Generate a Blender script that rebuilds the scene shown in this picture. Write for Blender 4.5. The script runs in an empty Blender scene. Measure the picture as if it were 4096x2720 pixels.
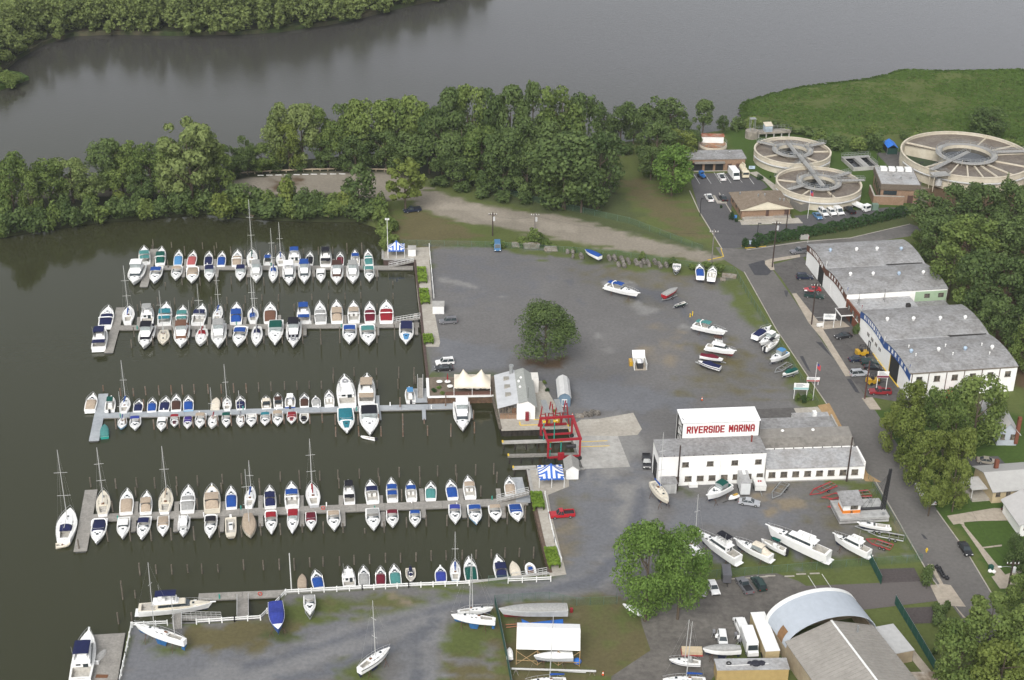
import bpy,math,random
import numpy as np
from mathutils import Vector,Matrix,noise as mnoise
from mathutils.geometry import delaunay_2d_cdt,tessellate_polygon
R=math.radians
SC=bpy.context.scene
COL=SC.collection
rnd=random.Random(7)
PW,PH,FPX,TH,ROLL,CAMH=2361.0,1568.0,3600.0,R(27.8),R(1.0),188.0
_f=Vector((0,math.cos(TH),-math.sin(TH)))
_u0=Vector((0,math.sin(TH),math.cos(TH)))
_r0=Vector((1,0,0))
CR=_r0*math.cos(ROLL)+_u0*math.sin(ROLL)
CU=_u0*math.cos(ROLL)-_r0*math.sin(ROLL)
CP=Vector((0,0,CAMH))
cd=bpy.data.cameras.new('camera');cam=bpy.data.objects.new('camera',cd);COL.objects.link(cam)
M=Matrix((CR,CU,-_f)).transposed().to_4x4();M.translation=CP
cam.matrix_world=M
cd.sensor_width=36;cd.lens=36*FPX/PW;cd.clip_start=1;cd.clip_end=20000
SC.camera=cam
SUN_EL,SUN_AZ=R(44),R(195)
w=bpy.data.worlds.new('World');SC.world=w;w.use_nodes=True
nt=w.node_tree;bg=nt.nodes['Background']
sky=nt.nodes.new('ShaderNodeTexSky');sky.sky_type='NISHITA';sky.sun_disc=False
sky.sun_elevation=SUN_EL;sky.sun_rotation=SUN_AZ;sky.air_density=1.0;sky.dust_density=3.0;sky.ozone_density=1.0
hs=nt.nodes.new('ShaderNodeHueSaturation');hs.inputs['Saturation'].default_value=0.2
nt.links.new(sky.outputs[0],hs.inputs['Color']);nt.links.new(hs.outputs[0],bg.inputs['Color'])
bg.inputs['Strength'].default_value=0.15
sl=bpy.data.lights.new('sun','SUN');sl.energy=1.5;sl.angle=R(32);sl.color=(1,0.97,0.92)
so=bpy.data.objects.new('sun',sl);COL.objects.link(so)
_sd=Vector((math.sin(SUN_AZ)*math.cos(SUN_EL),math.cos(SUN_AZ)*math.cos(SUN_EL),math.sin(SUN_EL)))
so.rotation_euler=_sd.to_track_quat('Z','Y').to_euler()
so.location=(0,300,400)
SC.view_settings.view_transform='Standard';SC.view_settings.look='None'
SC.view_settings.exposure=0.6;SC.view_settings.gamma=1.0
SC.render.engine='CYCLES'
try:
 SC.cycles.use_denoising=True;SC.cycles.max_bounces=6;SC.cycles.transparent_max_bounces=12
except Exception:pass
def G(x,y,z=0.0):
 d=_f*FPX+CR*(x-PW/2)+CU*(PH/2-y)
 t=(z-CAMH)/d.z
 return CP+d*t
def depth(p):return(Vector(p)-CP).dot(_f)
def ppm(p):return FPX/depth(p)
def PX(p):
 q=Vector(p)-CP;k=FPX/q.dot(_f)
 return(PW/2+q.dot(CR)*k,PH/2-q.dot(CU)*k)
def hgt(base,ytop):
 lo,hi=0.0,60.0
 for _ in range(30):
  m=(lo+hi)/2
  if PX((base[0],base[1],base[2]+m))[1]>ytop:lo=m
  else:hi=m
 return lo
class T:
 def __init__(s,ox,oy,k):s.o=(ox*.57642,oy*.57642);s.k=k*.57642
 def __call__(s,x,y):return(s.o[0]+x*s.k,s.o[1]+y*s.k)
 def g(s,x,y,z=0.0):return G(*s(x,y),z)
R1a=T(480,840,.25413);R1b=T(1080,840,.25413);R2a=T(340,1140,.29648);R2b=T(1040,1140,.29648)
R3a=T(320,1460,.29648);R3b=T(1020,1440,.39814);R4a=T(200,1760,.29648);R4b=T(900,1780,.29648)
R4c=T(1560,1740,.38259);R5b=T(1100,2080,.50826);R6=T(200,2180,.42355);R7=T(1000,2240,.42355)
Y1=T(1640,1420,.42355);Y2=T(2560,1600,.42355);Y3=T(2680,1860,.42355);Y4=T(1900,2300,.42355)
Y5=T(2640,2240,.42355);Y6=T(3296,1900,.52288);Y7=T(3096,940,.44643);Y8=T(3296,1360,.40816)
Y9=T(2700,480,.29648);Y10=T(3296,460,.33884);Y11=T(2200,960,.42355);Y12=T(1480,660,.74074)
Q1=T(0,0,.86743);Q2=T(2048,0,.86743);Q3=T(0,1360,.86743);Q4=T(2048,1360,.86743)
DD=T(0,0,1/.57642)
WZ=-2.0
MATS={}
def mat(name,c,rough=.6,var=.12,scale=1.0,metal=0.0,bump=0.0,spec=.4,c2=None,sc2=.15,alpha=1.0,coat=0.0):
 if name in MATS:return MATS[name]
 m=bpy.data.materials.new(name);m.use_nodes=True;n=m.node_tree;L=n.links
 b=n.nodes['Principled BSDF'];b.inputs['Roughness'].default_value=rough;b.inputs['Metallic'].default_value=metal
 b.inputs['Specular IOR Level'].default_value=spec
 if coat:b.inputs['Coat Weight'].default_value=coat;b.inputs['Coat Roughness'].default_value=.1
 ge=n.nodes.new('ShaderNodeNewGeometry')
 no=n.nodes.new('ShaderNodeTexNoise');no.inputs['Scale'].default_value=scale;no.inputs['Detail'].default_value=5;no.inputs['Roughness'].default_value=.65
 L.new(ge.outputs['Position'],no.inputs['Vector'])
 mr=n.nodes.new('ShaderNodeMapRange');mr.inputs['From Min'].default_value=.28;mr.inputs['From Max'].default_value=.72
 mr.inputs['To Min'].default_value=1-var*1.5;mr.inputs['To Max'].default_value=1+var
 L.new(no.outputs['Fac'],mr.inputs['Value'])
 col=None
 if c2 is not None:
  n2=n.nodes.new('ShaderNodeTexNoise');n2.inputs['Scale'].default_value=sc2;n2.inputs['Detail'].default_value=4;n2.inputs['Roughness'].default_value=.6
  L.new(ge.outputs['Position'],n2.inputs['Vector'])
  cr=n.nodes.new('ShaderNodeValToRGB');cr.color_ramp.elements[0].position=.4;cr.color_ramp.elements[1].position=.62
  cr.color_ramp.elements[0].color=(*c,1);cr.color_ramp.elements[1].color=(*c2,1)
  L.new(n2.outputs['Fac'],cr.inputs['Fac']);col=cr.outputs['Color']
 mx=n.nodes.new('ShaderNodeVectorMath');mx.operation='SCALE'
 if col:L.new(col,mx.inputs[0])
 else:mx.inputs[0].default_value=c
 L.new(mr.outputs['Result'],mx.inputs['Scale']);L.new(mx.outputs['Vector'],b.inputs['Base Color'])
 if bump:
  bp=n.nodes.new('ShaderNodeBump');bp.inputs['Strength'].default_value=bump;bp.inputs['Distance'].default_value=.1
  L.new(no.outputs['Fac'],bp.inputs['Height']);L.new(bp.outputs['Normal'],b.inputs['Normal'])
 if alpha<1:b.inputs['Alpha'].default_value=alpha
 MATS[name]=m;return m
PAL=dict(nv=(.012,.016,.06),bl=(.014,.06,.25),lb=(.07,.22,.42),tn=(.36,.29,.22),gy=(.3,.3,.29),bk=(.012,.012,.018),gn=(.006,.07,.055),te=(.06,.20,.19),rd=(.24,.014,.022),mr=(.12,.01,.022),pk=(.36,.09,.09),br=(.06,.03,.022),wh=(.78,.78,.76),pu=(.05,.03,.2),cr=(.62,.56,.46),vb=(.03,.045,.24),bt=(.14,.07,.045),tl=(.02,.16,.2))
CNAME=dict(nv='navy',bl='blue',lb='light blue',tn='tan',gy='grey',bk='black',gn='dark green',te='teal',rd='red',mr='maroon',pk='faded red',br='brown',wh='white',pu='purple',cr='cream',vb='violet blue',bt='rust brown',tl='deep teal')
def fab(k):return mat('canvas_'+CNAME[k].replace(' ','_'),PAL[k],.85,.16,2.5,spec=.2)
M_GEL=mat('white_gelcoat',(.80,.80,.79),.3,.05,.8,coat=.3)
M_CREAM=mat('cream_gelcoat',(.62,.57,.47),.4,.06,.8)
M_DECK=mat('white_nonskid',(.74,.735,.71),.55,.08,1.5)
M_COCK=mat('cockpit_liner',(.46,.44,.40),.6,.2,2.0)
M_GLASS=mat('dark_glass',(.03,.04,.045),.08,.1,1,spec=.6)
M_GREYGL=mat('clear_vinyl',(.26,.29,.29),.15,.2,2,spec=.6)
M_STEEL=mat('stainless',(.55,.55,.55),.3,.1,2,metal=.7)
M_ALU=mat('aluminium_spar',(.46,.46,.45),.4,.08,2)
M_BLACK=mat('black_plastic',(.02,.02,.022),.5,.2,2)
M_WOOD=mat('teak',(.16,.07,.03),.6,.25,4)
M_RUB=mat('tyre_rubber',(.018,.018,.018),.8,.1,5)
M_HULLB=mat('hull_blue',(.03,.09,.33),.3,.1,1)
M_HULLN=mat('hull_navy',(.012,.016,.07),.3,.1,1)
M_BOTB=mat('bottom_paint_blue',(.02,.10,.25),.8,.2,2)
M_BOTD=mat('bottom_paint_dark',(.02,.025,.05),.8,.2,2)
M_BOTR=mat('bottom_paint_red',(.18,.02,.02),.8,.2,2)
class MB:
 def __init__(s):s.v=[];s.f=[]
 def add(s,vs,fs):
  o=len(s.v);s.v.extend([tuple(p)for p in vs]);s.f.extend([tuple(i+o for i in f)for f in fs]);return s
 def box(s,x0,x1,y0,y1,z0,z1):
  return s.add([(x0,y0,z0),(x1,y0,z0),(x1,y1,z0),(x0,y1,z0),(x0,y0,z1),(x1,y0,z1),(x1,y1,z1),(x0,y1,z1)],[(0,3,2,1),(4,5,6,7),(0,1,5,4),(1,2,6,5),(2,3,7,6),(3,0,4,7)])
 def tube(s,p,q,r,n=6,r2=None):
  p=Vector(p);q=Vector(q);d=q-p
  if d.length<1e-5:return s
  a=d.orthogonal().normalized();b=d.normalized().cross(a);r2=r if r2 is None else r2
  vs=[p+(a*math.cos(6.2832*i/n)+b*math.sin(6.2832*i/n))*r for i in range(n)]
  vs+=[q+(a*math.cos(6.2832*i/n)+b*math.sin(6.2832*i/n))*r2 for i in range(n)]
  return s.add(vs,[(i,(i+1)%n,n+(i+1)%n,n+i)for i in range(n)]+[tuple(range(n-1,-1,-1)),tuple(range(n,2*n))])
 def path(s,pts,r,n=5):
  for a,b in zip(pts,pts[1:]):s.tube(a,b,r,n)
  return s
 def prism(s,poly,z0,z1):
  n=len(poly);a=sum(poly[i][0]*poly[(i+1)%n][1]-poly[(i+1)%n][0]*poly[i][1]for i in range(n))
  if a<0:poly=poly[::-1]
  s.add([(p[0],p[1],z0)for p in poly]+[(p[0],p[1],z1)for p in poly],[tuple(range(n,2*n)),tuple(range(n-1,-1,-1))]+[(i,(i+1)%n,n+(i+1)%n,n+i)for i in range(n)]);return s
 def sheet(s,poly,z):
  n=len(poly);a=sum(poly[i][0]*poly[(i+1)%n][1]-poly[(i+1)%n][0]*poly[i][1]for i in range(n))
  if a<0:poly=poly[::-1]
  tr=tessellate_polygon([[Vector((p[0],p[1],0))for p in poly]])
  s.add([(p[0],p[1],z)for p in poly],[tuple(t)for t in tr]);return s
 def loft(s,rings,cap=True,close=True):
  n=len(rings[0]);vs=[p for r in rings for p in r];fs=[]
  for k in range(len(rings)-1):
   for i in range(n if close else n-1):
    j=(i+1)%n;fs.append((k*n+i,k*n+j,(k+1)*n+j,(k+1)*n+i))
  if cap and close:fs+=[tuple(range(n-1,-1,-1)),tuple(range((len(rings)-1)*n,len(rings)*n))]
  return s.add(vs,fs)
 def ball(s,c,r,n=8,m=5,rz=None):
  rz=r if rz is None else rz;rings=[]
  for j in range(1,m):
   t=math.pi*j/m;rings.append([(c[0]+r*math.sin(t)*math.cos(6.2832*i/n),c[1]+r*math.sin(t)*math.sin(6.2832*i/n),c[2]-rz*math.cos(t))for i in range(n)])
  return s.loft(rings)
 def wheel(s,c,r,w,n=12):
  return s.tube((c[0],c[1]-w/2,c[2]),(c[0],c[1]+w/2,c[2]),r,n)
 def build(s,name,m,parent=None,smooth=False):
  me=bpy.data.meshes.new(name);me.from_pydata(s.v,[],s.f)
  me.materials.append(m);me.validate();me.update()
  if smooth:me.shade_smooth()
  o=bpy.data.objects.new(name,me);COL.objects.link(o)
  if parent is not None:o.parent=parent
  return o
def fixn(o):
 import bmesh
 bm=bmesh.new();bm.from_mesh(o.data);bmesh.ops.recalc_face_normals(bm,faces=bm.faces);bm.to_mesh(o.data);bm.free();return o
def tag(o,label,cat,group=None,kind=None):
 if label:o['label']=label
 if cat:o['category']=cat
 if group:o['group']=group
 if kind:o['kind']=kind
 return o
def thing(name,loc,rz,label,cat,group=None):
 o=bpy.data.objects.new(name,None);COL.objects.link(o);o.empty_display_size=.5
 o.location=loc;o.rotation_euler=(0,0,rz);return tag(o,label,cat,group)
def copy_tree(o,parent=None):
 c=o.copy();COL.objects.link(c)
 if parent is not None:c.parent=parent
 for ch in[q for q in KIDS.get(o.name,[])]:copy_tree(ch,c)
 return c
KIDS={}
def index_kids(o):
 KIDS[o.name]=list(o.children)
 for c in o.children:index_kids(c)
def ang(a,b):return math.atan2(b[1]-a[1],b[0]-a[0])
ORD='zeroth first second third fourth fifth sixth seventh eighth ninth tenth eleventh twelfth thirteenth fourteenth fifteenth sixteenth seventeenth eighteenth nineteenth twentieth'.split()
def nth(i):return ORD[i]if i<=20 else('twenty-'+ORD[i-20]if i<30 else 'thirty-'+ORD[i-30])
STROKES=dict(R=[[(0,0),(0,1),(.8,1),(1,.85),(1,.62),(.8,.5),(0,.5)],[(.45,.5),(1,0)]],I=[[(.5,0),(.5,1)]],V=[[(0,1),(.5,0),(1,1)]],E=[[(1,1),(0,1),(0,0),(1,0)],[(0,.5),(.85,.5)]],S=[[(1,.8),(.85,1),(.15,1),(0,.85),(0,.62),(.15,.5),(.85,.5),(1,.38),(1,.15),(.85,0),(.15,0),(0,.2)]],D=[[(0,0),(0,1),(.72,1),(1,.75),(1,.25),(.72,0),(0,0)]],M=[[(0,0),(0,1),(.5,.4),(1,1),(1,0)]],A=[[(0,0),(0,.75),(.25,1),(.75,1),(1,.75),(1,0)],[(0,.4),(1,.4)]],N=[[(0,0),(0,1),(1,0),(1,1)]],**{'5':[[(1,1),(0,1),(0,.55),(.85,.55),(1,.42),(1,.12),(.85,0),(0,0)]]})
def letters(s,h,w,gap,sw,m,parent,loc,rot,name='lettering'):
 """block letters of height h and width w, standing in local x and z, facing -y, centred at loc"""
 mb=MB();x=0;k=0;hh=h-sw;ww=w-sw
 adv=[(sw*1.0 if c=='I' else w*.7 if c==' ' else w)+gap for c in s];x=-(sum(adv)-gap)/2
 for c,a in zip(s,adv):
  for pl in STROKES.get(c,[]):
   for(x0,z0),(x1,z1)in zip(pl,pl[1:]):
    if c=='I':x0=x1=0
    p=Vector((x+sw/2+x0*ww,z0*hh-hh/2));q=Vector((x+sw/2+x1*ww,z1*hh-hh/2));d=(q-p).normalized()*sw*.5;n=Vector((-d.y,d.x));p=p-d*.98;q=q+d*.98;k+=1;y=-.03-.0025*(k%7)
    V=[p+n,p-n,q-n,q+n];mb.add([(v.x,y,v.y)for v in V]+[(v.x,0,v.y)for v in V],[(0,1,2,3),(0,4,5,1),(1,5,6,2),(2,6,7,3),(3,7,4,0)])
  x+=a
 o=fixn(mb.build(name,m,parent));o.location=loc;o.rotation_euler=rot;return o
def poly_g(pts,z=0.0):return[G(x,y,z).to_2d()for x,y in pts]
def struct(o):o['kind']='structure';return o
LAND=[(-260,560),(-150,560),(0,537),(60,526),(150,512),(250,500),(400,488),(475,482),(550,490),(640,497),(700,500),(820,500),(860,512),(872,532),(878,560),(884,576),(884,597),(955,598),(965,680),(975,780),(984,872),(986,915),(1138,912),(1141,930),(1156,990),(1312,985),(1318,1004),(1347,1081),(1217,1083),(1226,1134),(1246,1230),(1267,1320),(1083,1342),(900,1352),(655,1366),(622,1402),(603,1426),(450,1436),(390,1437),(300,1440),(292,1470),(275,1568),(240,1760),(700,1800),(1600,1800),(2361,1760),(2700,1600),(3000,900),(2900,300),(2700,170),(2361,154),(2180,157),(2080,155),(2040,166),(2000,175),(1850,193),(1760,215),(1712,230),(1703,245),(1712,258),(1690,275),(1640,292),(1560,306),(1400,318),(1200,322),(1000,335),(800,347),(650,360),(520,374),(400,386),(250,402),(100,428),(0,442),(-150,480),(-300,500)]
def inside(P,poly):
 x,y=P[:,0],P[:,1];r=np.zeros(len(P),bool);n=len(poly);j=n-1
 for i in range(n):
  xi,yi=poly[i];xj,yj=poly[j]
  c=((yi>y)!=(yj>y))&(x<(xj-xi)*(y-yi)/(yj-yi+1e-12)+xi);r^=c;j=i
 return r
def edist(P,poly,closed=True):
 d=np.full(len(P),1e9);n=len(poly)
 for i in range(n if closed else n-1):
  a=np.array(poly[i]);b=np.array(poly[(i+1)%n]);ab=b-a;t=np.clip(((P-a)@ab)/(ab@ab+1e-12),0,1)
  d=np.minimum(d,np.hypot(*(P-a-t[:,None]*ab).T))
 return d
def fbm(P,s,seed):
 out=np.zeros(len(P));amp=1.0
 rs=np.random.RandomState(seed)
 for o in range(4):
  tb=rs.rand(64,64);X=P[:,0]*s%64;Y=P[:,1]*s%64;xi=X.astype(int)%64;yi=Y.astype(int)%64
  fx=X-X.astype(int);fy=Y-Y.astype(int);fx=fx*fx*(3-2*fx);fy=fy*fy*(3-2*fy)
  x1=(xi+1)%64;y1=(yi+1)%64
  out+=amp*(tb[xi,yi]*(1-fx)*(1-fy)+tb[x1,yi]*fx*(1-fy)+tb[xi,y1]*(1-fx)*fy+tb[x1,y1]*fx*fy-.5)
  amp*=.55;s*=2.1
 return out
GRAV=(.134,.130,.127);GRAVD=(.108,.110,.119);GRAVL=(.19,.187,.18);GRAVB=(.136,.139,.148);DIRT=(.225,.20,.162);DIRTL=(.275,.245,.20)
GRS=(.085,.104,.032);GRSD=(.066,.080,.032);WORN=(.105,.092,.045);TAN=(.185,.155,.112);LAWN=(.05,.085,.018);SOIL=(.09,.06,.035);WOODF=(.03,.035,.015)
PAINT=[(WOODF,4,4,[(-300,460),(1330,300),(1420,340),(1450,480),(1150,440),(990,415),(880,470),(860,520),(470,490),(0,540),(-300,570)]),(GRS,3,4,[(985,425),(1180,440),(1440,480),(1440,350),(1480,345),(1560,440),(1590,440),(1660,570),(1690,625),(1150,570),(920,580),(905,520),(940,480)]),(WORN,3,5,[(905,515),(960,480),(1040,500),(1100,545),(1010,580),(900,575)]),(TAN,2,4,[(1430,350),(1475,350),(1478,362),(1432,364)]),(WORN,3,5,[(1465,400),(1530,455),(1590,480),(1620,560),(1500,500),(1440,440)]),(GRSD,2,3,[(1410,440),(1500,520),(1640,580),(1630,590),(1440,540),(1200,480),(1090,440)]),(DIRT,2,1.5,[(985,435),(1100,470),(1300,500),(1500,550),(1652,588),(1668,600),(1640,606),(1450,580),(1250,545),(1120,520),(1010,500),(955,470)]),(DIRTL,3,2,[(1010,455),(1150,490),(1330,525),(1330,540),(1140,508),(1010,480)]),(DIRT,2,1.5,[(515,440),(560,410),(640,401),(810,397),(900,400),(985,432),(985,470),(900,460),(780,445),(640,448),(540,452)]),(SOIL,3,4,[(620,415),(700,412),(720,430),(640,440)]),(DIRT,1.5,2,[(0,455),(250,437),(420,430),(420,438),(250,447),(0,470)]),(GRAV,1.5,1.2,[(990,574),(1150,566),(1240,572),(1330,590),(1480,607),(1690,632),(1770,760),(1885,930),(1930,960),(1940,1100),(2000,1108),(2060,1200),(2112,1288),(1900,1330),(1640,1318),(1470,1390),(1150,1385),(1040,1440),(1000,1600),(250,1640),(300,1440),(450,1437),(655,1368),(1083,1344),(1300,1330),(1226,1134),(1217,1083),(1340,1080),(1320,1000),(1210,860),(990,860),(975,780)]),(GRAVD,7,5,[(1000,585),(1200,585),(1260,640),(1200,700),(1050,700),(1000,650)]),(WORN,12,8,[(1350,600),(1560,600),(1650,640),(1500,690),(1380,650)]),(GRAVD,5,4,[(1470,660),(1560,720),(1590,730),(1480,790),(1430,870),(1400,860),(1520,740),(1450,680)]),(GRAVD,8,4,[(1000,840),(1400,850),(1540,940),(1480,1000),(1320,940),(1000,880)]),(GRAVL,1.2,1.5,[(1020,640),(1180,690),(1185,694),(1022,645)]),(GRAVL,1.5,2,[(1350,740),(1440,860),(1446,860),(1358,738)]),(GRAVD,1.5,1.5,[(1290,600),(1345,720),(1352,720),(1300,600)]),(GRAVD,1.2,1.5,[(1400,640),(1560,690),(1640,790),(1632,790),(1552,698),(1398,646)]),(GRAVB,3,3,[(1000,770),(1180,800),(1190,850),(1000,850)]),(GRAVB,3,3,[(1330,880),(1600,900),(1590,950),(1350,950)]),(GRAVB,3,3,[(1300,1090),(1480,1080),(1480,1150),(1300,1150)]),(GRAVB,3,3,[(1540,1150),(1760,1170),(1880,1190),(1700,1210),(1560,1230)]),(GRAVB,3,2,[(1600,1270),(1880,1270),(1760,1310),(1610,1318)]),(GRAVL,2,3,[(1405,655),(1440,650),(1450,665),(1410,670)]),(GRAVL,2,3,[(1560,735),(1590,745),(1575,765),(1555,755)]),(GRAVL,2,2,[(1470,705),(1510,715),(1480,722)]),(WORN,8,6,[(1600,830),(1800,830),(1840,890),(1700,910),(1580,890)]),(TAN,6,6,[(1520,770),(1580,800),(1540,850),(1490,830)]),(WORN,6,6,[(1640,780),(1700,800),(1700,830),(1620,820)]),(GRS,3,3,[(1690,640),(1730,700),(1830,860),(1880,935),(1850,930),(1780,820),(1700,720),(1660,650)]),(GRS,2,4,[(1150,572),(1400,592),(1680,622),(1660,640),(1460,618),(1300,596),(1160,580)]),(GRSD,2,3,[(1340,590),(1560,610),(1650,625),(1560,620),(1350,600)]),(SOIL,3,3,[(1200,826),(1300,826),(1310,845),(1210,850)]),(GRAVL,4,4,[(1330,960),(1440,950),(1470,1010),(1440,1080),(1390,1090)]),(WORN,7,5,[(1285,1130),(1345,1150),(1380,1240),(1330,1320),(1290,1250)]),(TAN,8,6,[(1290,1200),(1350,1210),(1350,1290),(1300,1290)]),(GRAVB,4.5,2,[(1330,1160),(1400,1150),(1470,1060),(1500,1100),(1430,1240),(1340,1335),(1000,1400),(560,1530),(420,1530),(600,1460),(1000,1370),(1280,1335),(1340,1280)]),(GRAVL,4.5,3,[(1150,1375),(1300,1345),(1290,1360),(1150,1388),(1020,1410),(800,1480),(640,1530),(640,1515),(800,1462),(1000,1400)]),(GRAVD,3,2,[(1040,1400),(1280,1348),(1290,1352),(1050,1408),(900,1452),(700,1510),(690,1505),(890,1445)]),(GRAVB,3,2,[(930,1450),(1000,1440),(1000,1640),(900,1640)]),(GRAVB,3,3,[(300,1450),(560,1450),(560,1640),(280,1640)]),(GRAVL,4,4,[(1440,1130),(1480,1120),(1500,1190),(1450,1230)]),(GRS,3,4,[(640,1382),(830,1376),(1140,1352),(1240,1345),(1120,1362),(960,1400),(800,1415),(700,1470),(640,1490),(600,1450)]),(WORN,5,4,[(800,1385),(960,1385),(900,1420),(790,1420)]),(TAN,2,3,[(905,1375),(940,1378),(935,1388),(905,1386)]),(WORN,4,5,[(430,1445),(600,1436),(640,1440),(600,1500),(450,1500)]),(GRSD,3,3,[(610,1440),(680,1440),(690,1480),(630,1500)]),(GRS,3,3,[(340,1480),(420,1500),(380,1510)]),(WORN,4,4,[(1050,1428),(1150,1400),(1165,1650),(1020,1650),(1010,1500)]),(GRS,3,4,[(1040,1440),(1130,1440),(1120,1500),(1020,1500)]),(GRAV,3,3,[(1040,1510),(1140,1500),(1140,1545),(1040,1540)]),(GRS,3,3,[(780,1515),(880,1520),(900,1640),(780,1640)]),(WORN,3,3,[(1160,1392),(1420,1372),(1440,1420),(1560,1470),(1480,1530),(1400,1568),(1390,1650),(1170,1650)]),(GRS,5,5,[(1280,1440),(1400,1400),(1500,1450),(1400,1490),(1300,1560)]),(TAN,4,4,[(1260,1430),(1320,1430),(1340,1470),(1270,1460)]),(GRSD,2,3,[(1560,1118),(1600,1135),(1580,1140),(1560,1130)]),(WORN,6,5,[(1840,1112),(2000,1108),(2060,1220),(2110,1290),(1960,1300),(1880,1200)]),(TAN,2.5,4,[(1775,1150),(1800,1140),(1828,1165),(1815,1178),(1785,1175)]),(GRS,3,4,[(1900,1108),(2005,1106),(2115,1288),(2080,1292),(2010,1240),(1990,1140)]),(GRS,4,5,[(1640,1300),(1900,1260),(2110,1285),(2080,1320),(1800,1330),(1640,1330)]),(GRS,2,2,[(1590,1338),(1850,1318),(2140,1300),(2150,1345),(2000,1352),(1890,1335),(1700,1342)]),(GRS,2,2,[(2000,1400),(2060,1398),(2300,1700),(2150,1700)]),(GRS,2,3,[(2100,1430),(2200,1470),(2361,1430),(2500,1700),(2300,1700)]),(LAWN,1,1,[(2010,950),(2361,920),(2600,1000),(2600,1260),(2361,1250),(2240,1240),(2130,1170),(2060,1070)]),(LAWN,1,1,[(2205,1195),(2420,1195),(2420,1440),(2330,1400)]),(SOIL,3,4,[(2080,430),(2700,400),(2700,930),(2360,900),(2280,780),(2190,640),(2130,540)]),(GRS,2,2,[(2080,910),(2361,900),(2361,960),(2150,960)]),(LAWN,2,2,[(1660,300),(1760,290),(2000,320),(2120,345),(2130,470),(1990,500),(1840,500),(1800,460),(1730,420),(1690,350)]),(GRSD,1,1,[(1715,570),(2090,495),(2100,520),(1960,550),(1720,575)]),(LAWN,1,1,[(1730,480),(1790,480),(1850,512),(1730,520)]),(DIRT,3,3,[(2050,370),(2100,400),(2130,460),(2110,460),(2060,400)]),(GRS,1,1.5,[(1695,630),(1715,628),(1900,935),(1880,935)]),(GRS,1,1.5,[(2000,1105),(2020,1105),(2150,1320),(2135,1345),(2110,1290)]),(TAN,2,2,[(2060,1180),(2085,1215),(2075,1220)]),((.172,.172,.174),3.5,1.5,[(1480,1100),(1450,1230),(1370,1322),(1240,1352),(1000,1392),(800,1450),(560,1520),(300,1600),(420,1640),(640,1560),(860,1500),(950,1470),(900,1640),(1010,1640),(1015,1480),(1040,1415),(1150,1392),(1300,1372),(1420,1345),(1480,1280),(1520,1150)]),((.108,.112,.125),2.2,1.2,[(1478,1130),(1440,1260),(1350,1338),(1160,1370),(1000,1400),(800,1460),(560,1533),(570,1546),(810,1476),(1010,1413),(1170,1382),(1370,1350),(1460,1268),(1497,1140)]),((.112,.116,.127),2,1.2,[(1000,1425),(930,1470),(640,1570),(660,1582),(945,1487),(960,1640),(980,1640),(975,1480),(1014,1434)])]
def build_ground():
 P=[Vector(p)for p in poly_g(LAND)]
 LP=[tuple(p)for p in P]
 pts=[]
 for(x0,x1,y0,y1,s,keep)in[(-175,190,195,330,1.15,None),(-175,250,330,470,1.5,None),(-260,420,470,760,4.0,None),(-260,-175,195,470,8,None),(190,420,195,330,8,None),(250,420,330,470,8,None)]:
  xs=np.arange(x0+s/2,x1,s);ys=np.arange(y0+s/2,y1,s);X,Y=np.meshgrid(xs,ys)
  Q=np.stack([X.ravel(),Y.ravel()],1);Q=Q+(np.random.RandomState(3).rand(*Q.shape)-.5)*s*.5
  k=inside(Q,LP);Q=Q[k];Q=Q[edist(Q,LP)>s*.5];pts.append(Q)
 Q=np.concatenate(pts)
 n=len(LP);vin=P+[Vector(q)for q in Q]
 vo,eo,fo,*_=delaunay_2d_cdt(vin,[(i,(i+1)%n)for i in range(n)],[],1,1e-4)
 A=np.array([tuple(v)for v in vo]);me=bpy.data.meshes.new('ground')
 nat=[LP[i]for i in range(0,16)];nat2=[LP[i]for i in range(50,n)]+[LP[0]]
 d=np.minimum(edist(A,nat,False),edist(A,nat2,False));z=np.where(d<5,-(1-d/5)**1.5*2.6,0.0)
 V=[(a[0],a[1],zz)for a,zz in zip(A,z)]
 me.from_pydata(V,[],[tuple(f)for f in fo]);me.update()
 col=np.tile(np.array(GRS),(len(A),1));
 n1=fbm(A,.12,1);n2=fbm(A,.35,2);n3=fbm(A,.05,5)
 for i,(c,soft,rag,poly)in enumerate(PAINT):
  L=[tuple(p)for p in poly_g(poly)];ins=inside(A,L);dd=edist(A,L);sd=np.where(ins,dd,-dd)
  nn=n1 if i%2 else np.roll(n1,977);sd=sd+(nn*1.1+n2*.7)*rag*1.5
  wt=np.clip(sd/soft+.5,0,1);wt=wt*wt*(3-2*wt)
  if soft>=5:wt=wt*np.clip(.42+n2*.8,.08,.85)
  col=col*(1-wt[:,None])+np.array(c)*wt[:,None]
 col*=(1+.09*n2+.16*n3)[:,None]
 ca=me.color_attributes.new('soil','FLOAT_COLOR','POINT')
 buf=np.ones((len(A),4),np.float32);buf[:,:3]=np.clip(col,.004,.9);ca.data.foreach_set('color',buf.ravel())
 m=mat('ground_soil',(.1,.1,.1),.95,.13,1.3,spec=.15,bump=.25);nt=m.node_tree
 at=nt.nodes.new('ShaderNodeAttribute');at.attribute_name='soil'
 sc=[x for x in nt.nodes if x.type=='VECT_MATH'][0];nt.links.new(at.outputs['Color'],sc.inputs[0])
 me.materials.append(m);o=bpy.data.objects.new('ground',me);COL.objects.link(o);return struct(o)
build_ground()
FB=[(-400,470),(-200,330),(-60,235),(0,172),(40,138),(100,104),(170,84),(260,80),(400,83),(560,80),(650,74),(760,58),(830,44),(920,20),(1010,0),(1100,-30),(1180,-90),(900,-160),(-900,-160),(-900,470)]
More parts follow.
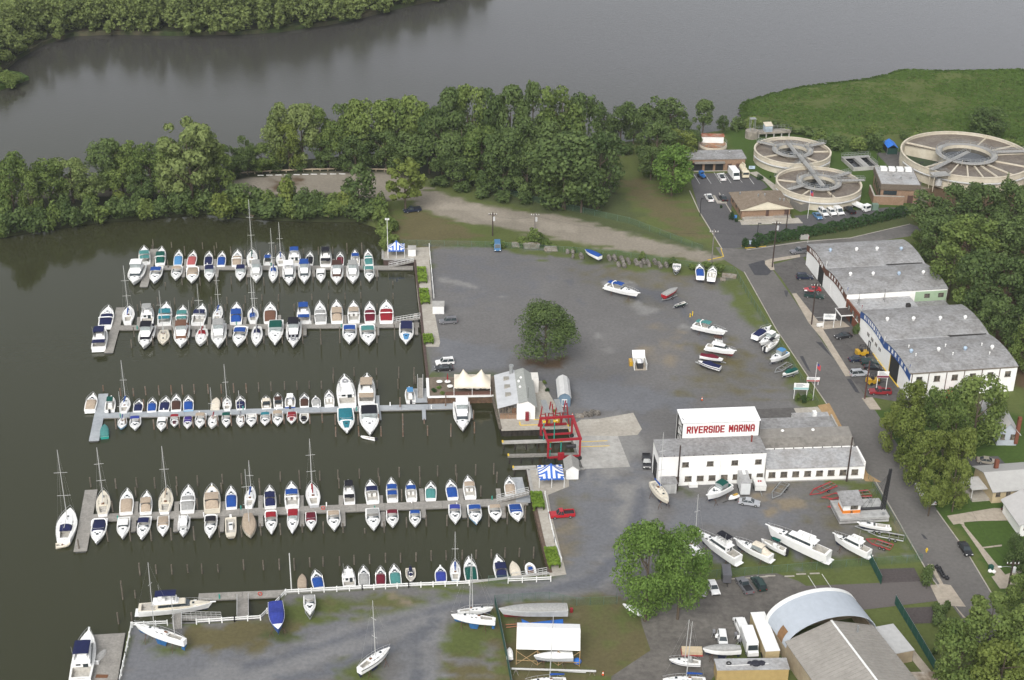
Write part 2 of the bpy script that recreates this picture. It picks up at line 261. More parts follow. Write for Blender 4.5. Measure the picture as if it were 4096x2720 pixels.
def bank(pts,name,m,z=0.0):
 poly=poly_g(pts,WZ);mb=MB();n=len(poly);c=sum((Vector(p)for p in poly),Vector((0,0)))/n
 top=[(p[0]+(c[0]-p[0])*.012,p[1]+(c[1]-p[1])*.012)for p in poly]
 mb.sheet(top,z)
 a=sum(poly[i][0]*poly[(i+1)%n][1]-poly[(i+1)%n][0]*poly[i][1]for i in range(n))
 lo=poly[::-1]if a<0 else poly;up=top[::-1]if a<0 else top
 mb.add([(p[0],p[1],WZ-1)for p in lo]+[(p[0],p[1],z)for p in up],[(i,(i+1)%n,n+(i+1)%n,n+i)for i in range(n)])
 return struct(mb.build(name,m))
M_BANK=mat('bank_soil',(.035,.05,.018),.95,.3,.4,spec=.1,c2=(.09,.08,.05),sc2=.12)
bank(FB,'far_bank_terrain',M_BANK,-.4)
bank([(-80,165),(0,166),(50,174),(68,184),(30,198),(0,209),(-80,230)],'spit_terrain',mat('spit_grass',(.045,.075,.02),.95,.3,.5,spec=.1),-.7)
def marsh():
 pts=[(1705,246),(1712,232),(1760,217),(1850,195),(2000,177),(2042,168),(2080,157),(2180,159),(2361,156),(2700,172),(2760,330),(2450,360),(2300,345),(2140,318),(2000,328),(1900,315),(1830,300),(1712,272)]
 L=[tuple(p)for p in poly_g(pts,-.5)];rs=np.random.RandomState(5);A=np.array(L);lo=A.min(0);hi=A.max(0)
 N=60000;Q=lo+rs.rand(N,2)*(hi-lo);Q=Q[inside(Q,L)];d=edist(Q,L)
 hgtv=(1.1+rs.rand(len(Q))*.7)*np.clip(d/5,.35,1)*(1+.5*fbm(Q,.06,9));r=.55+rs.rand(len(Q))*.5
 V=[];F=[]
 for(x,y),h,rr in zip(Q,hgtv,r):
  o=len(V);a=rnd.random()*6.28;ca,sa=math.cos(a)*rr,math.sin(a)*rr
  V+=[(x-ca,y-sa,-1.2),(x+ca,y+sa,-1.2),(x+ca*.7,y+sa*.7-.3,-1.2+h),(x-ca*.7,y-sa*.7-.3,-1.2+h)]
  F.append((o,o+1,o+2,o+3))
 me=bpy.data.meshes.new('marsh_reeds');me.from_pydata(V,[],F);me.materials.append(leafmat('marsh_reed',(.062,.125,.024),(.118,.182,.048),.5,amp=.4));me.update()
 o=bpy.data.objects.new('marsh_reeds',me);COL.objects.link(o);tag(o,'green reed marsh growing out into the wide river','marsh',kind='stuff')
def leafmat(name,c,c2,var=.5,patch=.02,amp=.9):
 if name in MATS:return MATS[name]
 m=bpy.data.materials.new(name);m.use_nodes=True;n=m.node_tree;L=n.links;b=n.nodes['Principled BSDF']
 b.inputs['Roughness'].default_value=.75;b.inputs['Specular IOR Level'].default_value=.15
 ge=n.nodes.new('ShaderNodeNewGeometry');oi=n.nodes.new('ShaderNodeObjectInfo')
 no=n.nodes.new('ShaderNodeTexNoise');no.inputs['Scale'].default_value=patch*8;no.inputs['Detail'].default_value=3
 L.new(ge.outputs['Position'],no.inputs['Vector'])
 a=n.nodes.new('ShaderNodeMath');a.operation='MULTIPLY_ADD';a.inputs[1].default_value=.55;L.new(ge.outputs['Random Per Island'],a.inputs[0])
 s=n.nodes.new('ShaderNodeMath');s.operation='MULTIPLY_ADD';s.inputs[1].default_value=amp;s.inputs[2].default_value=.12-amp*.5;L.new(no.outputs['Fac'],s.inputs[0])
 a2=n.nodes.new('ShaderNodeMath');a2.operation='MULTIPLY_ADD';a2.inputs[1].default_value=.45;L.new(oi.outputs['Random'],a2.inputs[0]);L.new(s.outputs[0],a2.inputs[2]);L.new(a2.outputs[0],a.inputs[2])
 cr=n.nodes.new('ShaderNodeValToRGB');cr.color_ramp.elements[0].color=(*c,1);cr.color_ramp.elements[1].color=(*c2,1);cr.color_ramp.elements[0].position=.1;cr.color_ramp.elements[1].position=.95
 L.new(a.outputs[0],cr.inputs['Fac']);L.new(cr.outputs['Color'],b.inputs['Base Color'])
 tr=n.nodes.new('ShaderNodeBsdfTranslucent');L.new(cr.outputs['Color'],tr.inputs['Color'])
 mx=n.nodes.new('ShaderNodeMixShader');mx.inputs[0].default_value=.35;L.new(b.outputs[0],mx.inputs[1]);L.new(tr.outputs[0],mx.inputs[2])
 L.new(mx.outputs[0],n.nodes['Material Output'].inputs['Surface']);MATS[name]=m;return m
marsh()
def water():
 mb=MB();xs=[-1600,-600,-200,0,200,600,1600];ys=[-600,100,300,500,800,1400,2400]
 for i in range(6):
  for j in range(6):mb.add([(xs[i],ys[j],WZ),(xs[i+1],ys[j],WZ),(xs[i+1],ys[j+1],WZ),(xs[i],ys[j+1],WZ)],[(0,1,2,3)])
 m=bpy.data.materials.new('river_water');m.use_nodes=True;n=m.node_tree;L=n.links;b=n.nodes['Principled BSDF']
 b.inputs['IOR'].default_value=1.33;b.inputs['Specular IOR Level'].default_value=.5
 ge=n.nodes.new('ShaderNodeNewGeometry');mp=n.nodes.new('ShaderNodeMapping');mp.inputs['Scale'].default_value=(.6,1,1);L.new(ge.outputs['Position'],mp.inputs['Vector'])
 n1=n.nodes.new('ShaderNodeTexNoise');n1.inputs['Scale'].default_value=1.1;n1.inputs['Detail'].default_value=4;L.new(mp.outputs[0],n1.inputs['Vector'])
 n2=n.nodes.new('ShaderNodeTexNoise');n2.inputs['Scale'].default_value=.012;n2.inputs['Detail'].default_value=4;L.new(mp.outputs[0],n2.inputs['Vector'])
 sx=n.nodes.new('ShaderNodeSeparateXYZ');L.new(ge.outputs['Position'],sx.inputs[0])
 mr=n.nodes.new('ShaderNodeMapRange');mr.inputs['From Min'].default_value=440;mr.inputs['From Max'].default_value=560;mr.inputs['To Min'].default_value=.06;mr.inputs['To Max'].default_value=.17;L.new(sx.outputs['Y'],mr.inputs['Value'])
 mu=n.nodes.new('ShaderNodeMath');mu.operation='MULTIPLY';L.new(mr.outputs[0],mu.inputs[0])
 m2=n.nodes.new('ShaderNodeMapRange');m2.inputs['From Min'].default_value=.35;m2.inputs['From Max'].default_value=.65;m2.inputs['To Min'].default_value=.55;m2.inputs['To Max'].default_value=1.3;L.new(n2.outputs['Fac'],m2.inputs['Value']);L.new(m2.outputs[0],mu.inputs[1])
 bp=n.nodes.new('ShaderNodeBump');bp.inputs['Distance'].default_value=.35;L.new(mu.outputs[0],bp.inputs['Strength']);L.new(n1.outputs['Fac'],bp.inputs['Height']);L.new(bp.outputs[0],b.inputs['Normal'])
 sheen_y=n.nodes.new('ShaderNodeMapRange');sheen_y.inputs['From Min'].default_value=430;sheen_y.inputs['From Max'].default_value=600;L.new(sx.outputs['Y'],sheen_y.inputs['Value']);mc=n.nodes.new('ShaderNodeMix');mc.data_type='RGBA';mc.inputs['A'].default_value=(.031,.0325,.0155,1);sheen_x=n.nodes.new('ShaderNodeMapRange');sheen_x.inputs['From Min'].default_value=-60;sheen_x.inputs['From Max'].default_value=220;L.new(sx.outputs['X'],sheen_x.inputs['Value']);sheen_col=n.nodes.new('ShaderNodeMix');sheen_col.data_type='RGBA';sheen_col.inputs['A'].default_value=(.045,.043,.040,1);sheen_col.inputs['B'].default_value=(.088,.086,.088,1);L.new(sheen_x.outputs[0],sheen_col.inputs['Factor']);L.new(sheen_col.outputs['Result'],mc.inputs['B']);L.new(sheen_y.outputs[0],mc.inputs['Factor']);L.new(mc.outputs['Result'],b.inputs['Base Color'])  # sky sheen painted into the base colour: paler toward open river and right
 r=n.nodes.new('ShaderNodeMath');r.operation='MULTIPLY_ADD';r.inputs[1].default_value=.6;r.inputs[2].default_value=.03;L.new(mu.outputs[0],r.inputs[0]);L.new(r.outputs[0],b.inputs['Roughness'])
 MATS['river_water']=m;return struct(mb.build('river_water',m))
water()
M_ROAD=mat('road_asphalt',(.135,.128,.120),.9,.12,1.2,spec=.2,c2=(.112,.106,.10),sc2=.06)
M_ASPH=mat('new_asphalt',(.082,.080,.083),.9,.12,1.5,spec=.2,c2=(.097,.094,.096),sc2=.1)
M_LOT=mat('worn_asphalt',(.085,.080,.077),.9,.2,.8,spec=.2,c2=(.108,.102,.096),sc2=.09)
M_PATCHA=mat('tar_patch',(.055,.055,.06),.85,.2,1,spec=.2)
M_CONC=mat('concrete',(.33,.305,.262),.9,.14,1.2,spec=.2,c2=(.38,.355,.31),sc2=.2)
M_CONCG=mat('grey_concrete',(.36,.352,.33),.9,.16,.7,spec=.2,c2=(.31,.30,.278),sc2=.12)
M_SIDE=mat('sidewalk_concrete',(.33,.29,.235),.9,.14,1.0,spec=.2,c2=(.37,.32,.26),sc2=.3)
M_YEL=mat('yellow_paint',(.62,.42,.03),.6,.15,2)
M_WPAINT=mat('white_paint',(.72,.72,.70),.5,.06,1.0)
M_WSTRIPE=mat('white_road_paint',(.55,.55,.53),.7,.25,2)
def paved(name,pts,z,m,conv=None):
 poly=[(conv.g(x,y)if conv else G(x,y)).to_2d()for x,y in pts]
 return struct(MB().sheet(poly,z).build(name,m))
def slab(name,pts,z1,m,conv=None,z0=-.3):
 poly=[(conv.g(x,y)if conv else G(x,y)).to_2d()for x,y in pts]
 return struct(fixn(MB().prism([tuple(p)for p in poly],z0,z1).build(name,m)))
paved('road',[(1668,598),(1715,628),(1790,762),(1905,930),(2005,1098),(2140,1322),(2220,1430),(2330,1620),(2440,1620),(2361,1490),(2300,1395),(2230,1275),(2160,1175),(2060,1010),(1990,905),(1905,800),(1830,690),(1770,606)],.03,M_ROAD)
paved('side_road',[(1668,598),(1770,606),(1790,602),(1860,592),(2000,560),(2110,543),(2140,530),(2100,517),(1960,548),(1850,556),(1715,574),(1650,570)],.045,mat('patched_asphalt',(.115,.109,.103),.9,.15,.7,spec=.2,c2=(.15,.142,.133),sc2=.08))
paved('plant_road',[(1588,400),(1722,400),(1760,420),(1770,432),(1688,470),(1685,492),(1700,510),(1730,520),(1850,515),(1830,498),(2050,478),(2090,482),(2100,492),(1860,535),(1715,572),(1662,573),(1610,480)],.06,M_ASPH)
paved('plant_path',[(1725,398),(1745,396),(1790,428),(1815,456),(1795,452),(1762,418)],.08,M_CONC)
paved('clarifier_path',[(2020,354),(2080,350),(2125,420),(2120,470),(2100,480),(2090,440),(2060,395)],.05,M_LOT)
paved('warehouse_lot',[(1775,612),(1850,592),(1944,719),(2000,770),(2110,925),(2060,925),(2000,915),(1955,865),(1860,730),(1800,640)],.05,M_LOT)
paved('warehouse_pavement',[(160,528),(200,526),(400,780),(610,770),(680,825),(440,850),(700,1265),(640,1270),(430,935),(310,790)],.12,M_SIDE,Y7)
paved('corner_pavement',[(2030,200),(2080,182),(2361,140),(2361,165),(2110,210),(2120,285),(2085,290),(2030,230)],.12,M_SIDE,Y11)
paved('tree_side_pavement',[(785,1465),(880,1455),(960,1568),(860,1568)],.12,M_SIDE,Y7)
paved('marina_pavement',[(1885,935),(1912,930),(2000,1092),(2032,1112),(1995,1110),(1900,960)],.06,mat('ochre_pavement',(.33,.22,.11),.9,.15,1,spec=.2))
paved('marina_apron',[(1830,942),(1885,938),(1905,960),(1925,985),(1880,985),(1845,970)],.055,M_CONC)
paved('marina_lot',[(1590,950),(1830,940),(1850,985),(1720,1000),(1580,1000)],.05,M_LOT)
paved('lower_lot',[(1470,1390),(1600,1345),(1740,1325),(1790,1322),(1840,1340),(1870,1358),(2100,1352),(2125,1385),(1960,1400),(1880,1420),(1700,1480),(1640,1568),(1600,1700),(1390,1700),(1410,1560),(1500,1500),(1480,1440)],.05,mat('dark_dirt_lot',(.105,.097,.088),.92,.22,.8,spec=.2,c2=(.138,.128,.115),sc2=.08))
paved('lower_driveway',[(1845,1352),(2145,1340),(2170,1385),(1880,1420)],.06,mat('brown_asphalt',(.112,.1,.095),.9,.08,2,spec=.2))
paved('fenced_plot',[(410,720),(690,712),(760,845),(450,850)],.05,mat('dark_gravel',(.075,.064,.062),.95,.2,2,spec=.2),Y6)
paved('lower_fenced_plot',[(585,1020),(900,1005),(960,1130),(660,1140)],.05,MATS['dark_gravel'],Y6)
paved('street_pavement',[(790,683),(830,683),(1000,1000),(1100,1115),(1090,1130),(995,1000),(885,1000),(812,845),(885,838)],.09,M_SIDE,Y6)
paved('street_apron',[(812,846),(925,838),(970,845),(1085,1010),(885,1000)],.075,M_SIDE,Y6)
paved('house_driveway',[(940,315),(1300,255),(1430,262),(1435,350),(1180,355),(1070,365),(1075,388),(1035,375),(990,383)],.1,M_SIDE,Y6)
paved('house_pavement',[(1050,385),(1075,388),(1440,830),(1530,800),(1530,830),(1400,870),(1345,872),(1280,780),(1310,770),(1180,570)],.095,M_SIDE,Y6)
paved('house_walk',[(1208,555),(1360,535),(1360,548),(1215,565)],.11,M_SIDE,Y6)
paved('garden_walk',[(1360,775),(1530,715),(1530,740),(1380,810)],.115,M_SIDE,Y6)
paved('side_house_drive',[(1060,1170),(1420,1148),(1705,1140),(1790,1228),(1500,1245)],.06,M_ASPH,Y8)
paved('lift_pad',[(1340,968),(1382,966),(1460,952),(1480,990),(1470,1003),(1345,1012),(1318,1003),(1312,985)],.06,M_CONC)
paved('lower_lift_pad',[(1318,1005),(1425,1006),(1453,1077),(1345,1082)],.065,M_CONCG)
paved('wharf_apron',[(1195,245),(1245,245),(1395,500),(1500,665),(1030,665),(1035,615),(1180,600)],.05,M_CONC,Y1)
paved('basin_walk',[(955,600),(990,598),(996,690),(1015,790),(1012,800),(976,800),(962,680)],.05,M_CONC)
paved('lower_basin_walk',[(1226,1134),(1262,1132),(1270,1180),(1306,1325),(1268,1330),(1246,1230)],.05,M_CONC)
paved('tent_terrace',[(886,574),(990,570),(994,600),(956,600),(886,598)],.045,M_CONC)
paved('lower_tent_terrace',[(1218,1082),(1310,1080),(1312,1122),(1262,1142),(1228,1142)],.045,M_CONC)
paved('wharf_deck',[(1140,866),(1218,868),(1246,900),(1312,984),(1157,989),(1141,912)],.035,M_CONC)
paved('patio',[(988,870),(1140,868),(1140,912),(988,915)],.045,mat('patio_paving',(.16,.13,.1),.9,.25,1.2,spec=.2))
paved('tar_patch',[(1725,610),(1760,600),(1785,620),(1770,635),(1740,635)],.05,M_PATCHA)
for i,pp in enumerate([[(90,500),(130,500),(115,560),(100,540)],[(230,1090),(260,1085),(330,1230),(300,1210)],[(370,955),(430,965),(530,1110),(480,1060)],[(650,1290),(690,1290),(770,1420),(730,1410)]]):
 paved('tar_patch',pp,.07,M_PATCHA,Y7)
paved('tar_patch',[(740,450),(765,460),(795,495),(765,488)],.05,M_PATCHA,Y6)
def kerb(name,pts,conv=None,wd=.22,h=.12,m=None):
 P=[(conv.g(x,y)if conv else G(x,y)).to_2d()for x,y in pts];mb=MB()
 for a,b in zip(P,P[1:]):
  d=(b-a).normalized();n=Vector((-d.y,d.x))*wd/2
  mb.prism([tuple(a+n),tuple(a-n),tuple(b-n),tuple(b+n)],-.1,h)
 return struct(fixn(mb.build(name,m or M_CONC)))
kerb('road_kerb',[(1716,627),(1790,760),(1906,932)]);kerb('road_kerb',[(2020,1112),(2140,1322),(2165,1355)])
kerb('road_kerb',[(2230,1275),(2160,1178)]);kerb('road_kerb',[(2232,1278),(2300,1392)])
kerb('plant_kerb',[(1590,440),(1612,488),(1665,575)],wd=.3);kerb('plant_kerb',[(1658,445),(1686,490),(1700,508),(1735,518),(1850,513)],wd=.3)
kerb('yellow_kerb',[(1662,573),(1668,592),(1632,600)],m=M_YEL);kerb('side_road_kerb',[(1720,577),(1850,558),(1960,549),(2098,517)]);kerb('yellow_kerb',[(1808,58),(1850,78),(1960,70),(2040,60)],Y11,m=M_YEL)
for(x0,y0,x1,y1)in[(255,735,335,865),(385,712,487,860),(525,708,622,855),(655,706,756,852),(790,705,907,845),(1000,780,1065,868),(1980,1300,2030,1330),(2070,1285,2120,1318),(2170,1270,2215,1302),(2260,1255,2310,1288)]:
 kerb('parking_line',[(x0,y0),(x1,y1)],Y9,.13,.068,M_WSTRIPE)
for p in[[(1600,822),(1865,812)],[(1590,870),(1885,860)],[(1560,724),(1605,722)]]:kerb('yellow_line',p,Y1,.25,.072,M_YEL)
kerb('yellow_line',[(1035,632),(1040,665),(1490,655),(1515,740)],Y1,.35,.058,M_YEL);kerb('yellow_line',[(1170,612),(1240,610),(1225,570)],Y1,.35,.059,M_YEL)
kerb('yellow_line',[(890,1060),(1120,1365)],Y7,.7,.06,M_YEL)
for(x0,y0,x1,y1)in[(1400,150,1475,270),(1530,135,1620,270)]:kerb('parking_line',[(x0,y0),(x1,y1)],Y5,.12,.066,M_WSTRIPE)
for p in[[(350,745),(460,735)],[(350,772),(585,780),(545,742)]]:kerb('parking_line',p,Y7,.12,.06,M_WSTRIPE)
def hw(t,B,kind):
 if kind=='sl':return B/2*max(0.0,(.62+.38*math.sin(min(1,t/.45)*math.pi/2))if t<.45 else(1-((t-.45)/.55)**2.0))
 if kind=='rb':return B/2*max(0.0,1-max(0,(t-.6)/.4)**2.6)
 if kind=='ct':return B/2*(1-.25*max(0,(t-.6)/.4)**2)
 return B/2*max(0.0,(.93+.07*min(1,t/.3))if t<.42 else(1-((t-.42)/.58)**2.35))
def make_boat(name,kind,L,B,loc,rz,label,cat,group=None,cover=None,style='bim',hull='wh',stripe=None,F=1.0,boot=None,land=None,mast=None,arch=False,hatch=True,rail=True,engine=False,dodger=None,cream=False,top=None,boom=True,tip=None,poles=False,keel=True,spread=True,bowcover=None,dinghy=False,davit=False):
 """local x to the bow, z = 0 at the waterline (afloat) or at the ground (land = height of the keel above ground)"""
 root=thing(name,loc,rz,label,cat,group)
 dr=.45 if kind!='sl' else.5
 z0=0.0 if land is None else land+dr
 N=11;ts=[i/(N-1)for i in range(N)]
 if kind=='sl':ts[-1]=.985
 sheer=lambda t:z0+F*(1+(.22 if kind!='sl' else.12)*t*t)
 X=lambda t,z=1.0:-L/2+L*t-(L*.09*max(0,(t-.6)/.4)*(1-z))
 rings=[];rings2=[]
 for t in ts:
  w=max(hw(t,B,kind),.02);s=sheer(t);k=z0-dr*(1-.5*t**3)
  wl=w*(.86-.25*t);zc=z0+.05+F*.25*t
  if kind=='sl':wl=w*.88
  zs=s-.16
  rings.append([(X(t,.3),-wl,zc),(X(t,.3),-wl,zc),(X(t),-w,zs),(X(t),-w*.99,s),(X(t),w*.99,s),(X(t),w,zs),(X(t,.3),wl,zc),(X(t,.3),wl,zc)])
  rings2.append([(X(t,0),0,k),(X(t,.3),-wl,zc),(X(t,.3),wl,zc)])
 hm={'wh':M_GEL,'cr':M_CREAM,'bl':M_HULLB,'nv':M_HULLN,'lb':mat('hull_light_blue',(.25,.42,.58),.3,.05,1),'rd':mat('hull_red',(.32,.012,.02),.35,.1,1),'gr':mat('hull_grey',(.45,.46,.47),.4,.1,1),'te':mat('hull_teal',(.02,.26,.22),.4,.1,1),'gn':mat('hull_green',(.02,.06,.035),.5,.2,2)}[hull]
 h=MB();n=8;vs=[p for r in rings for p in r];fs=[]
 for q in range(N-1):
  for i in(1,2,4,5):fs.append((q*n+i,q*n+i+1,(q+1)*n+i+1,(q+1)*n+i))
 fs.append((1,6,5,4,3,2));e=(N-1)*n;fs.append((e+1,e+2,e+3,e+4,e+5,e+6));h.add(vs,fs)
 ho=fixn(h.build('hull',hm,root))
 bm_={'bl':M_BOTB,'dk':M_BOTD,'rd':M_BOTR,'wh':M_GEL}.get(boot or 'dk')
 b=MB().loft(rings2);fixn(b.build('bottom',bm_,root))
 if stripe:
  sp=MB();ra=[];rb=[]
  for t in ts:
   w=max(hw(t,B,kind),.02)+.012;wl=w*(.86-.25*t)if kind!='sl' else w*.88
   zc=z0+.05+F*.25*t;zs=sheer(t)-.16;a1,a2=(.55,.95)if kind!='sl' else(.75,.95)
   f1=lambda a:(X(t,.3)+(X(t)-X(t,.3))*a,wl+(w-wl)*a,zc+(zs-zc)*a)
   p,q=f1(a1),f1(a2);ra.append([(p[0],-p[1],p[2]),(q[0],-q[1],q[2])]);rb.append([p,q])
  sp.loft(ra,False,False).loft(rb,False,False);sp.build('hull_stripe',fab(stripe),root)
 if kind=='sl':c0,c1,ci=.07,.32,.55
 elif kind in('fb',):c0,c1,ci=.04,.24,.82
 elif kind=='cc':c0,c1,ci=.08,.9,.80
 elif kind=='ct':c0,c1,ci=.1,.8,.8
 elif kind in('rb','jon'):c0,c1,ci=.05,.88,.72
 elif style=='bow':c0,c1,ci=.08,.86,.74
 else:c0,c1,ci=.05,.50,.80
 dk=MB();cp=MB();td=sorted(set(ts+[c0,c1]));fl=z0+F*.35
 def outer(t):return max(hw(t,B,kind)*.99,.02)
 for a,b2 in zip(td,td[1:]):
  if b2>c1 or b2<=c0+1e-6 or a<c0-1e-6:
   w1,w2=outer(a),outer(b2);s1,s2=sheer(a),sheer(b2);cm=.06*B*.3
   dk.add([(X(a),-w1,s1),(X(b2),-w2,s2),(X(b2),0,s2+cm*(w2/B*2)),(X(a),0,s1+cm*(w1/B*2)),(X(b2),w2,s2),(X(a),w1,s1)],[(0,1,2,3),(3,2,4,5)])
  else:
   for sg in(-1,1):
    w1,w2=outer(a),outer(b2);dk.add([(X(a),sg*w1,sheer(a)),(X(b2),sg*w2,sheer(b2)),(X(b2),sg*w2*ci,sheer(b2)+.02),(X(a),sg*w1*ci,sheer(a)+.02)],[(0,1,2,3)if sg<0 else(3,2,1,0)])
    cp.add([(X(a),sg*w1*ci,sheer(a)+.02),(X(b2),sg*w2*ci,sheer(b2)+.02),(X(b2),sg*w2*ci,fl),(X(a),sg*w1*ci,fl)],[(0,1,2,3)])
   cp.add([(X(a),-outer(a)*ci,fl),(X(b2),-outer(b2)*ci,fl),(X(b2),outer(b2)*ci,fl),(X(a),outer(a)*ci,fl)],[(0,1,2,3)])
 for t in(c0,c1):cp.add([(X(t),-outer(t)*ci,fl),(X(t),outer(t)*ci,fl),(X(t),outer(t)*ci,sheer(t)),(X(t),-outer(t)*ci,sheer(t))],[(0,1,2,3)])
 cov=fab(cover)if cover else None
 whole=style=='all'
 if not whole:fixn(dk.build('deck',M_CREAM if cream else M_DECK,root));fixn(cp.build('cockpit',M_COCK,root))
 def dome(t0,t1,wf,hfun,m,nm,base=0.0,steps=6,K=6,par=None):
  rr=[]
  for i in range(steps+1):
   t=t0+(t1-t0)*i/steps;w=outer(t)*wf;h=hfun((t-t0)/(t1-t0));s=sheer(t)+base
   rr.append([(X(t),-w,s)]+[(X(t),-w*math.cos(math.pi*j/K),s+.02+h*(math.sin(math.pi*j/K)**.6))for j in range(1,K)]+[(X(t),w,s)])
  o=MB().loft(rr,True);return fixn(o.build(nm,m,par or root))
 def slabtop(t0,t1,w,z,m,nm,crown=.14,th=.06,par=None,w1=None):
  K=6;rr=[]
  for i in range(5):
   f=i/4;x=X(t0+(t1-t0)*f);ww=w+((w1 if w1 else w)-w)*f;hh=crown*math.sin(math.pi*(.15+.7*f));up=[(x,-ww*math.cos(math.pi*j/K),z+hh*.6+crown*math.sin(math.pi*j/K))for j in range(K+1)]
   rr.append(up+[(p[0],p[1],p[2]-th)for p in reversed(up)])
  return fixn(MB().loft(rr).build(nm,m,par or root))
 def block(t0,t1,b0,b1,z1,z2,m,nm,rake0=0,rake1=0,wt=.88):
  x0,x1=X(t0),X(t1)
  o=MB().add([(x0,-b0,z1),(x1,-b1,z1),(x1,b1,z1),(x0,b0,z1),(x0+rake0,-b0*wt,z2),(x1-rake1,-b1*wt,z2),(x1-rake1,b1*wt,z2),(x0+rake0,b0*wt,z2)],[(0,3,2,1),(4,5,6,7),(0,1,5,4),(1,2,6,5),(2,3,7,6),(3,0,4,7)]);return o.build(nm,m,root)
 S=sheer(.5);hb=B/2
 if rail and kind in('ex','fb','sl','cu')and not whole:
  r=MB();pts=[];lo=.5 if kind!='sl' else.04
  for sg in(-1,1):
   pp=[(X(t),sg*outer(t)*.95,sheer(t)+.62)for t in[lo+(1-lo)*i/6 for i in range(7)]];pp[0]=(pp[0][0],pp[0][1],pp[0][2]-.5)
   if kind=='sl':pp[-1]=(X(1.0),0,sheer(1)+.62)
   r.path(pp,.028,4)
   for q in pp[1:-1]:r.tube(q,(q[0],q[1],q[2]-.6),.022,4)
  r.build('bow_rail',M_STEEL,root)
 if kind in('ex','fb','cu')and not whole:
  MB().box(X(.97),X(1.0)+L*.045,-.16,.16,sheer(1)-.02,sheer(1)+.07).build('bow_pulpit',M_GEL,root)
 if kind=='ex':
  if style!='bow':
   tr=dome(.52,.90,.74,lambda f:.34*(1-f*.75),M_GEL,'cabin_trunk')
   if bowcover:dome(.60,.86,.55,lambda f:.36*(1-f*.7),fab(bowcover),'foredeck_cushion',.03)
   if hatch:
    for(tx,yy,sz)in[(.70,0,.24),(.64,-.3*hb,.13),(.64,.3*hb,.13)]:
     MB().box(X(tx)-sz,X(tx)+sz,yy-sz*1.15,yy+sz*1.15,sheer(tx)+.22,sheer(tx)+.34).build('hatch',M_GLASS,root)
  else:
   MB().box(X(.5),X(.56),-hb*.7,hb*.7,fl,S+.1).build('console',M_GEL,root)
  ws=[];wz=.55
  for j in range(9):
   a=math.pi*j/8;y=-math.cos(a)*hb*.80;x=X(.50)+math.sin(a)*L*.07
   ws.append([(x,y,sheer(.5)+.06),(x-.35*math.sin(a)-.15,y*.9,sheer(.5)+.06+wz)])
  MB().loft(ws,False,False).build('windshield',M_GREYGL if style in('encl',)else M_GLASS,root)
  MB().path([p[1]for p in ws],.035,4).build('windshield_frame',M_STEEL if cover!='wh' else M_GEL,root)
  if style=='full':dome(c0-.02,.54,.86,lambda f:.12+.5*math.sin(min(1,f*1.08)*math.pi*.62)**1.5,cov,'cockpit_cover')
  elif style in('bim','encl','bim2'):
   t0,t1=(.30,.52)if style!='encl' else(.22,.50)
   zt=S+1.25
   for t in(t0+.03,t1-.03):MB().path([(X(t),-hb*.78,S),(X(t),-hb*.76,zt),(X(t),hb*.76,zt),(X(t),hb*.78,S)],.025,4).build('bimini_frame',M_STEEL,root)
   slabtop(t0,t1,hb*.8,zt,cov,'bimini_top')
   if style=='encl':
    e2=MB();x1=X(t1)
    e2.add([(x1,-hb*.8,S+.5),(x1,hb*.8,S+.5),(x1-.1,hb*.78,zt),(x1-.1,-hb*.78,zt)],[(0,1,2,3)])
    for sg in(-1,1):e2.add([(X(t0),sg*hb*.8,S+.1),(x1,sg*hb*.8,S+.5),(x1-.1,sg*hb*.78,zt),(X(t0),sg*hb*.78,zt)],[(0,1,2,3)])
    e2.build('clear_curtain',M_GREYGL,root)
   if style=='bim2':slabtop(.08,.27,hb*.78,S+.95,cov,'aft_canopy',.1)
   elif style=='encl':dome(c0,t0+.01,.84,lambda f:.1+1.05*f,cov,'aft_curtain')
  if style in('open','bim','bow','bim2'):
   for q in[(.08,.13,-.6,.6,.55),(.40,.45,.15,.6,.75),(.40,.45,-.6,-.15,.75)]+([(.68,.8,-.45,.45,.4)]if style=='bow' else[]):
    MB().box(X(q[0]),X(q[1]),hb*q[2],hb*q[3],fl,fl+q[4]).build('seat',M_DECK if cover!='bk' else M_BLACK,root)
  if arch:
   pa=[(X(.30),-hb*.97,S),(X(.24),-hb*.88,S+1.0),(X(.22),-hb*.6,S+1.22),(X(.22),hb*.6,S+1.22),(X(.24),hb*.88,S+1.0),(X(.30),hb*.97,S)]
   MB().path(pa,.13,6).build('radar_arch',M_GEL,root)
  MB().box(-L/2-L*.06,-L/2+.02,-hb*.82,hb*.82,z0+.22,z0+.34).build('swim_platform',M_GEL,root)
 elif kind=='cu':
  dome(.55,.92,.72,lambda f:.45*(1-f*.7),M_GEL,'cabin_trunk')
  block(.36,.58,hb*.72,hb*.66,S-.1,S+1.0,M_GLASS,'wheelhouse_glass',.0,.45);slabtop(.30,.58,hb*.74,S+1.0,cov or M_GEL,'hardtop',.08,.1)
  MB().box(X(.66)-.2,X(.66)+.2,-.25,.25,sheer(.66)+.3,sheer(.66)+.46).build('hatch',M_GLASS,root)
  MB().box(X(.12),X(.2),-hb*.5,hb*.5,fl,fl+.6).build('engine_box',M_DECK,root)
 elif kind=='fb':
  z1=S+1.05;z2=z1+.75
  block(.24,.70,hb*.80,hb*.60,S-.3,z1,M_CREAM if cream else M_GEL,'cabin',.02,L*.07)
  block(.27,.70,hb*.815,hb*.63,S+.30,S+.82,(cov if(cover in('bk','br','bt','gy')and style=='encl')else M_GLASS),'cabin_window',.05,L*.055,.93)
  dome(.66,.93,.70,lambda f:.30*(1-f*.8),M_CREAM if cream else M_GEL,'cabin_trunk')
  block(.20,.55,hb*.80,hb*.62,z1,z1+.14,M_GEL,'cabin_roof',0,.1,.98)
  fbm=MB();x0,x1=X(.26),X(.52)
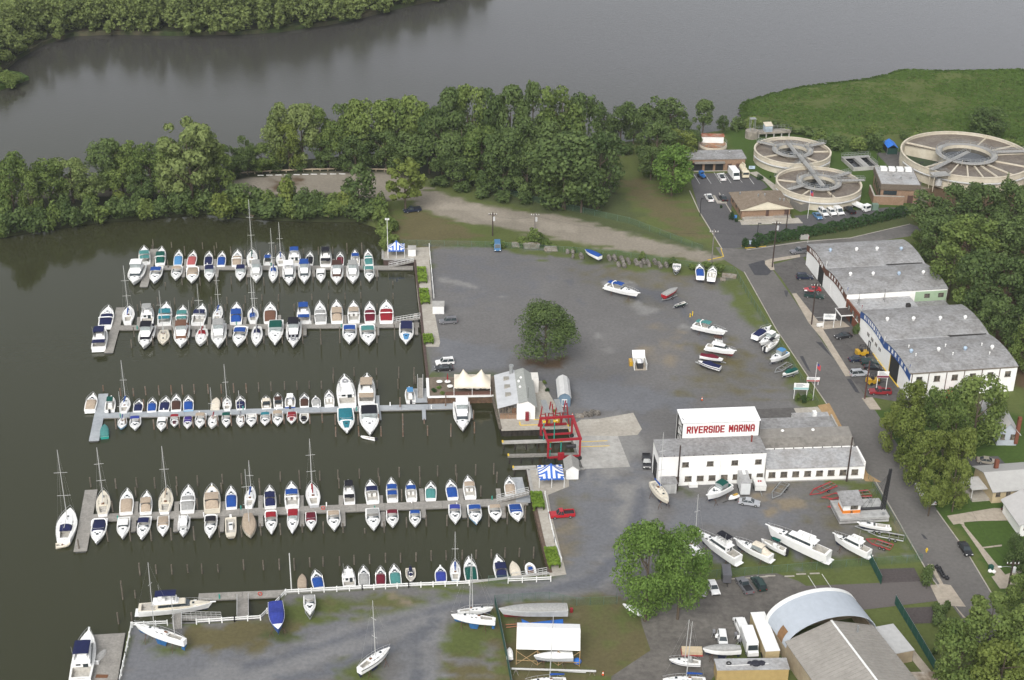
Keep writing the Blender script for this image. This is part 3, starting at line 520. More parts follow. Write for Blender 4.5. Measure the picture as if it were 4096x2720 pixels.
  for a,bb in[((x0,-hb*.66),(x1,-hb*.55)),((x1,-hb*.55),(x1,hb*.55)),((x1,hb*.55),(x0,hb*.66))]:
   d=Vector((bb[0]-a[0],bb[1]-a[1])).normalized();nn=Vector((-d.y,d.x))*.06
   fbm.prism([(a[0]+nn.x,a[1]+nn.y),(a[0]-nn.x,a[1]-nn.y),(bb[0]-nn.x,bb[1]-nn.y),(bb[0]+nn.x,bb[1]+nn.y)],z1+.1,z2)
  fbm.build('flybridge',M_GEL,root)
  MB().box(X(.33),X(.37),-hb*.4,hb*.4,z1+.1,z2+.1).build('helm_seat',M_DECK,root);MB().box(X(.44),X(.48),-hb*.5,hb*.5,z1+.1,z2-.1).build('helm_console',M_DECK,root)
  tc=cov if top is None else(M_GEL if top=='wh' else fab(top))
  if style!='none' and tc:
   for t in(.28,.50):MB().path([(X(t),-hb*.62,z1),(X(t),-hb*.62,z2+1.13),(X(t),hb*.62,z2+1.13),(X(t),hb*.62,z1)],.03,4).build('bimini_frame',M_STEEL,root)
   slabtop(.24,.52,hb*.68,z2+1.12,tc,'bimini_top')
   if style=='encl':
    e2=MB();x1=X(.515);x0=X(.25)
    e2.add([(x1,-hb*.58,z2),(x1,hb*.58,z2),(x1-.15,hb*.62,z2+1.15),(x1-.15,-hb*.62,z2+1.15)],[(0,1,2,3)])
    for sg in(-1,1):e2.add([(x0,sg*hb*.64,z2),(x1,sg*hb*.56,z2),(x1-.15,sg*hb*.62,z2+1.15),(x0,sg*hb*.64,z2+1.15)],[(0,1,2,3)])
    e2.build('clear_curtain',M_GREYGL,root)
  if style in('aft','encl')and cover and cover!='wh':slabtop(.04,.23,hb*.82,S+.95,cov,'aft_canopy',.08)
  for sg in(-1,1):MB().box(X(.76)-.3,X(.76)+.3,sg*hb*.62-.1,sg*hb*.62+.1,sheer(.76)+.03,sheer(.76)+.14).build('deck_locker',M_BLACK if cover in('wh','mr','bk')else M_DECK,root)
  MB().box(X(.74)-.22,X(.74)+.22,-.28,.28,sheer(.74)+.18,sheer(.74)+.3).build('hatch',M_GLASS,root)
  MB().box(X(.239),X(.245),-hb*.55,-hb*.1,S-.2,S+.85).box(X(.239),X(.245),hb*.1,hb*.5,S+.25,S+.8).build('saloon_door',M_WOOD if cream or cover=='tn' else M_GLASS,root)
  MB().box(-L/2-L*.05,-L/2+.02,-hb*.85,hb*.85,z0+.2,z0+.34).build('swim_platform',M_GEL,root)
  if poles:
   for sg in(-1,1):MB().tube((X(.35),sg*hb,S+.5),(X(.30),sg*(hb+.25),S+9.0),.05,5,.02).build('outrigger_pole',M_ALU,root)
  else:MB().tube((X(.3),hb*.7,z1),(X(.28),hb*.75,z1+3.2),.025,4).build('aerial',M_ALU,root)
  if dinghy:
   tb=MB();pp=[(X(.66),-.5,S+.65),(X(.80),-.5,S+.5),(X(.84),0,S+.5),(X(.80),.5,S+.5),(X(.66),.5,S+.65)];tb.path(pp,.2,6);tb.build('deck_dinghy',mat('hypalon_grey',(.3,.3,.32),.6,.1,2),root)
 elif kind in('cc','ct'):
  MB().box(X(.38),X(.52),-hb*.32,hb*.32,fl,fl+1.15).build('console',M_GEL,root)
  MB().box(X(.28),X(.35),-hb*.4,hb*.4,fl,fl+.8).build('seat',M_DECK,root)
  MB().add([(X(.52),-hb*.3,fl+1.1),(X(.52),hb*.3,fl+1.1),(X(.49),hb*.28,fl+1.5),(X(.49),-hb*.28,fl+1.5)],[(0,1,2,3)]).build('windshield',M_GLASS,root)
  if cover and style!='centre':
   for t in(.30,.54):MB().path([(X(t),-hb*.5,fl),(X(t),-hb*.5,S+1.5),(X(t),hb*.5,S+1.5),(X(t),hb*.5,fl)],.03,4).build('bimini_frame',M_STEEL,root)
   slabtop(.27,.58,hb*.58,S+1.5,cov,'bimini_top',.08)
  elif cover:
   MB().ball((X(.42),0,fl+.6),L*.13,10,6,.75).ball((X(.10),0,S+.1),.35,8,5,.5).build('console_cover',cov,root,True)
  engine=True
 elif kind=='cv':
  dome(.01,.985,1.0,lambda f:.45*math.sin(min(1,.15+f*.9)*math.pi)**.7+.08,cov,'boat_cover',steps=10)
 elif kind=='tarp':
  dome(.02,.80,.97,lambda f:.15+.55*math.exp(-((f-.62)/.2)**2)+.15*(1-f),cov,'boat_cover',steps=10)
 elif kind in('rb','jon'):
  tb=MB()
  if kind=='rb':
   for sg in(-1,1):tb.path([(X(t),sg*hw(t,B,'rb')*.85,sheer(t)+.05)for t in(0,.3,.6,.8,.9)]+[(X(.98),0,sheer(1)+.1)],.24*B/2,7)
   fixn(tb.build('buoyancy_tube',{'wh':M_GEL,'cr':M_CREAM}.get(hull,M_GEL),root))
  MB().box(X(.4),X(.48),-hb*.6,hb*.6,fl,S).build('thwart',M_WOOD if kind=='rb' else M_BLACK,root)
  if kind=='jon':MB().box(X(.7),X(.78),-hb*.55,hb*.55,fl,S).build('thwart',M_BLACK,root)
  if cover:MB().box(X(.45),X(.62),-hb*.4,hb*.4,S,S+.5).build('console_cover',cov,root)
 elif kind=='sl':
  zr=.42 if L>7 else.34
  if not whole:
   dome(.34,.76,.60,lambda f:zr*(1-f*.45),M_CREAM if cream else M_GEL,'cabin_trunk')
   wn=MB()
   for sg in(-1,1):
    for t in(.42,.52):wn.box(X(t)-L*.025,X(t)+L*.025,sg*outer(t)*.585-.02,sg*outer(t)*.585+.02,sheer(t)+.12,sheer(t)+.3)
   wn.build('cabin_window',M_GLASS,root)
   MB().box(X(.335),X(.40),-B*.1,B*.1,S+zr-.02,S+zr+.07).build('companionway',M_WOOD,root)
   MB().box(X(.68)-.22,X(.68)+.22,-.22,.22,sheer(.68)+zr*.75,sheer(.68)+zr*.75+.1).build('hatch',M_GLASS,root)
  else:dome(.02,.97,.98,lambda f:.5*math.sin(min(1,.2+f*.8)*math.pi)**.7+.15,cov,'boat_cover',steps=10)
  if dodger:dome(.26,.40,.62,lambda f:.35+.75*math.sin(f*math.pi)**.5,fab(dodger),'dodger',.1)
 def rig(t,mh,nm='mast',bo=True,sc=None):
  base=Vector((X(t),0,sheer(t)));topp=Vector((X(t)-mh*.02,0,sheer(t)+mh))
  mo=MB().tube(base,topp,.085 if mh>9 else.07,6,.055).build(nm,M_ALU,root)
  if spread:
   for f in((.52,)if mh<13 else(.36,.68)):
    c=base.lerp(topp,f);MB().tube(c+Vector((0,-B*.32,.08)),c+Vector((0,B*.32,.08)),.045,4).build('spreader',M_ALU,mo)
  ry=MB();hw_=outer(t)
  for q in((X(1),0,sheer(1)),(X(.02),0,sheer(0)),(X(t),-hw_,sheer(t)),(X(t),hw_,sheer(t))):ry.tube(topp,q,.008,3)
  ry.build('rigging',M_STEEL,mo)
  if bo:
   a=Vector((X(t),0,sheer(t)+1.3));e=Vector((X(max(.05,t-.36)),B*.02,sheer(t)+1.2));MB().tube(a,e,.07,6).build('boom',M_ALU,root)
   if sc:MB().tube(a+Vector((0,0,.14)),e+Vector((0,0,.1)),.23,7,.13).build('sail_cover',fab(sc),root)
 if mast:
  for i,(t,mh)in enumerate(mast):rig(t,mh,'mast',boom and i==0,cover if not whole else None)
 if engine:
  MB().box(-L/2-.45,-L/2+.05,-.22,.22,z0+.3,z0+F+.45).box(-L/2-.3,-L/2-.1,-.1,.1,z0-.3,z0+.4).build('outboard_motor',M_BLACK if kind!='ct' else M_GEL,root)
 if land is not None and kind=='sl' and keel:
  k=MB();k.add([(X(.36),-.09,z0-.3),(X(.60),-.09,z0-.3),(X(.56),-.07,.15),(X(.40),-.07,.15),(X(.36),.09,z0-.3),(X(.60),.09,z0-.3),(X(.56),.07,.15),(X(.40),.07,.15)],[(0,1,2,3),(7,6,5,4),(0,4,5,1),(1,5,6,2),(2,6,7,3),(3,7,4,0)])
  k.build('keel',bm_,root);MB().box(X(.02),X(.08),-.05,.05,.6,z0).build('rudder',bm_,root)
 return root
def stands(root,L,B,h,n=2):
 c,s=math.cos(root.rotation_euler[2]),math.sin(root.rotation_euler[2])
 for i,t in enumerate([-.28,.25][:n]):
  for sg in(-1,1):
   x,y=L*t,sg*B*.42;st=thing('jack_stand',(root.location[0]+x*c-y*s,root.location[1]+x*s+y*c,0),root.rotation_euler[2]+(0 if sg>0 else math.pi),'rusty jack stand propping up the '+' '.join(root['label'].split()[:9]),'stand','jack stands under boats ashore')
   m=MB()
   for a in(0,2.1,4.2):m.tube((.5*math.cos(a),.5*math.sin(a),0),(0,0,h*.8),.035,4)
   m.build('tripod',mat('rusty_steel',(.11,.06,.04),.8,.3,5),st);MB().tube((0,0,h*.75),(0,-.25,h+.15),.04,5).box(-.15,.15,-.4,-.12,h+.1,h+.16).build('screw_pad',MATS['rusty_steel'],st)
def place_boat(Tm,bow,stern,beam,zd,kind,label,land=None,**kw):
 zb=(WZ if land is None else 0.0)
 a=Tm.g(*bow,zb+zd*1.15);b=Tm.g(*stern,zb+zd)
 L=(a-b).to_2d().length;mid=(a+b)/2;k=ppm(mid);B=beam*Tm.k/k
 L=max(L,B*2.0)
 if kw.pop('fixL',None):L=min(L,B*3.4)
 F=zd if land is None else kw.pop('F',1.2)
 cat=kw.pop('cat',None)or('sailboat' if kind=='sl' else 'dinghy' if kind in('rb','jon')else 'boat')
 nm=kw.pop('name',None)or{'sl':'sailboat','fb':'flybridge_cruiser','ex':'cabin_cruiser','cu':'hardtop_boat','cc':'centre_console_boat','ct':'catamaran_boat','cv':'covered_boat','tarp':'covered_boat','rb':'inflatable_dinghy','jon':'jon_boat'}[kind]
 if kw.get('mast'):kw['mast']=[(t,mh)if mh>0 else(t,8)for t,mh in kw['mast']]
 return make_boat(nm,kind,L,B,(mid.x,mid.y,zb),ang(b,a),label,cat,F=F,land=land,**kw),L,B
KINDTXT=dict(sl='sailboat',fb='flybridge cruiser',ex='cabin cruiser',cu='hardtop cabin boat',cc='centre console boat',ct='twin hulled fishing boat',cv='covered boat',tarp='covered boat',rb='inflatable dinghy',jon='open utility boat')
def look(kind,kw):
 c=CNAME.get(kw.get('cover'),'');st=kw.get('style','bim');hl={'cr':'cream','bl':'blue hulled','lb':'light blue','nv':'navy hulled','gr':'grey','te':'teal','rd':'red','wh':'white','gn':'green'}[kw.get('hull','wh')]
 if kind=='sl':return f'{hl} sailboat under {c} cover' if st=='all' else(f'{hl} sailboat with {c} sail cover' if c else f'{hl} sailboat with bare boom')
 b=f'{hl} {KINDTXT[kind]}'
 if kind in('cv','tarp'):return f'{hl} boat under {c} cover'
 if not c:return b+' open'
 if kind=='fb':return f'{b} with {c} '+('top' if st=='bim' else 'canvas')
 return f'{b} with {c} '+{'full':'cockpit cover','bim':'bimini','bim2':'canopies','encl':'enclosure','bow':'seats','open':'trim','centre':'console cover','none':'trim'}.get(st,'top')
ROWS={}
def row(key,where,group,items):
 """items: (T, bow, stern, beam, deck height, kind, options); numbered from the left"""
 n=0
 for it in items:
  Tm,bow,stern,beam,zd,kind,kw=it;kw=dict(kw);n+=1
  lb=kw.pop('label',None)or f'{look(kind, kw)}, {nth(n)} from left {where}'
  ROWS[(key,n)]=place_boat(Tm,bow,stern,beam,zd,kind,lb,group=group,**kw)
k=dict
row('1f','behind the topmost pier','boats moored behind the topmost pier',[(R1a,(378,580),(390,835),185,1.1,'ex',k(cover='te',style='bim2')),(R1a,(658,592),(628,845),165,1.1,'ex',k(cover='gn',style='encl',arch=1)),(R1a,(930,645),(908,868),145,1.0,'ex',k(cover='lb',style='full')),(R1a,(1160,655),(1115,868),150,1.0,'ex',k(cover='pk',style='full')),(R1a,(1405,665),(1385,862),140,.95,'ex',k(cover='nv',style='full')),(R1a,(1612,665),(1588,872),140,.95,'ex',k(cover='bl',style='full')),(R1a,(1850,640),(1835,868),165,1.1,'ex',k(cover='tn',style='full',arch=1)),(R1a,(2092,618),(2068,865),170,1.1,'sl',k(cover='gn',mast=[(.62,17.5)])),(R1a,(2335,690),(2318,850),130,.9,'cu',k(cover='bl')),(R1b,(166,665),(170,860),150,1.0,'sl',k(cover='bl',mast=[(.62,11)])),(R1b,(388,620),(385,845),195,1.3,'fb',k(cover='bl',style='bim')),(R1b,(632,672),(616,855),130,.9,'ex',k(cover='bk',style='full')),(R1b,(882,610),(876,860),185,1.3,'fb',k(cover='bk',style='encl')),(R1b,(1105,680),(1100,855),125,.9,'ex',k(cover='mr',style='full')),(R1b,(1335,642),(1348,855),140,1.0,'ex',k(cover='bl',style='bim')),(R1b,(1535,640),(1560,862),145,1.1,'ex',k(cover='te',style='full',arch=1))])
row('1n','in front of topmost pier','boats moored in front of the topmost pier',[(R1a,(205,1135),(300,860),265,1.5,'fb',k(cover='wh',style='encl',top='wh',label='largest white flybridge cruiser moored left of the topmost pier end')),(R1a,(530,1135),(592,890),200,1.15,'ex',k(cover='bl',style='bim',stripe='bl')),(R1a,(870,1085),(908,890),175,1.0,'ex',k(cover='tn',style='bim')),(R1a,(1125,1130),(1152,905),200,1.1,'ex',k(cover='tn',style='full',arch=1)),(R1a,(1400,1105),(1412,885),165,1.0,'ex',k(cover='nv',style='encl')),(R1a,(1884,1100),(1910,880),165,1.0,'ex',k(cover='nv',style='encl')),(R1a,(2140,1110),(2150,880),185,1.3,'fb',k(cover='gy',style='encl')),(R1b,(40,1125),(62,880),150,1.1,'sl',k(cover='bl',dodger='bl',mast=[(.55,14)])),(R1b,(300,1150),(300,880),215,1.4,'fb',k(cover='wh',style='bim',top='wh')),(R1b,(540,1130),(540,860),200,1.3,'fb',k(cover='bl',style='encl')),(R1b,(800,1125),(800,920),150,1.0,'cu',k(cover='wh')),(R1b,(1047,1140),(1058,880),205,1.3,'fb',k(cover='br',style='encl')),(R1b,(1305,1130),(1300,880),205,1.3,'fb',k(cover='gy',style='encl')),(R1b,(1566,1110),(1560,885),165,1.05,'ex',k(cover='te',style='bim'))])
row('2f','behind second pier','boats moored behind the second pier',[(R2a,(318,290),(268,545),195,1.2,'ex',k(cover='nv',style='full',arch=1)),(R2a,(600,275),(572,500),165,1.1,'sl',k(cover='bl',mast=[(.55,14)],label='white sailboat with blue rigging covers beside the second pier end')),(R2a,(850,280),(835,500),180,1.3,'fb',k(cover='gy',style='bim')),(R2a,(1098,245),(1065,525),190,1.15,'ex',k(cover='tl',style='bim2',arch=1)),(R2a,(1322,290),(1300,520),165,1.1,'ex',k(cover='te',style='bim2',arch=1)),(R2a,(1585,270),(1515,520),185,1.2,'ex',k(cover='nv',style='bim',arch=1)),(R2a,(1828,275),(1762,490),130,1.0,'sl',k(cover='bl',mast=[(.70,13)])),(R2a,(2045,250),(2036,512),170,1.1,'ex',k(cover='bl',style='encl')),(R2a,(2268,290),(2265,490),150,1.1,'sl',k(cover='nv',dodger='bl',mast=[(.55,17)])),(R2b,(140,250),(136,495),180,1.1,'ex',k(cover='bt',style='full')),(R2b,(590,250),(588,492),185,1.3,'fb',k(cover='bl',style='encl')),(R2b,(806,230),(820,505),165,1.1,'ex',k(cover='gy',style='full',arch=1)),(R2b,(1030,218),(1040,498),170,1.1,'ex',k(cover='tn',style='encl')),(R2b,(1262,230),(1266,494),168,1.1,'ex',k(cover='tn',style='bim',arch=1)),(R2b,(1478,240),(1486,494),158,1.1,'ex',k(cover='mr',style='full',arch=1)),(R2b,(1704,220),(1704,488),195,1.3,'ex',k(cover='rd',style='full',arch=1))])
row('2n','in front of second pier','boats moored in front of the second pier',[(R2a,(235,560),(180,840),205,1.3,'fb',k(cover='nv',style='encl',label='white flybridge cruiser under navy canvas, stern out, left of second pier end')),(R2a,(785,830),(860,560),215,1.4,'fb',k(cover='bk',style='encl')),(R2a,(1050,790),(1065,605),165,1.0,'sl',k(hull='cr',cream=1,mast=[(.45,13)])),(R2a,(1285,815),(1318,550),215,1.4,'fb',k(cover='bt',style='encl',poles=1)),(R2a,(1545,800),(1595,590),170,1.1,'sl',k(cover='rd',dodger='rd',mast=[(.5,15)])),(R2a,(1795,820),(1810,520),210,1.4,'fb',k(cover='gy',style='encl')),(R2a,(2052,810),(2118,560),190,1.15,'ex',k(cover='bl',style='bim',arch=1)),(R2a,(2305,810),(2330,560),155,1.1,'sl',k(cover='nv',dodger='nv',mast=[(.55,16)])),(R2b,(200,790),(220,470),210,1.3,'ex',k(cover='gn',style='encl',arch=1)),(R2b,(445,815),(462,500),210,1.4,'fb',k(cover='bk',style='encl',dinghy=1)),(R2b,(1205,775),(1210,530),195,1.2,'ex',k(cover='bl',style='bim')),(R2b,(1470,790),(1442,535),215,1.2,'ex',k(cover='te',style='bim',arch=1)),(R2b,(1970,780),(1978,510),200,1.2,'ex',k(cover='nv',style='bim2',bowcover='lb',label='white cabin cruiser with navy bimini and light blue foredeck pad'))])
row('3f','behind third pier','boats moored behind the third pier',[(R3a,(180,392),(130,602),160,1.0,'ex',k(cover='tn',style='full',label='white cabin cruiser with tan cover left of third pier end')),(R3a,(422,412),(398,620),142,.9,'cc',k(cover='gn')),(R3a,(635,432),(582,632),145,.95,'sl',k(cover='bl',mast=[(.68,11.5)])),(R3a,(800,482),(775,622),130,.85,'ex',k(cover='nv',style='full')),(R3a,(980,462),(965,622),130,.85,'ex',k(cover='bl',style='full')),(R3a,(1162,442),(1128,612),150,.9,'ex',k(cover='nv',style='full')),(R3a,(1300,412),(1295,608),142,.95,'ex',k(cover='br',style='full')),(R3a,(1462,428),(1462,608),142,.9,'ex',k(cover='bl',style='full',hull='lb')),(R3a,(1842,442),(1820,595),130,.85,'cv',k(cover='cr',hull='cr')),(R3a,(1982,436),(1985,600),125,.9,'sl',k(mast=[(.62,10.5)])),(R3a,(2160,436),(2172,590),132,.85,'ex',k(cover='nv',style='full')),(R3b,(110,376),(116,482),100,.8,'cu',k(cover='cr',cream=1)),(R3b,(228,350),(236,476),96,.85,'cu',k(cover='br')),(R3b,(355,332),(352,472),108,.85,'cc',k(hull='bl',cover='wh')),(R3b,(496,350),(496,466),95,.8,'ex',k(cover='br',style='full')),(R3b,(608,366),(618,462),92,.75,'ex',k(cover='gy',style='full',rail=0)),(R3b,(742,318),(748,460),102,.9,'ex',k(cover='gy',style='open')),(R3b,(898,160),(928,445),192,1.6,'fb',k(cover='wh',style='none',dinghy=1)),(R3b,(1125,150),(1118,425),178,1.6,'fb',k(cover='tn',style='encl',poles=0)),(R3b,(1548,266),(1566,416),105,.8,'cc',k(cover='lb',label='small white open boat with light blue bimini by the blue grey ramp float'))])
row('3n','in front of third pier','boats moored in front of the third pier',[(R3a,(330,800),(332,968),120,.7,'cv',k(cover='te',hull='te',label='green covered dinghy tied to the third pier end float',cat='dinghy')),(R3a,(555,855),(582,715),128,.75,'sl',k(hull='lb',cover='bl',mast=[(.5,8.5)])),(R3a,(740,862),(750,708),155,.85,'ex',k(cover='vb',style='bim')),(R3a,(1092,875),(1116,705),142,.9,'cu',k(cover='wh')),(R3a,(1270,822),(1286,692),128,.75,'ex',k(cover='rd',style='bim',bowcover='mr')),(R3a,(1445,846),(1460,695),125,.8,'ex',k(cover='pu',style='full')),(R3a,(1606,838),(1640,655),152,.9,'ex',k(cover='tn',style='bim')),(R3a,(1772,842),(1814,675),138,.85,'sl',k(cover='rd',mast=[(.5,9)])),(R3a,(1970,826),(1980,655),130,.85,'ex',k(cover='gn',style='bim')),(R3a,(2165,820),(2170,672),125,.85,'sl',k(cover='nv',mast=[(.5,8)])),(R3a,(2310,818),(2312,655),142,.85,'ex',k(cover='wh',style='open')),(R3b,(100,648),(106,542),102,.75,'ex',k(cover='tl',style='bim')),(R3b,(226,652),(230,515),112,.85,'ex',k(cover='tn',style='bim')),(R3b,(366,632),(371,520),104,.75,'ex',k(cover='rd',style='full',bowcover='rd')),(R3b,(490,632),(494,535),95,.65,'jon',k(cover='bk')),(R3b,(925,720),(905,480),172,1.2,'ex',k(cover='tl',style='full',bowcover='tl',label='long white cabin cruiser with teal covers on cockpit and foredeck')),(R3b,(1156,735),(1142,440),198,1.5,'ex',k(cover='bk',style='encl',arch=1)),(R3b,(1062,768),(1208,795),34,.4,'rb',k(hull='wh',engine=1,label='small white inflatable dinghy with yellow seats behind black topped cruiser')),(R3b,(2090,690),(2072,420),180,1.5,'fb',k(cover='wh',style='encl',top='wh',label='white hardtop flybridge cruiser by the patio bulkhead'))])
row('4f','behind fourth pier','boats moored behind the fourth pier',[(R4a,(275,905),(180,1350),275,1.4,'sl',k(dodger='nv',mast=[(.58,17.8)],label='largest white sailboat with tall mast left of the fourth pier end')),(R4a,(725,672),(710,1000),195,1.2,'sl',k(cream=1,mast=[(.62,13.2)])),(R4a,(1045,675),(1025,980),188,1.15,'ex',k(cover='tn',style='full')),(R4a,(1306,706),(1290,982),168,1.05,'ex',k(cover='tn',style='encl')),(R4a,(1588,640),(1542,970),195,1.2,'sl',k(cover='tn',cream=1,mast=[(.72,12.4)])),(R4a,(1868,628),(1852,955),200,1.3,'ex',k(cover='gy',style='full',arch=1)),(R4a,(2182,610),(2188,945),228,1.4,'ex',k(cover='tn',style='encl',hull='cr',cream=1)),(R4b,(80,572),(86,845),160,1.05,'ex',k(cover='bl',style='full')),(R4b,(366,552),(318,835),152,1.0,'sl',k(cover='bl',mast=[(.7,8.3)])),(R4b,(600,562),(612,835),168,1.05,'ex',k(cover='nv',style='encl')),(R4b,(895,515),(906,825),200,1.2,'ex',k(cover='bl',style='bim',arch=1)),(R4b,(1160,505),(1206,812),195,1.15,'sl',k(cover='rd',hull='gr',mast=[(.68,13.2)])),(R4b,(1662,500),(1682,775),158,1.1,'fb',k(cover='bk',style='encl')),(R4b,(1958,492),(1996,765),188,1.15,'ex',k(cover='nv',style='bim',hatch=0)),(R4b,(2242,462),(2260,745),162,1.05,'ex',k(cover='bl',style='bim2')),(R4c,(210,492),(226,672),122,1.0,'ex',k(cover='bl',style='bim',stripe='bl')),(R4c,(426,502),(426,665),122,.95,'ex',k(cover='te',style='full')),(R4c,(628,482),(658,655),128,1.0,'ex',k(cover='bl',style='full')),(R4c,(812,442),(842,648),132,1.05,'ex',k(cover='tn',style='bim')),(R4c,(1245,452),(1262,622),122,.95,'ex',k(cover='tn',style='full'))])
row('4n','in front of fourth pier','boats moored in front of the fourth pier',[(R4a,(620,1380),(682,1060),210,1.15,'ex',k(cover='nv',style='full',arch=1)),(R4a,(975,1312),(1000,1040),178,1.1,'cu',k(cover='wh')),(R4a,(1230,1325),(1292,1030),182,1.1,'ex',k(cover='nv',style='bim')),(R4a,(1520,1282),(1530,1025),168,1.0,'ex',k(cover='tn',style='full')),(R4a,(1790,1280),(1815,1040),168,1.15,'fb',k(cover='wh',style='none')),(R4a,(2150,1305),(2182,1010),172,1.1,'ex',k(cover='bk',style='bim',arch=1)),(R4b,(80,1235),(76,975),152,1.0,'ct',k(hull='cr',cream=1)),(R4b,(345,1225),(310,935),200,1.2,'sl',k(hull='cr',cover='tn',style='all',mast=[(.45,13.5)])),(R4b,(626,1185),(620,885),168,1.1,'ex',k(cover='rd',style='bim',arch=1)),(R4b,(905,1175),(926,870),162,1.1,'ex',k(cover='rd',style='encl')),(R4b,(1165,1135),(1156,905),156,1.0,'ex',k(cover='mr',style='full')),(R4b,(1475,1135),(1460,880),188,1.1,'ex',k(cover='tn',style='bim')),(R4b,(2010,1132),(1985,850),202,1.15,'ex',k(cover='gy',style='bim')),(R4b,(2265,1090),(2252,880),172,1.05,'ex',k(cover='mr',style='bim')),(R4c,(265,945),(260,795),126,.95,'ex',k(cover='bl',style='bim')),(R4c,(686,915),(672,725),136,1.0,'ex',k(cover='vb',style='bim')),(R4c,(905,920),(872,725),150,1.0,'ex',k(cover='bl',style='bim',hull='lb')),(R4c,(1115,890),(1086,735),138,.95,'ex',k(cover='tn',style='bim',rail=0)),(R4c,(1345,890),(1300,722),152,.95,'ex',k(cover='bl',style='full'))])
row('5','along the seawall','boats moored along the seawall',[(R5b,(213,425),(214,540),76,.7,'cv',k(cover='tn',hull='cr')),(R5b,(316,406),(346,532),96,.9,'ex',k(cover='bl',style='full')),(R5b,(572,376),(586,518),106,1.1,'fb',k(cover='wh',style='none')),(R5b,(696,372),(702,516),92,.95,'ex',k(cover='gy',style='full')),(R5b,(830,378),(832,508),86,.9,'ex',k(cover='mr',style='full')),(R5b,(936,362),(952,506),96,.95,'ex',k(cover='te',style='full')),(R5b,(1072,482),(1065,378),82,.65,'cc',k(cover='nv',style='centre',cream=1)),(R5b,(1300,362),(1308,486),96,.85,'ex',k(cover='vb',style='full',rail=0)),(R5b,(1416,315),(1421,476),86,.9,'sl',k(cover='bl',hull='lb',mast=[(.62,9)])),(R5b,(1524,300),(1550,476),108,1.0,'ex',k(cover='gn',style='full')),(R5b,(1746,285),(1792,466),106,1.1,'ex',k(cover='nv',style='encl')),(R5b,(1868,325),(1906,456),88,.95,'cv',k(cover='cr')),(R5b,(2000,346),(2022,442),82,.6,'rb',k(hull='wh',cover='bl'))])
tend,_,_=place_boat(R4a,(255,1400),(95,1425),95,.5,'rb','cream inflatable dinghy slung at the stern of largest sailboat',hull='cr',cream=1)
row('sw','by the lower left dock','motor yachts by the lower left dock',[(R6,(1535,540),(835,590),140,1.5,'fb',k(cover='nv',style='bim',cream=1,label='long cream motor yacht lying broadside at the lower left dock')),(R6,(368,800),(280,1265),215,1.7,'fb',k(cover='nv',style='bim',label='white motor yacht with navy canvas at the bottom left plank dock'))])
def ashore(Tm,bow,stern,beam,zd,kind,label,land,st=True,**kw):
 r,L,B=place_boat(Tm,bow,stern,beam,zd,kind,label,land=land,group='boats stored ashore in the yard',**kw)
 if st:stands(r,L,B,land+.35)
 return r,L,B
ashore(R6,(795,735),(1275,905),92,2.9,'sl','white ketch with two bare masts and blue keel near the corner fence',1.3,boot='bl',mast=[(.60,15.5),(.20,9)],boom=False,F=1.3)
ashore(R7,(266,670),(240,410),152,2.4,'tarp','boat fully shrouded in bright blue tarpaulin beside the white rail fence',.9,cover='vb',hull='bl',boot='bl',F=1.5)
ashore(R7,(567,515),(560,345),118,1.9,'ex','white cuddy boat on a trailer below the seawall fence',.8,False,cover='gy',style='bim',F=1.0)
ashore(R7,(1325,815),(1030,1035),105,2.6,'sl','white sailboat on stands alone beside the curving gravel track',1.1,mast=[(.52,13)],boom=False,F=1.2,stripe='bk')
ashore(R7,(1895,512),(2318,572),84,2.6,'sl','white sailboat on a red cradle by the green corner fence',1.2,mast=[(.58,13.5)],boom=False,F=1.2,boot='bl')
ashore(R7,(2300,440),(1960,492),60,2.4,'sl','smaller white sailboat partly hidden behind the cradled sailboat',1.0,mast=[(.42,13)],boom=False,F=1.1)
ashore(Y11,(838,500),(532,418),84,2.5,'ex','long white express cruiser with blue canvas standing alone on the gravel',.8,cover='bl',style='bim2',arch=1,F=1.4,boot='dk')
ashore(Y11,(1205,450),(1075,525),70,1.9,'cv','red runabout under a grey cover on its trailer',.75,False,cover='gy',hull='rd',boot='rd',F=.9)
ashore(Y11,(1175,632),(1275,600),34,1.0,'jon','small green jon boat on a trailer',.5,False,hull='gn',F=.5)
ashore(Y11,(1660,862),(1362,790),86,2.5,'ex','white express cruiser with teal canvas and radar arch on the gravel',.8,cover='te',style='bim2',arch=1,F=1.4)
ashore(Y11,(1750,1045),(1478,995),76,2.4,'fb','white flybridge cruiser with brown bimini top and red bottom',.8,cover='br',style='bim',F=1.3,boot='rd')
ashore(Y11,(1636,1130),(1420,1092),58,1.7,'tarp','white runabout with red cockpit cover beside the flybridge cruiser',.7,False,cover='mr',F=.9)
ashore(Y11,(1400,1148),(1610,1212),62,1.7,'tarp','navy covered bowrider on a trailer',.7,False,cover='nv',F=.9,stripe='nv')
ashore(Y11,(2080,822),(1935,915),92,2.0,'ex','white cabin boat with navy cockpit cover first along the green fence',.7,cover='nv',style='full',F=1.2)
ashore(Y11,(1985,968),(2140,888),78,2.2,'ex','white cabin boat with clear enclosure second along the green fence',.7,cover='wh',style='encl',F=1.2)
ashore(Y11,(2165,942),(2030,1032),64,1.8,'cc','white centre console boat with black bimini by the green fence',.7,False,cover='bk',F=1.0)
ashore(Y11,(2085,1130),(2232,1058),84,2.1,'ex','white cuddy boat with faded blue canopy by the green fence',.7,False,cover='lb',style='encl',F=1.2)
ashore(Y11,(2195,1275),(2325,1228),56,1.4,'tarp','small white boat with dark green cover on a trailer',.6,False,cover='gn',F=.7)
ashore(Y11,(330,95),(475,165),62,1.8,'cv','boat under bright blue tarpaulin at the far yard edge',.7,False,cover='bl',F=1.0)
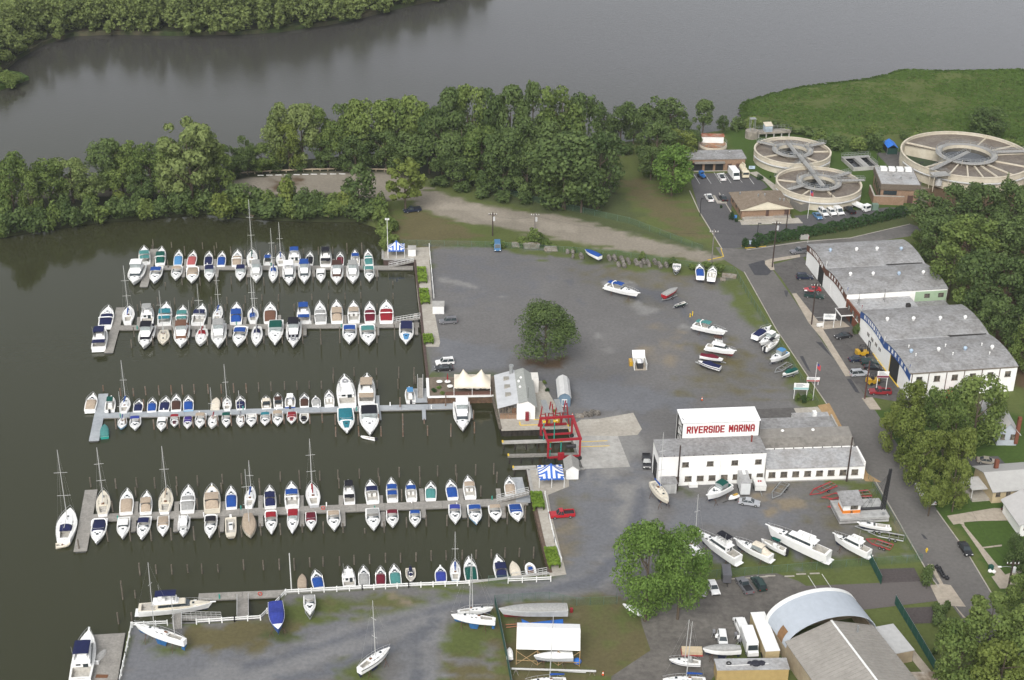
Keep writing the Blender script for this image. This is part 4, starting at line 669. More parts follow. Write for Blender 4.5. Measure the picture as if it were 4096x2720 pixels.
ashore(Y11,(1192,300),(1198,242),80,1.5,'ex','blue and white bowrider on a trailer at the far yard edge',.7,False,cover='wh',style='bow',stripe='bl',F=.9)
ashore(Y11,(1410,240),(1420,350),88,2.1,'ex','white cuddy boat with blue cockpit cover at the far yard edge',.7,cover='bl',style='full',F=1.2)
ashore(Y11,(1540,262),(1522,365),90,2.1,'ex','open white cuddy boat beside the hedge at the far yard corner',.7,cover='wh',style='open',F=1.2)
ashore(Y2,(272,955),(115,775),108,2.7,'sl','cream sailboat with blue sail cover at the white workshop corner',1.2,cover='bl',cream=1,hull='cr',mast=[(.48,14.5)],F=1.2)
ashore(Y3,(352,288),(560,178),110,2.5,'ex','white cruiser with dark green canopy against the white workshop wall',.8,cover='gn',style='encl',F=1.5)
ashore(Y3,(285,625),(650,870),118,3.2,'fb','white flybridge yacht with black mesh bimini near the leafy tree',.9,cover='bk',style='bim',F=1.9)
ashore(Y3,(618,695),(960,860),100,2.7,'ex','white cruiser with cream canvas between two larger yachts',.8,cover='cr',style='encl',F=1.5)
ashore(Y3,(860,700),(1100,815),70,2.0,'cc','small white boat with dark green bimini and console cover',.7,False,cover='gn',F=1.1)
ashore(Y3,(925,572),(1505,835),125,3.6,'fb','longest white trawler yacht ashore with long raised cabin',1.0,cover='wh',style='none',F=2.3,hatch=False)
ashore(Y3,(1552,645),(1890,815),96,3.0,'fb','white flybridge cruiser ashore nearest the red boat trailers',.9,cover='wh',style='none',F=1.7)
ashore(Y3,(1778,548),(2075,590),62,1.9,'ex','white runabout with black stripes on trailer beside barge',.8,False,cover='nv',style='open',F=.9)
ashore(Y3,(345,880),(120,690),92,2.6,'sl','white sailboat mostly hidden behind the leafy tree',1.0,mast=[(.5,13)],F=1.2)
ashore(Y4,(1395,270),(1575,375),62,.9,'cv','small white sailing dinghy lying under the leafy tree',.15,False,cover='wh',F=.35,cat='dinghy')
ashore(Y4,(225,305),(875,300),118,3.3,'cv','long wooden hull under pale grey cover on stands by tarps',1.2,cover='gy',hull='gr',boot='rd',F=1.6,name='covered_sailing_hull')
ashore(Y4,(1830,800),(2130,838),92,1.5,'sl','small white keelboat with grey cockpit cover on dark trailer',.6,False,cover='gy',dodger='gy',mast=[(.5,9.5)],boom=False,F=.7,keel=False,stripe='nv',spread=False)
ashore(Y5,(400,835),(765,845),92,2.3,'sl','white sailing hull with grey tarpaulin beside the step van',1.0,cover='gy',style='all',F=1.1)
ashore(Y5,(20,1125),(430,1140),98,2.4,'sl','white sailboat with blue sail cover at the bottom edge',1.0,cover='bl',mast=[(.45,13)],F=1.2)
ashore(Y4,(470,1010),(860,1000),100,2.4,'sl','white sailboat with blue boom cover and tall mast beside the green fence',1.0,cover='bl',mast=[(.40,14.5)],F=1.2)
ashore(Y4,(325,690),(330,800),66,.7,'cv','small white rowing dinghy lying by the green fence',.15,False,cover='wh',F=.3,cat='dinghy')
ashore(Y4,(555,770),(925,770),90,2.2,'cv','old pale hull standing below the white peaked shelter',1.1,True,cover='wh',hull='gr',F=1.0)
def plank(name,base,seam,sp,axis_len=True):
 m=mat(name,base,.85,.18,2.0,spec=.2,c2=tuple(v*.82 for v in base),sc2=.4);return m
M_PLANK=plank('weathered_planks',(.285,.27,.245),0,0);M_DOCKG=mat('blue_grey_dock',(.34,.36,.375),.7,.12,1.2,c2=(.29,.31,.33),sc2=.25)
M_FLOAT=mat('dock_float',(.06,.06,.058),.8,.2,2);M_PILE=mat('weathered_pile',(.105,.09,.072),.9,.3,2.5,spec=.2,c2=(.155,.135,.11),sc2=.8);M_PILER=mat('rusty_pile',(.15,.085,.052),.9,.3,2.5,c2=(.19,.16,.135),sc2=1.2)
M_SHEET=mat('rusty_bulkhead',(.075,.048,.034),.9,.3,1.5,spec=.2,c2=(.12,.085,.06),sc2=.5)
DZ=WZ+.5
class Fr:
 def __init__(s,a,b):s.a=Vector((a[0],a[1],0));d=Vector((b[0]-a[0],b[1]-a[1],0));s.L=d.length;s.rz=math.atan2(d.y,d.x);s.u=d.normalized();s.v=Vector((-s.u.y,s.u.x,0))
 def loc(s,p):q=Vector((p[0],p[1],0))-s.a;return q.dot(s.u),q.dot(s.v)
def dock(label,main,wd,head,hwd,fingers,m,group='floating piers of the marina',fw=.9):
 a,b=main;fr=Fr(a,b);root=thing('floating_pier',(fr.a.x,fr.a.y,0),fr.rz,label,'pier',group)
 w=MB()
 n=max(2,int(fr.L/6));x=0
 for i in range(n):w.box(fr.L*i/n+.03,fr.L*(i+1)/n-.03,-wd/2,wd/2,DZ-.14,DZ)
 w.build('walkway',m,root)
 MB().box(.2,fr.L-.2,-wd/2+.15,wd/2-.15,WZ-.2,DZ-.14).build('float',M_FLOAT,root)
 fas=MB().box(.0,fr.L,-wd/2-.07,-wd/2,DZ-.22,DZ-.03).box(0,fr.L,wd/2,wd/2+.07,DZ-.22,DZ-.03);fas.build('fender_board',MATS.get('fender_wood')or mat('fender_wood',(.2,.19,.17),.8,.2,2),root)
 def arm(p,q,ww,nm,zz):
  p=fr.loc(p);q=fr.loc(q);d=Vector((q[0]-p[0],q[1]-p[1])).normalized();nn=Vector((-d.y,d.x))*ww/2;p=Vector(p);q=Vector(q)
  o=MB().prism([tuple(p+nn),tuple(p-nn),tuple(q-nn),tuple(q+nn)],DZ-.13,zz);fixn(o.build(nm,m,root))
  f=MB().prism([tuple(p+nn*.8),tuple(p-nn*.8),tuple(q-nn*.8),tuple(q+nn*.8)],WZ-.2,DZ-.13);fixn(f.build('float',M_FLOAT,root))
 if head:arm(head[0],head[1],hwd,'end_walkway',DZ+.012)
 for p,q in fingers:arm(p,q,fw,'finger',DZ+.006)
 for i in range(int(fr.L/9)):
  x=4+i*9+rnd.random()*2;sg=1 if i%2 else-1
  MB().box(x-.12,x+.12,sg*(wd/2-.3)-.12,sg*(wd/2-.3)+.12,DZ,DZ+.95).build('power_pedestal',M_GEL if i%3 else mat('teal_box',(.03,.25,.2),.5,.1,1),root)
 return root
gz=lambda Tm,x,y:Tm.g(x,y,DZ)
def fing(Tm,xs,y0,y1,dx=0):return[(gz(Tm,x,y0),gz(Tm,x+dx,y1))for x in xs]
dock('topmost grey plank floating pier with narrow fingers nearest the wooded shore',(gz(R1a,590,905),gz(R1b,2255,905)),2.5,(gz(R1a,540,612),gz(R1a,372,1205)),2.2,fing(R1a,[1030,1490,1950],905,772,5)+fing(R1a,[1010,1535,2035],905,1050,-15)+fing(R1b,[170,680,1180,1675],905,1045,5)+fing(R1b,[50,1455,1000],905,770),M_PLANK)
bl=dock('second grey plank floating pier from the wooded shore',(gz(R2a,430,575),gz(R2b,2150,535)),2.5,(gz(R2a,482,302),gz(R2a,318,910)),2.3,fing(R2a,[720,1190,1675,2150],560,432,8)+fing(R2b,[262,700,1146,1590],545,405)+fing(R2a,[965,1470,1965],570,690,-8)+fing(R2b,[95,605,1585],550,675)+[(gz(R2b,2100,385),gz(R2b,2112,665))],M_PLANK)
dock('third floating pier with blue grey decking',(gz(R3a,300,680),gz(R3b,2010,462)),2.5,(gz(R3a,316,388),gz(R3a,188,1020)),2.3,[(gz(R3b,1695,490),gz(R3b,1700,595)),(gz(R3b,1232,470),gz(R3b,1230,357)),(gz(R3b,1242,490),gz(R3b,1252,598)),(gz(R3b,2150,445),gz(R3b,2175,580))],M_DOCKG)
dock('small blue grey ramp float joined to the third pier by the patio',(gz(R3b,1660,425),gz(R3b,1652,285)),3.6,None,0,[],M_DOCKG)
dock('fourth grey plank floating pier with many narrow fingers',(gz(R4a,570,1050),gz(R4c,1440,690)),2.7,(gz(R4a,556,672),gz(R4a,408,1498)),2.7,fing(R4a,[1155,1705,2325],1000,830,5)+fing(R4a,[1135,1705,2325],1040,1230,-12)+fing(R4b,[480,1030,1565,2100],850,680)+fing(R4b,[480,1035,1590,2130],900,1090,5)+fing(R4c,[340,750,1145],690,560,-15)+fing(R4c,[345,768,1178,1375],730,860,10),M_PLANK,fw=1.0)
dock('pale grey loading float at the shore end of the fourth pier',(gz(R4c,1320,442),gz(R4c,1360,620)),2.6,None,0,[(gz(R4c,1390,630),gz(R4c,1392,705))],M_DOCKG,fw=3.2)
dock('short plank dock behind the long cream motor yacht',(gz(R6,1400,490),gz(R6,2230,455)),2.2,None,0,[],M_PLANK)
dock('wide plank dock at the bottom left corner',(gz(R6,552,838),gz(R6,455,1380)),6.2,None,0,[],M_PLANK)
def simple(nm,mb,m,loc,rz,label,cat,group=None):
 o=mb.build(nm,m);o.location=loc;o.rotation_euler=(0,0,rz);return tag(o,label,cat,group)
def steps(p,rz,lab):
 t=thing('dock_steps',p,rz,lab,'steps');
 for i in range(3):MB().box(-.4,.4,i*.3,i*.3+.3,0,.75-i*.25).build('tread',M_GEL,t)
p=R6.g(440,1130,DZ);steps((p.x,p.y,DZ),0,'white moulded dock steps on the bottom left plank dock')
p=R6.g(480,1045,DZ);t=thing('upturned_dinghy',(p.x,p.y,DZ),R(70),'small grey upturned dinghy lying on the bottom left plank dock','dinghy');fixn(MB().loft([[(x,-wv,.02),(x,-wv*.6,.45*s),(x,wv*.6,.45*s),(x,wv,.02)]for x,wv,s in[(-1.6,.6,.8),(-.6,.75,1),(.6,.65,1),(1.3,.4,.8),(1.8,.05,.3)]]).build('hull',mat('grey_dinghy',(.42,.41,.39),.6,.1,2),t))
p=R6.g(490,1240,DZ);simple('plank_mat',MB().box(-1.1,1.1,-.45,.45,0,.05),M_WOOD,(p.x,p.y,DZ),0,'brown wooden board lying on the bottom left plank dock','board')
def lifering(p,lab):
 pts=[(.38*math.cos(a),0,.38*math.sin(a))for a in[i*.5236 for i in range(13)]];o=MB().path(pts,.09,6);simple('life_ring',o,mat('life_ring_red',(.5,.05,.03),.5,.2,4),(p.x,p.y,p.z+.5),0,lab,'life ring')
lifering(R4b.g(1325,875,DZ),'red and white life ring in the middle of the fourth pier');lifering(R6.g(1985,480,DZ),'red life ring on the short plank dock by the fence')
def gangway(Tm,a,b,label,za=DZ,zb=.1,wd=1.3):
 p=Tm.g(*a,za);q=Tm.g(*b,zb);fr=Fr(p,q);t=thing('gangway',(p.x,p.y,0),fr.rz,label,'gangway','gangways from shore to the piers')
 L=fr.L;MB().add([(0,-wd/2,za),(L,-wd/2,zb),(L,wd/2,zb),(0,wd/2,za),(0,-wd/2,za-.15),(L,-wd/2,zb-.15),(L,wd/2,zb-.15),(0,wd/2,za-.15)],[(0,1,2,3),(7,6,5,4),(0,4,5,1),(3,2,6,7),(1,5,6,2),(0,3,7,4)]).build('ramp',M_PLANK,t)
 for sg in(-1,1):
  r=MB()
  for h in(.55,1.05):r.tube((0,sg*wd/2,za+h),(L,sg*wd/2,zb+h),.055,5)
  for i in range(9):x=L*i/8;z=za+(zb-za)*i/8;r.tube((x,sg*wd/2,z),(x,sg*wd/2,z+1.05),.045,4)
  r.build('handrail',M_ALU,t)
gangway(R1b,(1870,890),(2262,800),'white railed gangway leading down to the topmost pier');gangway(R2b,(1800,500),(2160,440),'railed gangway leading down to the second pier');gangway(R4c,(1115,690),(1450,605),'railed gangway leading down to the fourth pier')
gangway(R3b,(1660,385),(1660,180),'brown ramp leading up from the third pier float beside the patio');gangway(R4c,(1275,1510),(1640,1450),'railed brown gangway at the seawall corner');gangway(R6,(1620,695),(1240,690),'grey truss gangway beside the cream motor yacht',DZ,.1);gangway(R6,(1205,650),(1205,790),'short boarding ramp by the corner fence',.3,.1,1.6)
gangway(R6,(1822,500),(1822,690),'pale grey ramp from the plank dock to shore',DZ,.1,2.2)
pile_me={}
def pile(x,y,h,m,label,group,tilt=0):
 key=(m.name,round(h,1))
 if key not in pile_me:
  o=MB().tube((0,0,-1.0),(0,0,h),.17,8,.145);ob=o.build('mooring_pile',m);pile_me[key]=ob.data
 else:ob=bpy.data.objects.new('mooring_pile',pile_me[key]);COL.objects.link(ob)
 ob.location=(x,y,WZ);ob.rotation_euler=(rnd.uniform(-.02,.02)+tilt,rnd.uniform(-.02,.02),rnd.random()*6);tag(ob,label,'pile',group)
def piles(Tm,lst,where,m=M_PILE):
 for x,yb,yt in lst:
  p=Tm.g(x,yb,WZ);h=min(4.6,max(1.2,hgt((p.x,p.y,WZ),Tm(x,yt)[1])))
  pile(p.x,p.y,h,m,f'weathered wooden mooring pile standing {where}',f'mooring piles {where}')
piles(R1a,[(525,600,460),(510,610,560),(813,590,505),(1023,720,570),(1303,615,510),(1495,715,565),(1523,600,510),(1750,720,580),(1970,750,640),(2205,780,640)],'behind the topmost pier')
piles(R1b,[(90,680,560),(530,690,610),(765,700,580),(990,690,580),(1217,690,520),(1450,700,515)],'behind the topmost pier')
piles(R1a,[(760,930,785),(715,1200,1150),(980,1180,1080),(1265,1190,1060),(1505,1170,1050),(1755,1170,1050),(2000,1170,1030),(2270,1190,1060)],'in front of topmost pier')
piles(R1b,[(150,1150,1000),(425,1140,1000),(680,1140,1000),(925,1190,1130),(1185,1140,1010),(1430,1190,1120),(1685,1110,950),(1935,1180,1120)],'in front of topmost pier')
piles(R2a,[(755,300,225),(985,260,160),(715,350,265),(935,350,260),(1212,260,170),(1440,290,215),(1460,250,170),(1710,260,160),(1680,370,260),(1920,250,160),(1895,350,265),(2165,240,145),(2145,350,265)],'behind the second pier')
piles(R2b,[(28,210,130),(12,350,260),(252,220,125),(245,350,260),(465,350,255),(702,200,120),(925,190,115),(920,340,255),(1150,190,105),(1138,340,255),(1362,180,100),(1365,330,250),(1582,350,255),(1795,190,110),(1815,450,385)],'behind the second pier')
piles(R2a,[(665,700,570),(630,850,730),(920,820,690),(1185,690,570),(1145,800,740),(1395,800,690),(1655,810,690),(1915,810,690),(2190,800,685)],'in front of second pier')
piles(R2b,[(55,790,690),(305,790,680),(580,790,530),(825,800,530),(1080,780,525),(1330,790,520),(1580,780,520),(1820,740,385)],'in front of second pier')
piles(R3a,[(318,350,272),(552,420,312),(725,420,312),(890,405,288),(868,620,465),(1070,405,278),(1238,400,276),(1388,395,268),(1545,388,258),(1733,385,258),(1910,380,258),(2077,375,250),(2248,375,250),(1915,520,440)],'behind the third pier',M_PILER)
piles(R3b,[(40,315,228),(165,310,222),(300,300,218),(425,300,218),(547,290,210),(670,290,210),(790,160,80),(788,230,140),(997,160,80),(1008,290,210),(1222,150,78),(1228,290,205),(1445,180,72),(1438,290,195),(1597,240,68),(1615,240,165)],'behind the third pier')
piles(R3a,[(490,865,730),(620,830,720),(805,820,730),(1003,870,735),(1178,860,735),(1345,850,700),(1530,840,700),(1698,830,690),(1862,825,680),(2045,820,670),(2215,815,690)],'in front of third pier',M_PILER)
piles(R3b,[(28,640,545),(165,640,545),(294,640,545),(427,630,540),(553,640,545),(678,630,540),(808,650,548),(812,770,672),(1036,650,545),(1045,765,670),(1245,640,545),(1268,765,670),(1487,655,540),(1488,770,655),(1458,490,378),(1700,640,590),(1968,770,640),(1735,760,660),(2195,600,505),(2205,735,625),(2160,470,412),(1915,480,360)],'in front of third pier',M_PILER)
piles(R4a,[(553,635,500),(895,655,520),(850,970,830),(1178,640,508),(1162,780,640),(1420,650,508),(1715,620,495),(1718,750,615),(1995,620,478),(1993,940,790),(2330,590,458),(2320,720,580)],'behind the fourth pier')
piles(R4b,[(230,530,388),(478,690,370),(750,490,355),(742,790,675),(1008,480,340),(1014,590,485),(1282,480,345),(1525,460,335),(1540,580,448),(1815,450,322),(2070,430,310),(2085,540,428),(2350,420,305)],'behind the fourth pier')
piles(R4c,[(98,440,342),(312,430,330),(314,540,435),(498,430,325),(688,420,312),(697,500,398),(895,420,305),(1085,410,297),(1117,500,390),(950,640,530),(123,690,570),(1500,1290,1175),(1405,1370,1310)],'behind the fourth pier')
piles(R4a,[(783,1370,1225),(1088,1360,1215),(1370,1360,1210),(1640,1350,1190),(1948,1350,1170),(2290,1310,1160),(395,1490,1340)],'in front of fourth pier')
piles(R4b,[(228,1240,1085),(488,1220,1060),(752,1210,1060),(1045,1180,1070),(1328,1190,1035),(1595,1180,1060),(1888,1190,1140),(2150,1180,1030)],'in front of fourth pier')
piles(R4c,[(174,965,860),(380,950,840),(595,950,840),(816,960,840),(1035,960,830),(1225,930,810),(1413,900,730),(1205,830,740)],'in front of fourth pier')
piles(R5b,[(37,385,308),(155,380,303),(277,370,297),(380,365,290),(510,360,286),(624,350,278),(745,345,272),(870,335,264),(990,335,262),(1110,325,255),(1230,320,241),(1348,315,244),(1474,310,238),(1582,305,236),(1703,300,233),(1810,295,220),(1922,290,220),(2035,285,215)],'off the seawall')
piles(R6,[(852,290,172),(1006,270,185),(1153,275,188),(1304,260,182),(1438,270,178),(1590,255,184),(1832,235,136),(2018,235,145),(2168,235,133),(2310,240,127),(690,515,340),(650,745,640),(808,500,428),(775,720,636)],'off the seawall')
def pole_thing(nm,p,h,r,m,label,cat,group=None,head=None):
 t=thing(nm,p,0,label,cat,group);MB().tube((0,0,0),(0,0,h),r,7,r*.7).build('pole',m,t)
 if head=='flood':
  for sg in(-1,1):MB().box(sg*.35-.25,sg*.35+.25,-.2,.2,h-.1,h+.35).build('floodlight',mat('lamp_glass',(.6,.6,.58),.3,.1,2),t)
  MB().tube((-.5,0,h),(.5,0,h),.05,5).build('crossarm',m,t)
 return t
M_POLEW=mat('white_pole',(.6,.6,.58),.5,.08,2)
p=R5b.g(130,548,0);pole_thing('flag_mast',(p.x,p.y,-.5),hgt((p.x,p.y,0),R5b(123,262)[1])+.5,.13,M_POLEW,'tall white mast standing on the seawall beside the moored boats','mast')
p=R1b.g(1856,715,0);pole_thing('floodlight_mast',(p.x,p.y,0),hgt((p.x,p.y,0),R1b(1845,150)[1]),.12,M_POLEW,'tall white floodlight mast beside the upper striped tent','lamp post',None,'flood')
def bulkhead(pts,label,m=M_SHEET,cap=M_CONCG,top=.12,corr=True,thick=.5):
 P=[G(x,y)for x,y in pts];p0=P[0];t=thing('bulkhead',(p0.x,p0.y,0),0,label,'seawall','bulkheads around the basin')
 for a,b in zip(P,P[1:]):
  a=(a-p0).to_2d();b=(b-p0).to_2d();d=b-a;L=d.length;d.normalize();n=Vector((-d.y,d.x));w=MB()
  if corr:
   k=max(2,int(L/.55));pp=[tuple(a+d*(L*i/k)+n*(.12 if i%2 else-.04))for i in range(k+1)]
  else:pp=[tuple(a),tuple(b)]
  qq=[tuple(a+n*-.35),tuple(b+n*-.35)]
  rings=[[(q[0],q[1],WZ-1),(q[0],q[1],top-.2)]for q in pp];w.loft(rings,False,False);w.build('sheet_piling',m,t)
  c=MB();c.prism([tuple(a+n*.2),tuple(a-n*thick),tuple(b-n*thick),tuple(b+n*.2)],top-.22,top);fixn(c.build('cap',cap,t))
 return t
bulkhead([(985,872),(975,780),(965,680),(955,600)],'dark sheet piled bulkhead along the upper basin walkway',cap=mat('dark_timber',(.075,.05,.042),.9,.3,1.5))
bulkhead([(1268,1321),(1246,1231),(1225,1136)],'rusty corrugated bulkhead along the lower basin walkway',cap=mat('rust_cap',(.11,.075,.055),.9,.3,1.5));bulkhead([(1226,1136),(1216,1083)],'short white topped bulkhead beside the lower striped tent')
bulkhead([(1083,1341.5),(900,1351.5),(655,1365.5)][::-1],'low timber seawall behind the white rail fence',m=MATS['dark_timber'],corr=False,top=.16,cap=M_CONCG);bulkhead([(1267,1321),(1083,1341.5)][::-1],'seawall end by the corner gangway',corr=False)
bulkhead([(1138,912.5),(986,915.5)][::-1],'brown timber bulkhead below the restaurant patio',m=mat('brown_timber',(.13,.08,.05),.9,.3,1.2),cap=M_WPAINT,top=.2);bulkhead([(984,873),(986,915)][::-1],'corner bulkhead at the patio end',cap=M_WPAINT,top=.2)
bulkhead([(956,598.5),(884,597.5)][::-1],'concrete edge below the upper striped tent',corr=False,m=MATS['dark_timber']);bulkhead([(884,597),(884,575)][::-1],'side wall below the upper striped tent',corr=False,m=MATS['dark_timber'])
bulkhead([(1347,1081),(1318,1004),(1312,985)],'concrete wall closing the boat lift well',m=M_CONCG,corr=False);bulkhead([(1312,985),(1156,990)][::-1],'timber wharf edge over dark piles below the bait shop',m=mat('wet_timber',(.03,.025,.02),.9,.3,1),cap=M_CONC,top=.06);bulkhead([(1156,990),(1141,930),(1138,912)][::-1],'timber wharf side wall beside the moored hardtop cruiser',m=MATS['wet_timber'],cap=M_PILE)
bulkhead([(1347,1082),(1217,1084)],'timber wall along the lower side of the lift well',m=MATS['wet_timber'],corr=False)
bulkhead([(300,1441),(390,1437.5),(450,1436.5),(603,1426.5),(622,1402.5),(655,1366.5)],'stone edge below the corner rail fence',m=mat('rubble_stone',(.12,.115,.11),.95,.4,1.5),corr=False,cap=mat('gravel_cap',(.13,.125,.12),.95,.3,1.5),top=.05,thick=.2)
def lift_finger(a,b,lab,yellow=True,z=.1):
 p=Y1.g(*a,z);q=Y1.g(*b,z);fr=Fr(p,q);t=thing('lift_pier',(p.x,p.y,0),fr.rz,lab,'pier','narrow runways of the boat lift');L=fr.L
 MB().box(0,L,-.45,.45,-.35,z).build('beam',M_CONCG if yellow else MATS['fender_wood'],t);MB().box(0,.35,-.46,.46,z,z+.12).build('stop',M_YEL,t)
 for i in range(max(2,int(L/2.6))):
  x=.4+i*2.6
  for sg in(-.3,):MB().tube((x,sg,WZ-.5),(x,sg,-.35),.17,7).build('pile',MATS['wet_timber'],t)
lift_finger((868,818),(1520,797),'upper narrow lift runway nearest the wharf');lift_finger((922,945),(1590,930),'middle narrow lift runway under the red boat lift',False);lift_finger((968,1060),(1190,1052),'lowest narrow lift runway beside the striped tent')
def rail_fence(Tm,pts,label,post=2.6):
 P=[Tm.g(x,y)for x,y in pts];p0=P[0];t=thing('rail_fence',(p0.x,p0.y,0),0,label,'fence','white rail fences');
 for a,b in zip(P,P[1:]):
  a=a-p0;b=b-p0;d=b-a;L=d.length;d.normalize();n=Vector((-d.y,d.x,0))*.05
  for h in(.5,.95):MB().add([a+n+Vector((0,0,h)),a-n+Vector((0,0,h)),b-n+Vector((0,0,h)),b+n+Vector((0,0,h)),a+n+Vector((0,0,h+.2)),a-n+Vector((0,0,h+.2)),b-n+Vector((0,0,h+.2)),b+n+Vector((0,0,h+.2))],[(0,3,2,1),(4,5,6,7),(0,1,5,4),(1,2,6,5),(2,3,7,6),(3,0,4,7)]).build('rail',M_WPAINT,t)
  k=max(1,round(L/post))
  for i in range(k+1):c=a+d*(L*i/k);MB().box(c.x-.1,c.x+.1,c.y-.1,c.y+.1,0,1.3).build('post',M_WPAINT,t)
rail_fence(R7,[(340,325),(1060,285),(1500,262),(2072,240)],'long white rail fence along the seawall');rail_fence(R7,[(335,330),(285,385),(100,568)],'white rail fence slanting down behind the blue tarpaulin');rail_fence(R6,[(1990,710),(1745,725),(1385,750)],'white rail fence above the gravel beside the pale ramp')
rail_fence(R6,[(1110,760),(780,778)],'short white rail fence behind the ketch');rail_fence(R6,[(772,780),(715,1060),(655,1320),(640,1400)],'white rail fence running down the left gravel edge');rail_fence(R4c,[(1235,1550),(1680,1530)],'white rail fence by the seawall corner')
rail_fence(R4c,[(1620,640),(1660,860),(1720,1120),(1790,1330)],'low white rail along the lower basin walkway',6);rail_fence(Y12,[(320,445),(345,720)],'low white rail along the upper basin walkway',6)
def chainmat():
 m=bpy.data.materials.new('chain_link');m.use_nodes=True;n=m.node_tree;L=n.links;b=n.nodes['Principled BSDF'];b.inputs['Base Color'].default_value=(.06,.16,.11,1);b.inputs['Roughness'].default_value=.6
 ge=n.nodes.new('ShaderNodeNewGeometry');wv=n.nodes.new('ShaderNodeTexWave');wv.inputs['Scale'].default_value=6;wv.bands_direction='DIAGONAL';L.new(ge.outputs['Position'],wv.inputs['Vector'])
 mr=n.nodes.new('ShaderNodeMapRange');mr.inputs['To Min'].default_value=.04;mr.inputs['To Max'].default_value=.26;L.new(wv.outputs['Fac'],mr.inputs['Value']);L.new(mr.outputs[0],b.inputs['Alpha']);return m
M_CHAIN=chainmat();M_GRNP=mat('green_privacy_fence',(.012,.07,.052),.7,.15,2);M_GALV=mat('galvanised_steel',(.32,.33,.33),.45,.15,3,metal=.4)
def chain_fence(Tm,pts,h,label,m=M_CHAIN,postm=None,sp=3.0):
 P=[Tm.g(x,y)for x,y in pts];p0=P[0];t=thing('chain_link_fence',(p0.x,p0.y,0),0,label,'fence','chain link fences');pm=postm or M_GALV
 for a,b in zip(P,P[1:]):
  a=a-p0;b=b-p0;d=b-a;L=d.length;d.normalize();pn=MB();pn.add([a,b,b+Vector((0,0,h)),a+Vector((0,0,h))],[(0,1,2,3)])if m is M_CHAIN else pn.prism([(a.x+d.y*.03,a.y-d.x*.03),(b.x+d.y*.03,b.y-d.x*.03),(b.x-d.y*.03,b.y+d.x*.03),(a.x-d.y*.03,a.y+d.x*.03)],.05,h)
  pn.build('mesh_panel',m,t);MB().tube(a+Vector((0,0,h)),b+Vector((0,0,h)),.025,4).build('top_rail',pm if m is not M_CHAIN else mat('fence_rail',(.10,.15,.12),.6,.1,2),t)
  k=max(1,round(L/sp))
  for i in range(k):c=a+d*(L*i/k);MB().tube(c,c+Vector((0,0,h+.1)),.04,5).build('post',pm if m is not M_CHAIN else MATS['fence_rail'],t)
chain_fence(DD,[(1694,632),(1725,686),(1790,790),(1862,905),(1886,940)],1.9,'green chain link fence along the street side of the boat yard')
chain_fence(DD,[(2002,1105),(2050,1190),(2112,1288),(2125,1296)],1.9,'green chain link fence beside the crane barge');chain_fence(DD,[(2125,1296),(1950,1308),(1780,1322),(1620,1334)],1.9,'green chain link fence below the yachts ashore')
chain_fence(DD,[(1690,628),(1560,612),(1420,590),(1150,571),(930,566),(885,568)],1.8,'chain link fence along the far edge of the gravel yard',sp=4);chain_fence(DD,[(1100,432),(1250,470),(1345,492),(1450,515),(1620,580)],1.9,'green chain link fence above the dirt road',sp=4)
chain_fence(Y4,[(185,265),(225,440),(290,760),(335,1000),(360,1150)],2.2,'green slatted chain link fence left of the stored sailing hulls',M_GRNP);chain_fence(Y4,[(190,265),(700,235),(960,290),(1340,275),(1330,205)],1.9,'chain link gate fence above the stored sailing hulls')
chain_fence(Y6,[(345,660),(435,840)],2.2,'short green privacy fence beside the dark fenced plot',M_GRNP,M_GALV,2.5);chain_fence(Y6,[(540,985),(670,1200),(880,1555),(960,1690)],2.2,'long green privacy fence beside the arched building lawn',M_GRNP,M_GALV,2.5)
chain_fence(R5b,[(1680,500),(1855,490),(1860,478)],1.8,'steel gate fence on the seawall beside navy canopied cruiser')
M_WWALL=mat('white_painted_block',(.80,.795,.775),.8,.05,1.5,spec=.2,c2=(.75,.74,.71),sc2=.3)
M_ROOFG=mat('grey_roof_felt',(.275,.274,.274),.9,.24,1.3,spec=.15,c2=(.215,.21,.205),sc2=.25);M_ROOFL=mat('light_roof_felt',(.36,.362,.365),.9,.2,1.3,spec=.15,c2=(.29,.283,.275),sc2=.25)
M_ROOFB=mat('worn_brown_roof',(.20,.187,.167),.9,.22,1.0,spec=.15,c2=(.16,.15,.135),sc2=.22);M_BRICK=mat('brown_brick',(.24,.16,.105),.9,.12,2.5,spec=.15,c2=(.27,.18,.125),sc2=.6)
M_REDBR=mat('red_brick',(.17,.065,.04),.9,.15,2.5,spec=.15);M_DARKIN=mat('dark_interior',(.02,.02,.02),.9,.2,1);M_WIN=mat('window_glass',(.07,.065,.06),.25,.5,1.2,spec=.5,c2=(.16,.14,.11),sc2=.9)
M_FRAME=mat('window_frame',(.16,.13,.10),.7,.1,2);M_SHINGLE=mat('brown_shingles',(.175,.14,.105),.95,.2,3,spec=.1,c2=(.215,.175,.135),sc2=.8);M_CREAMW=mat('cream_siding',(.60,.55,.43),.8,.06,1,spec=.2)
M_BLKTRIM=mat('black_trim',(.025,.022,.02),.7,.1,2);M_SIGNRED=mat('sign_red',(.27,.008,.014),.5,.08,2);M_SIGNBLUE=mat('sign_blue',(.025,.075,.24),.6,.08,2);M_BROWNF=mat('brown_fascia',(.11,.05,.032),.7,.1,2)
M_BLUEMET=mat('pale_blue_metal',(.38,.415,.46),.55,.05,.8,spec=.3);M_RIBMET=mat('grey_ribbed_metal',(.285,.268,.243),.7,.1,1.2,spec=.2,c2=(.25,.235,.212),sc2=.2);M_WHITEMET=mat('white_metal',(.68,.68,.66),.5,.05,1)
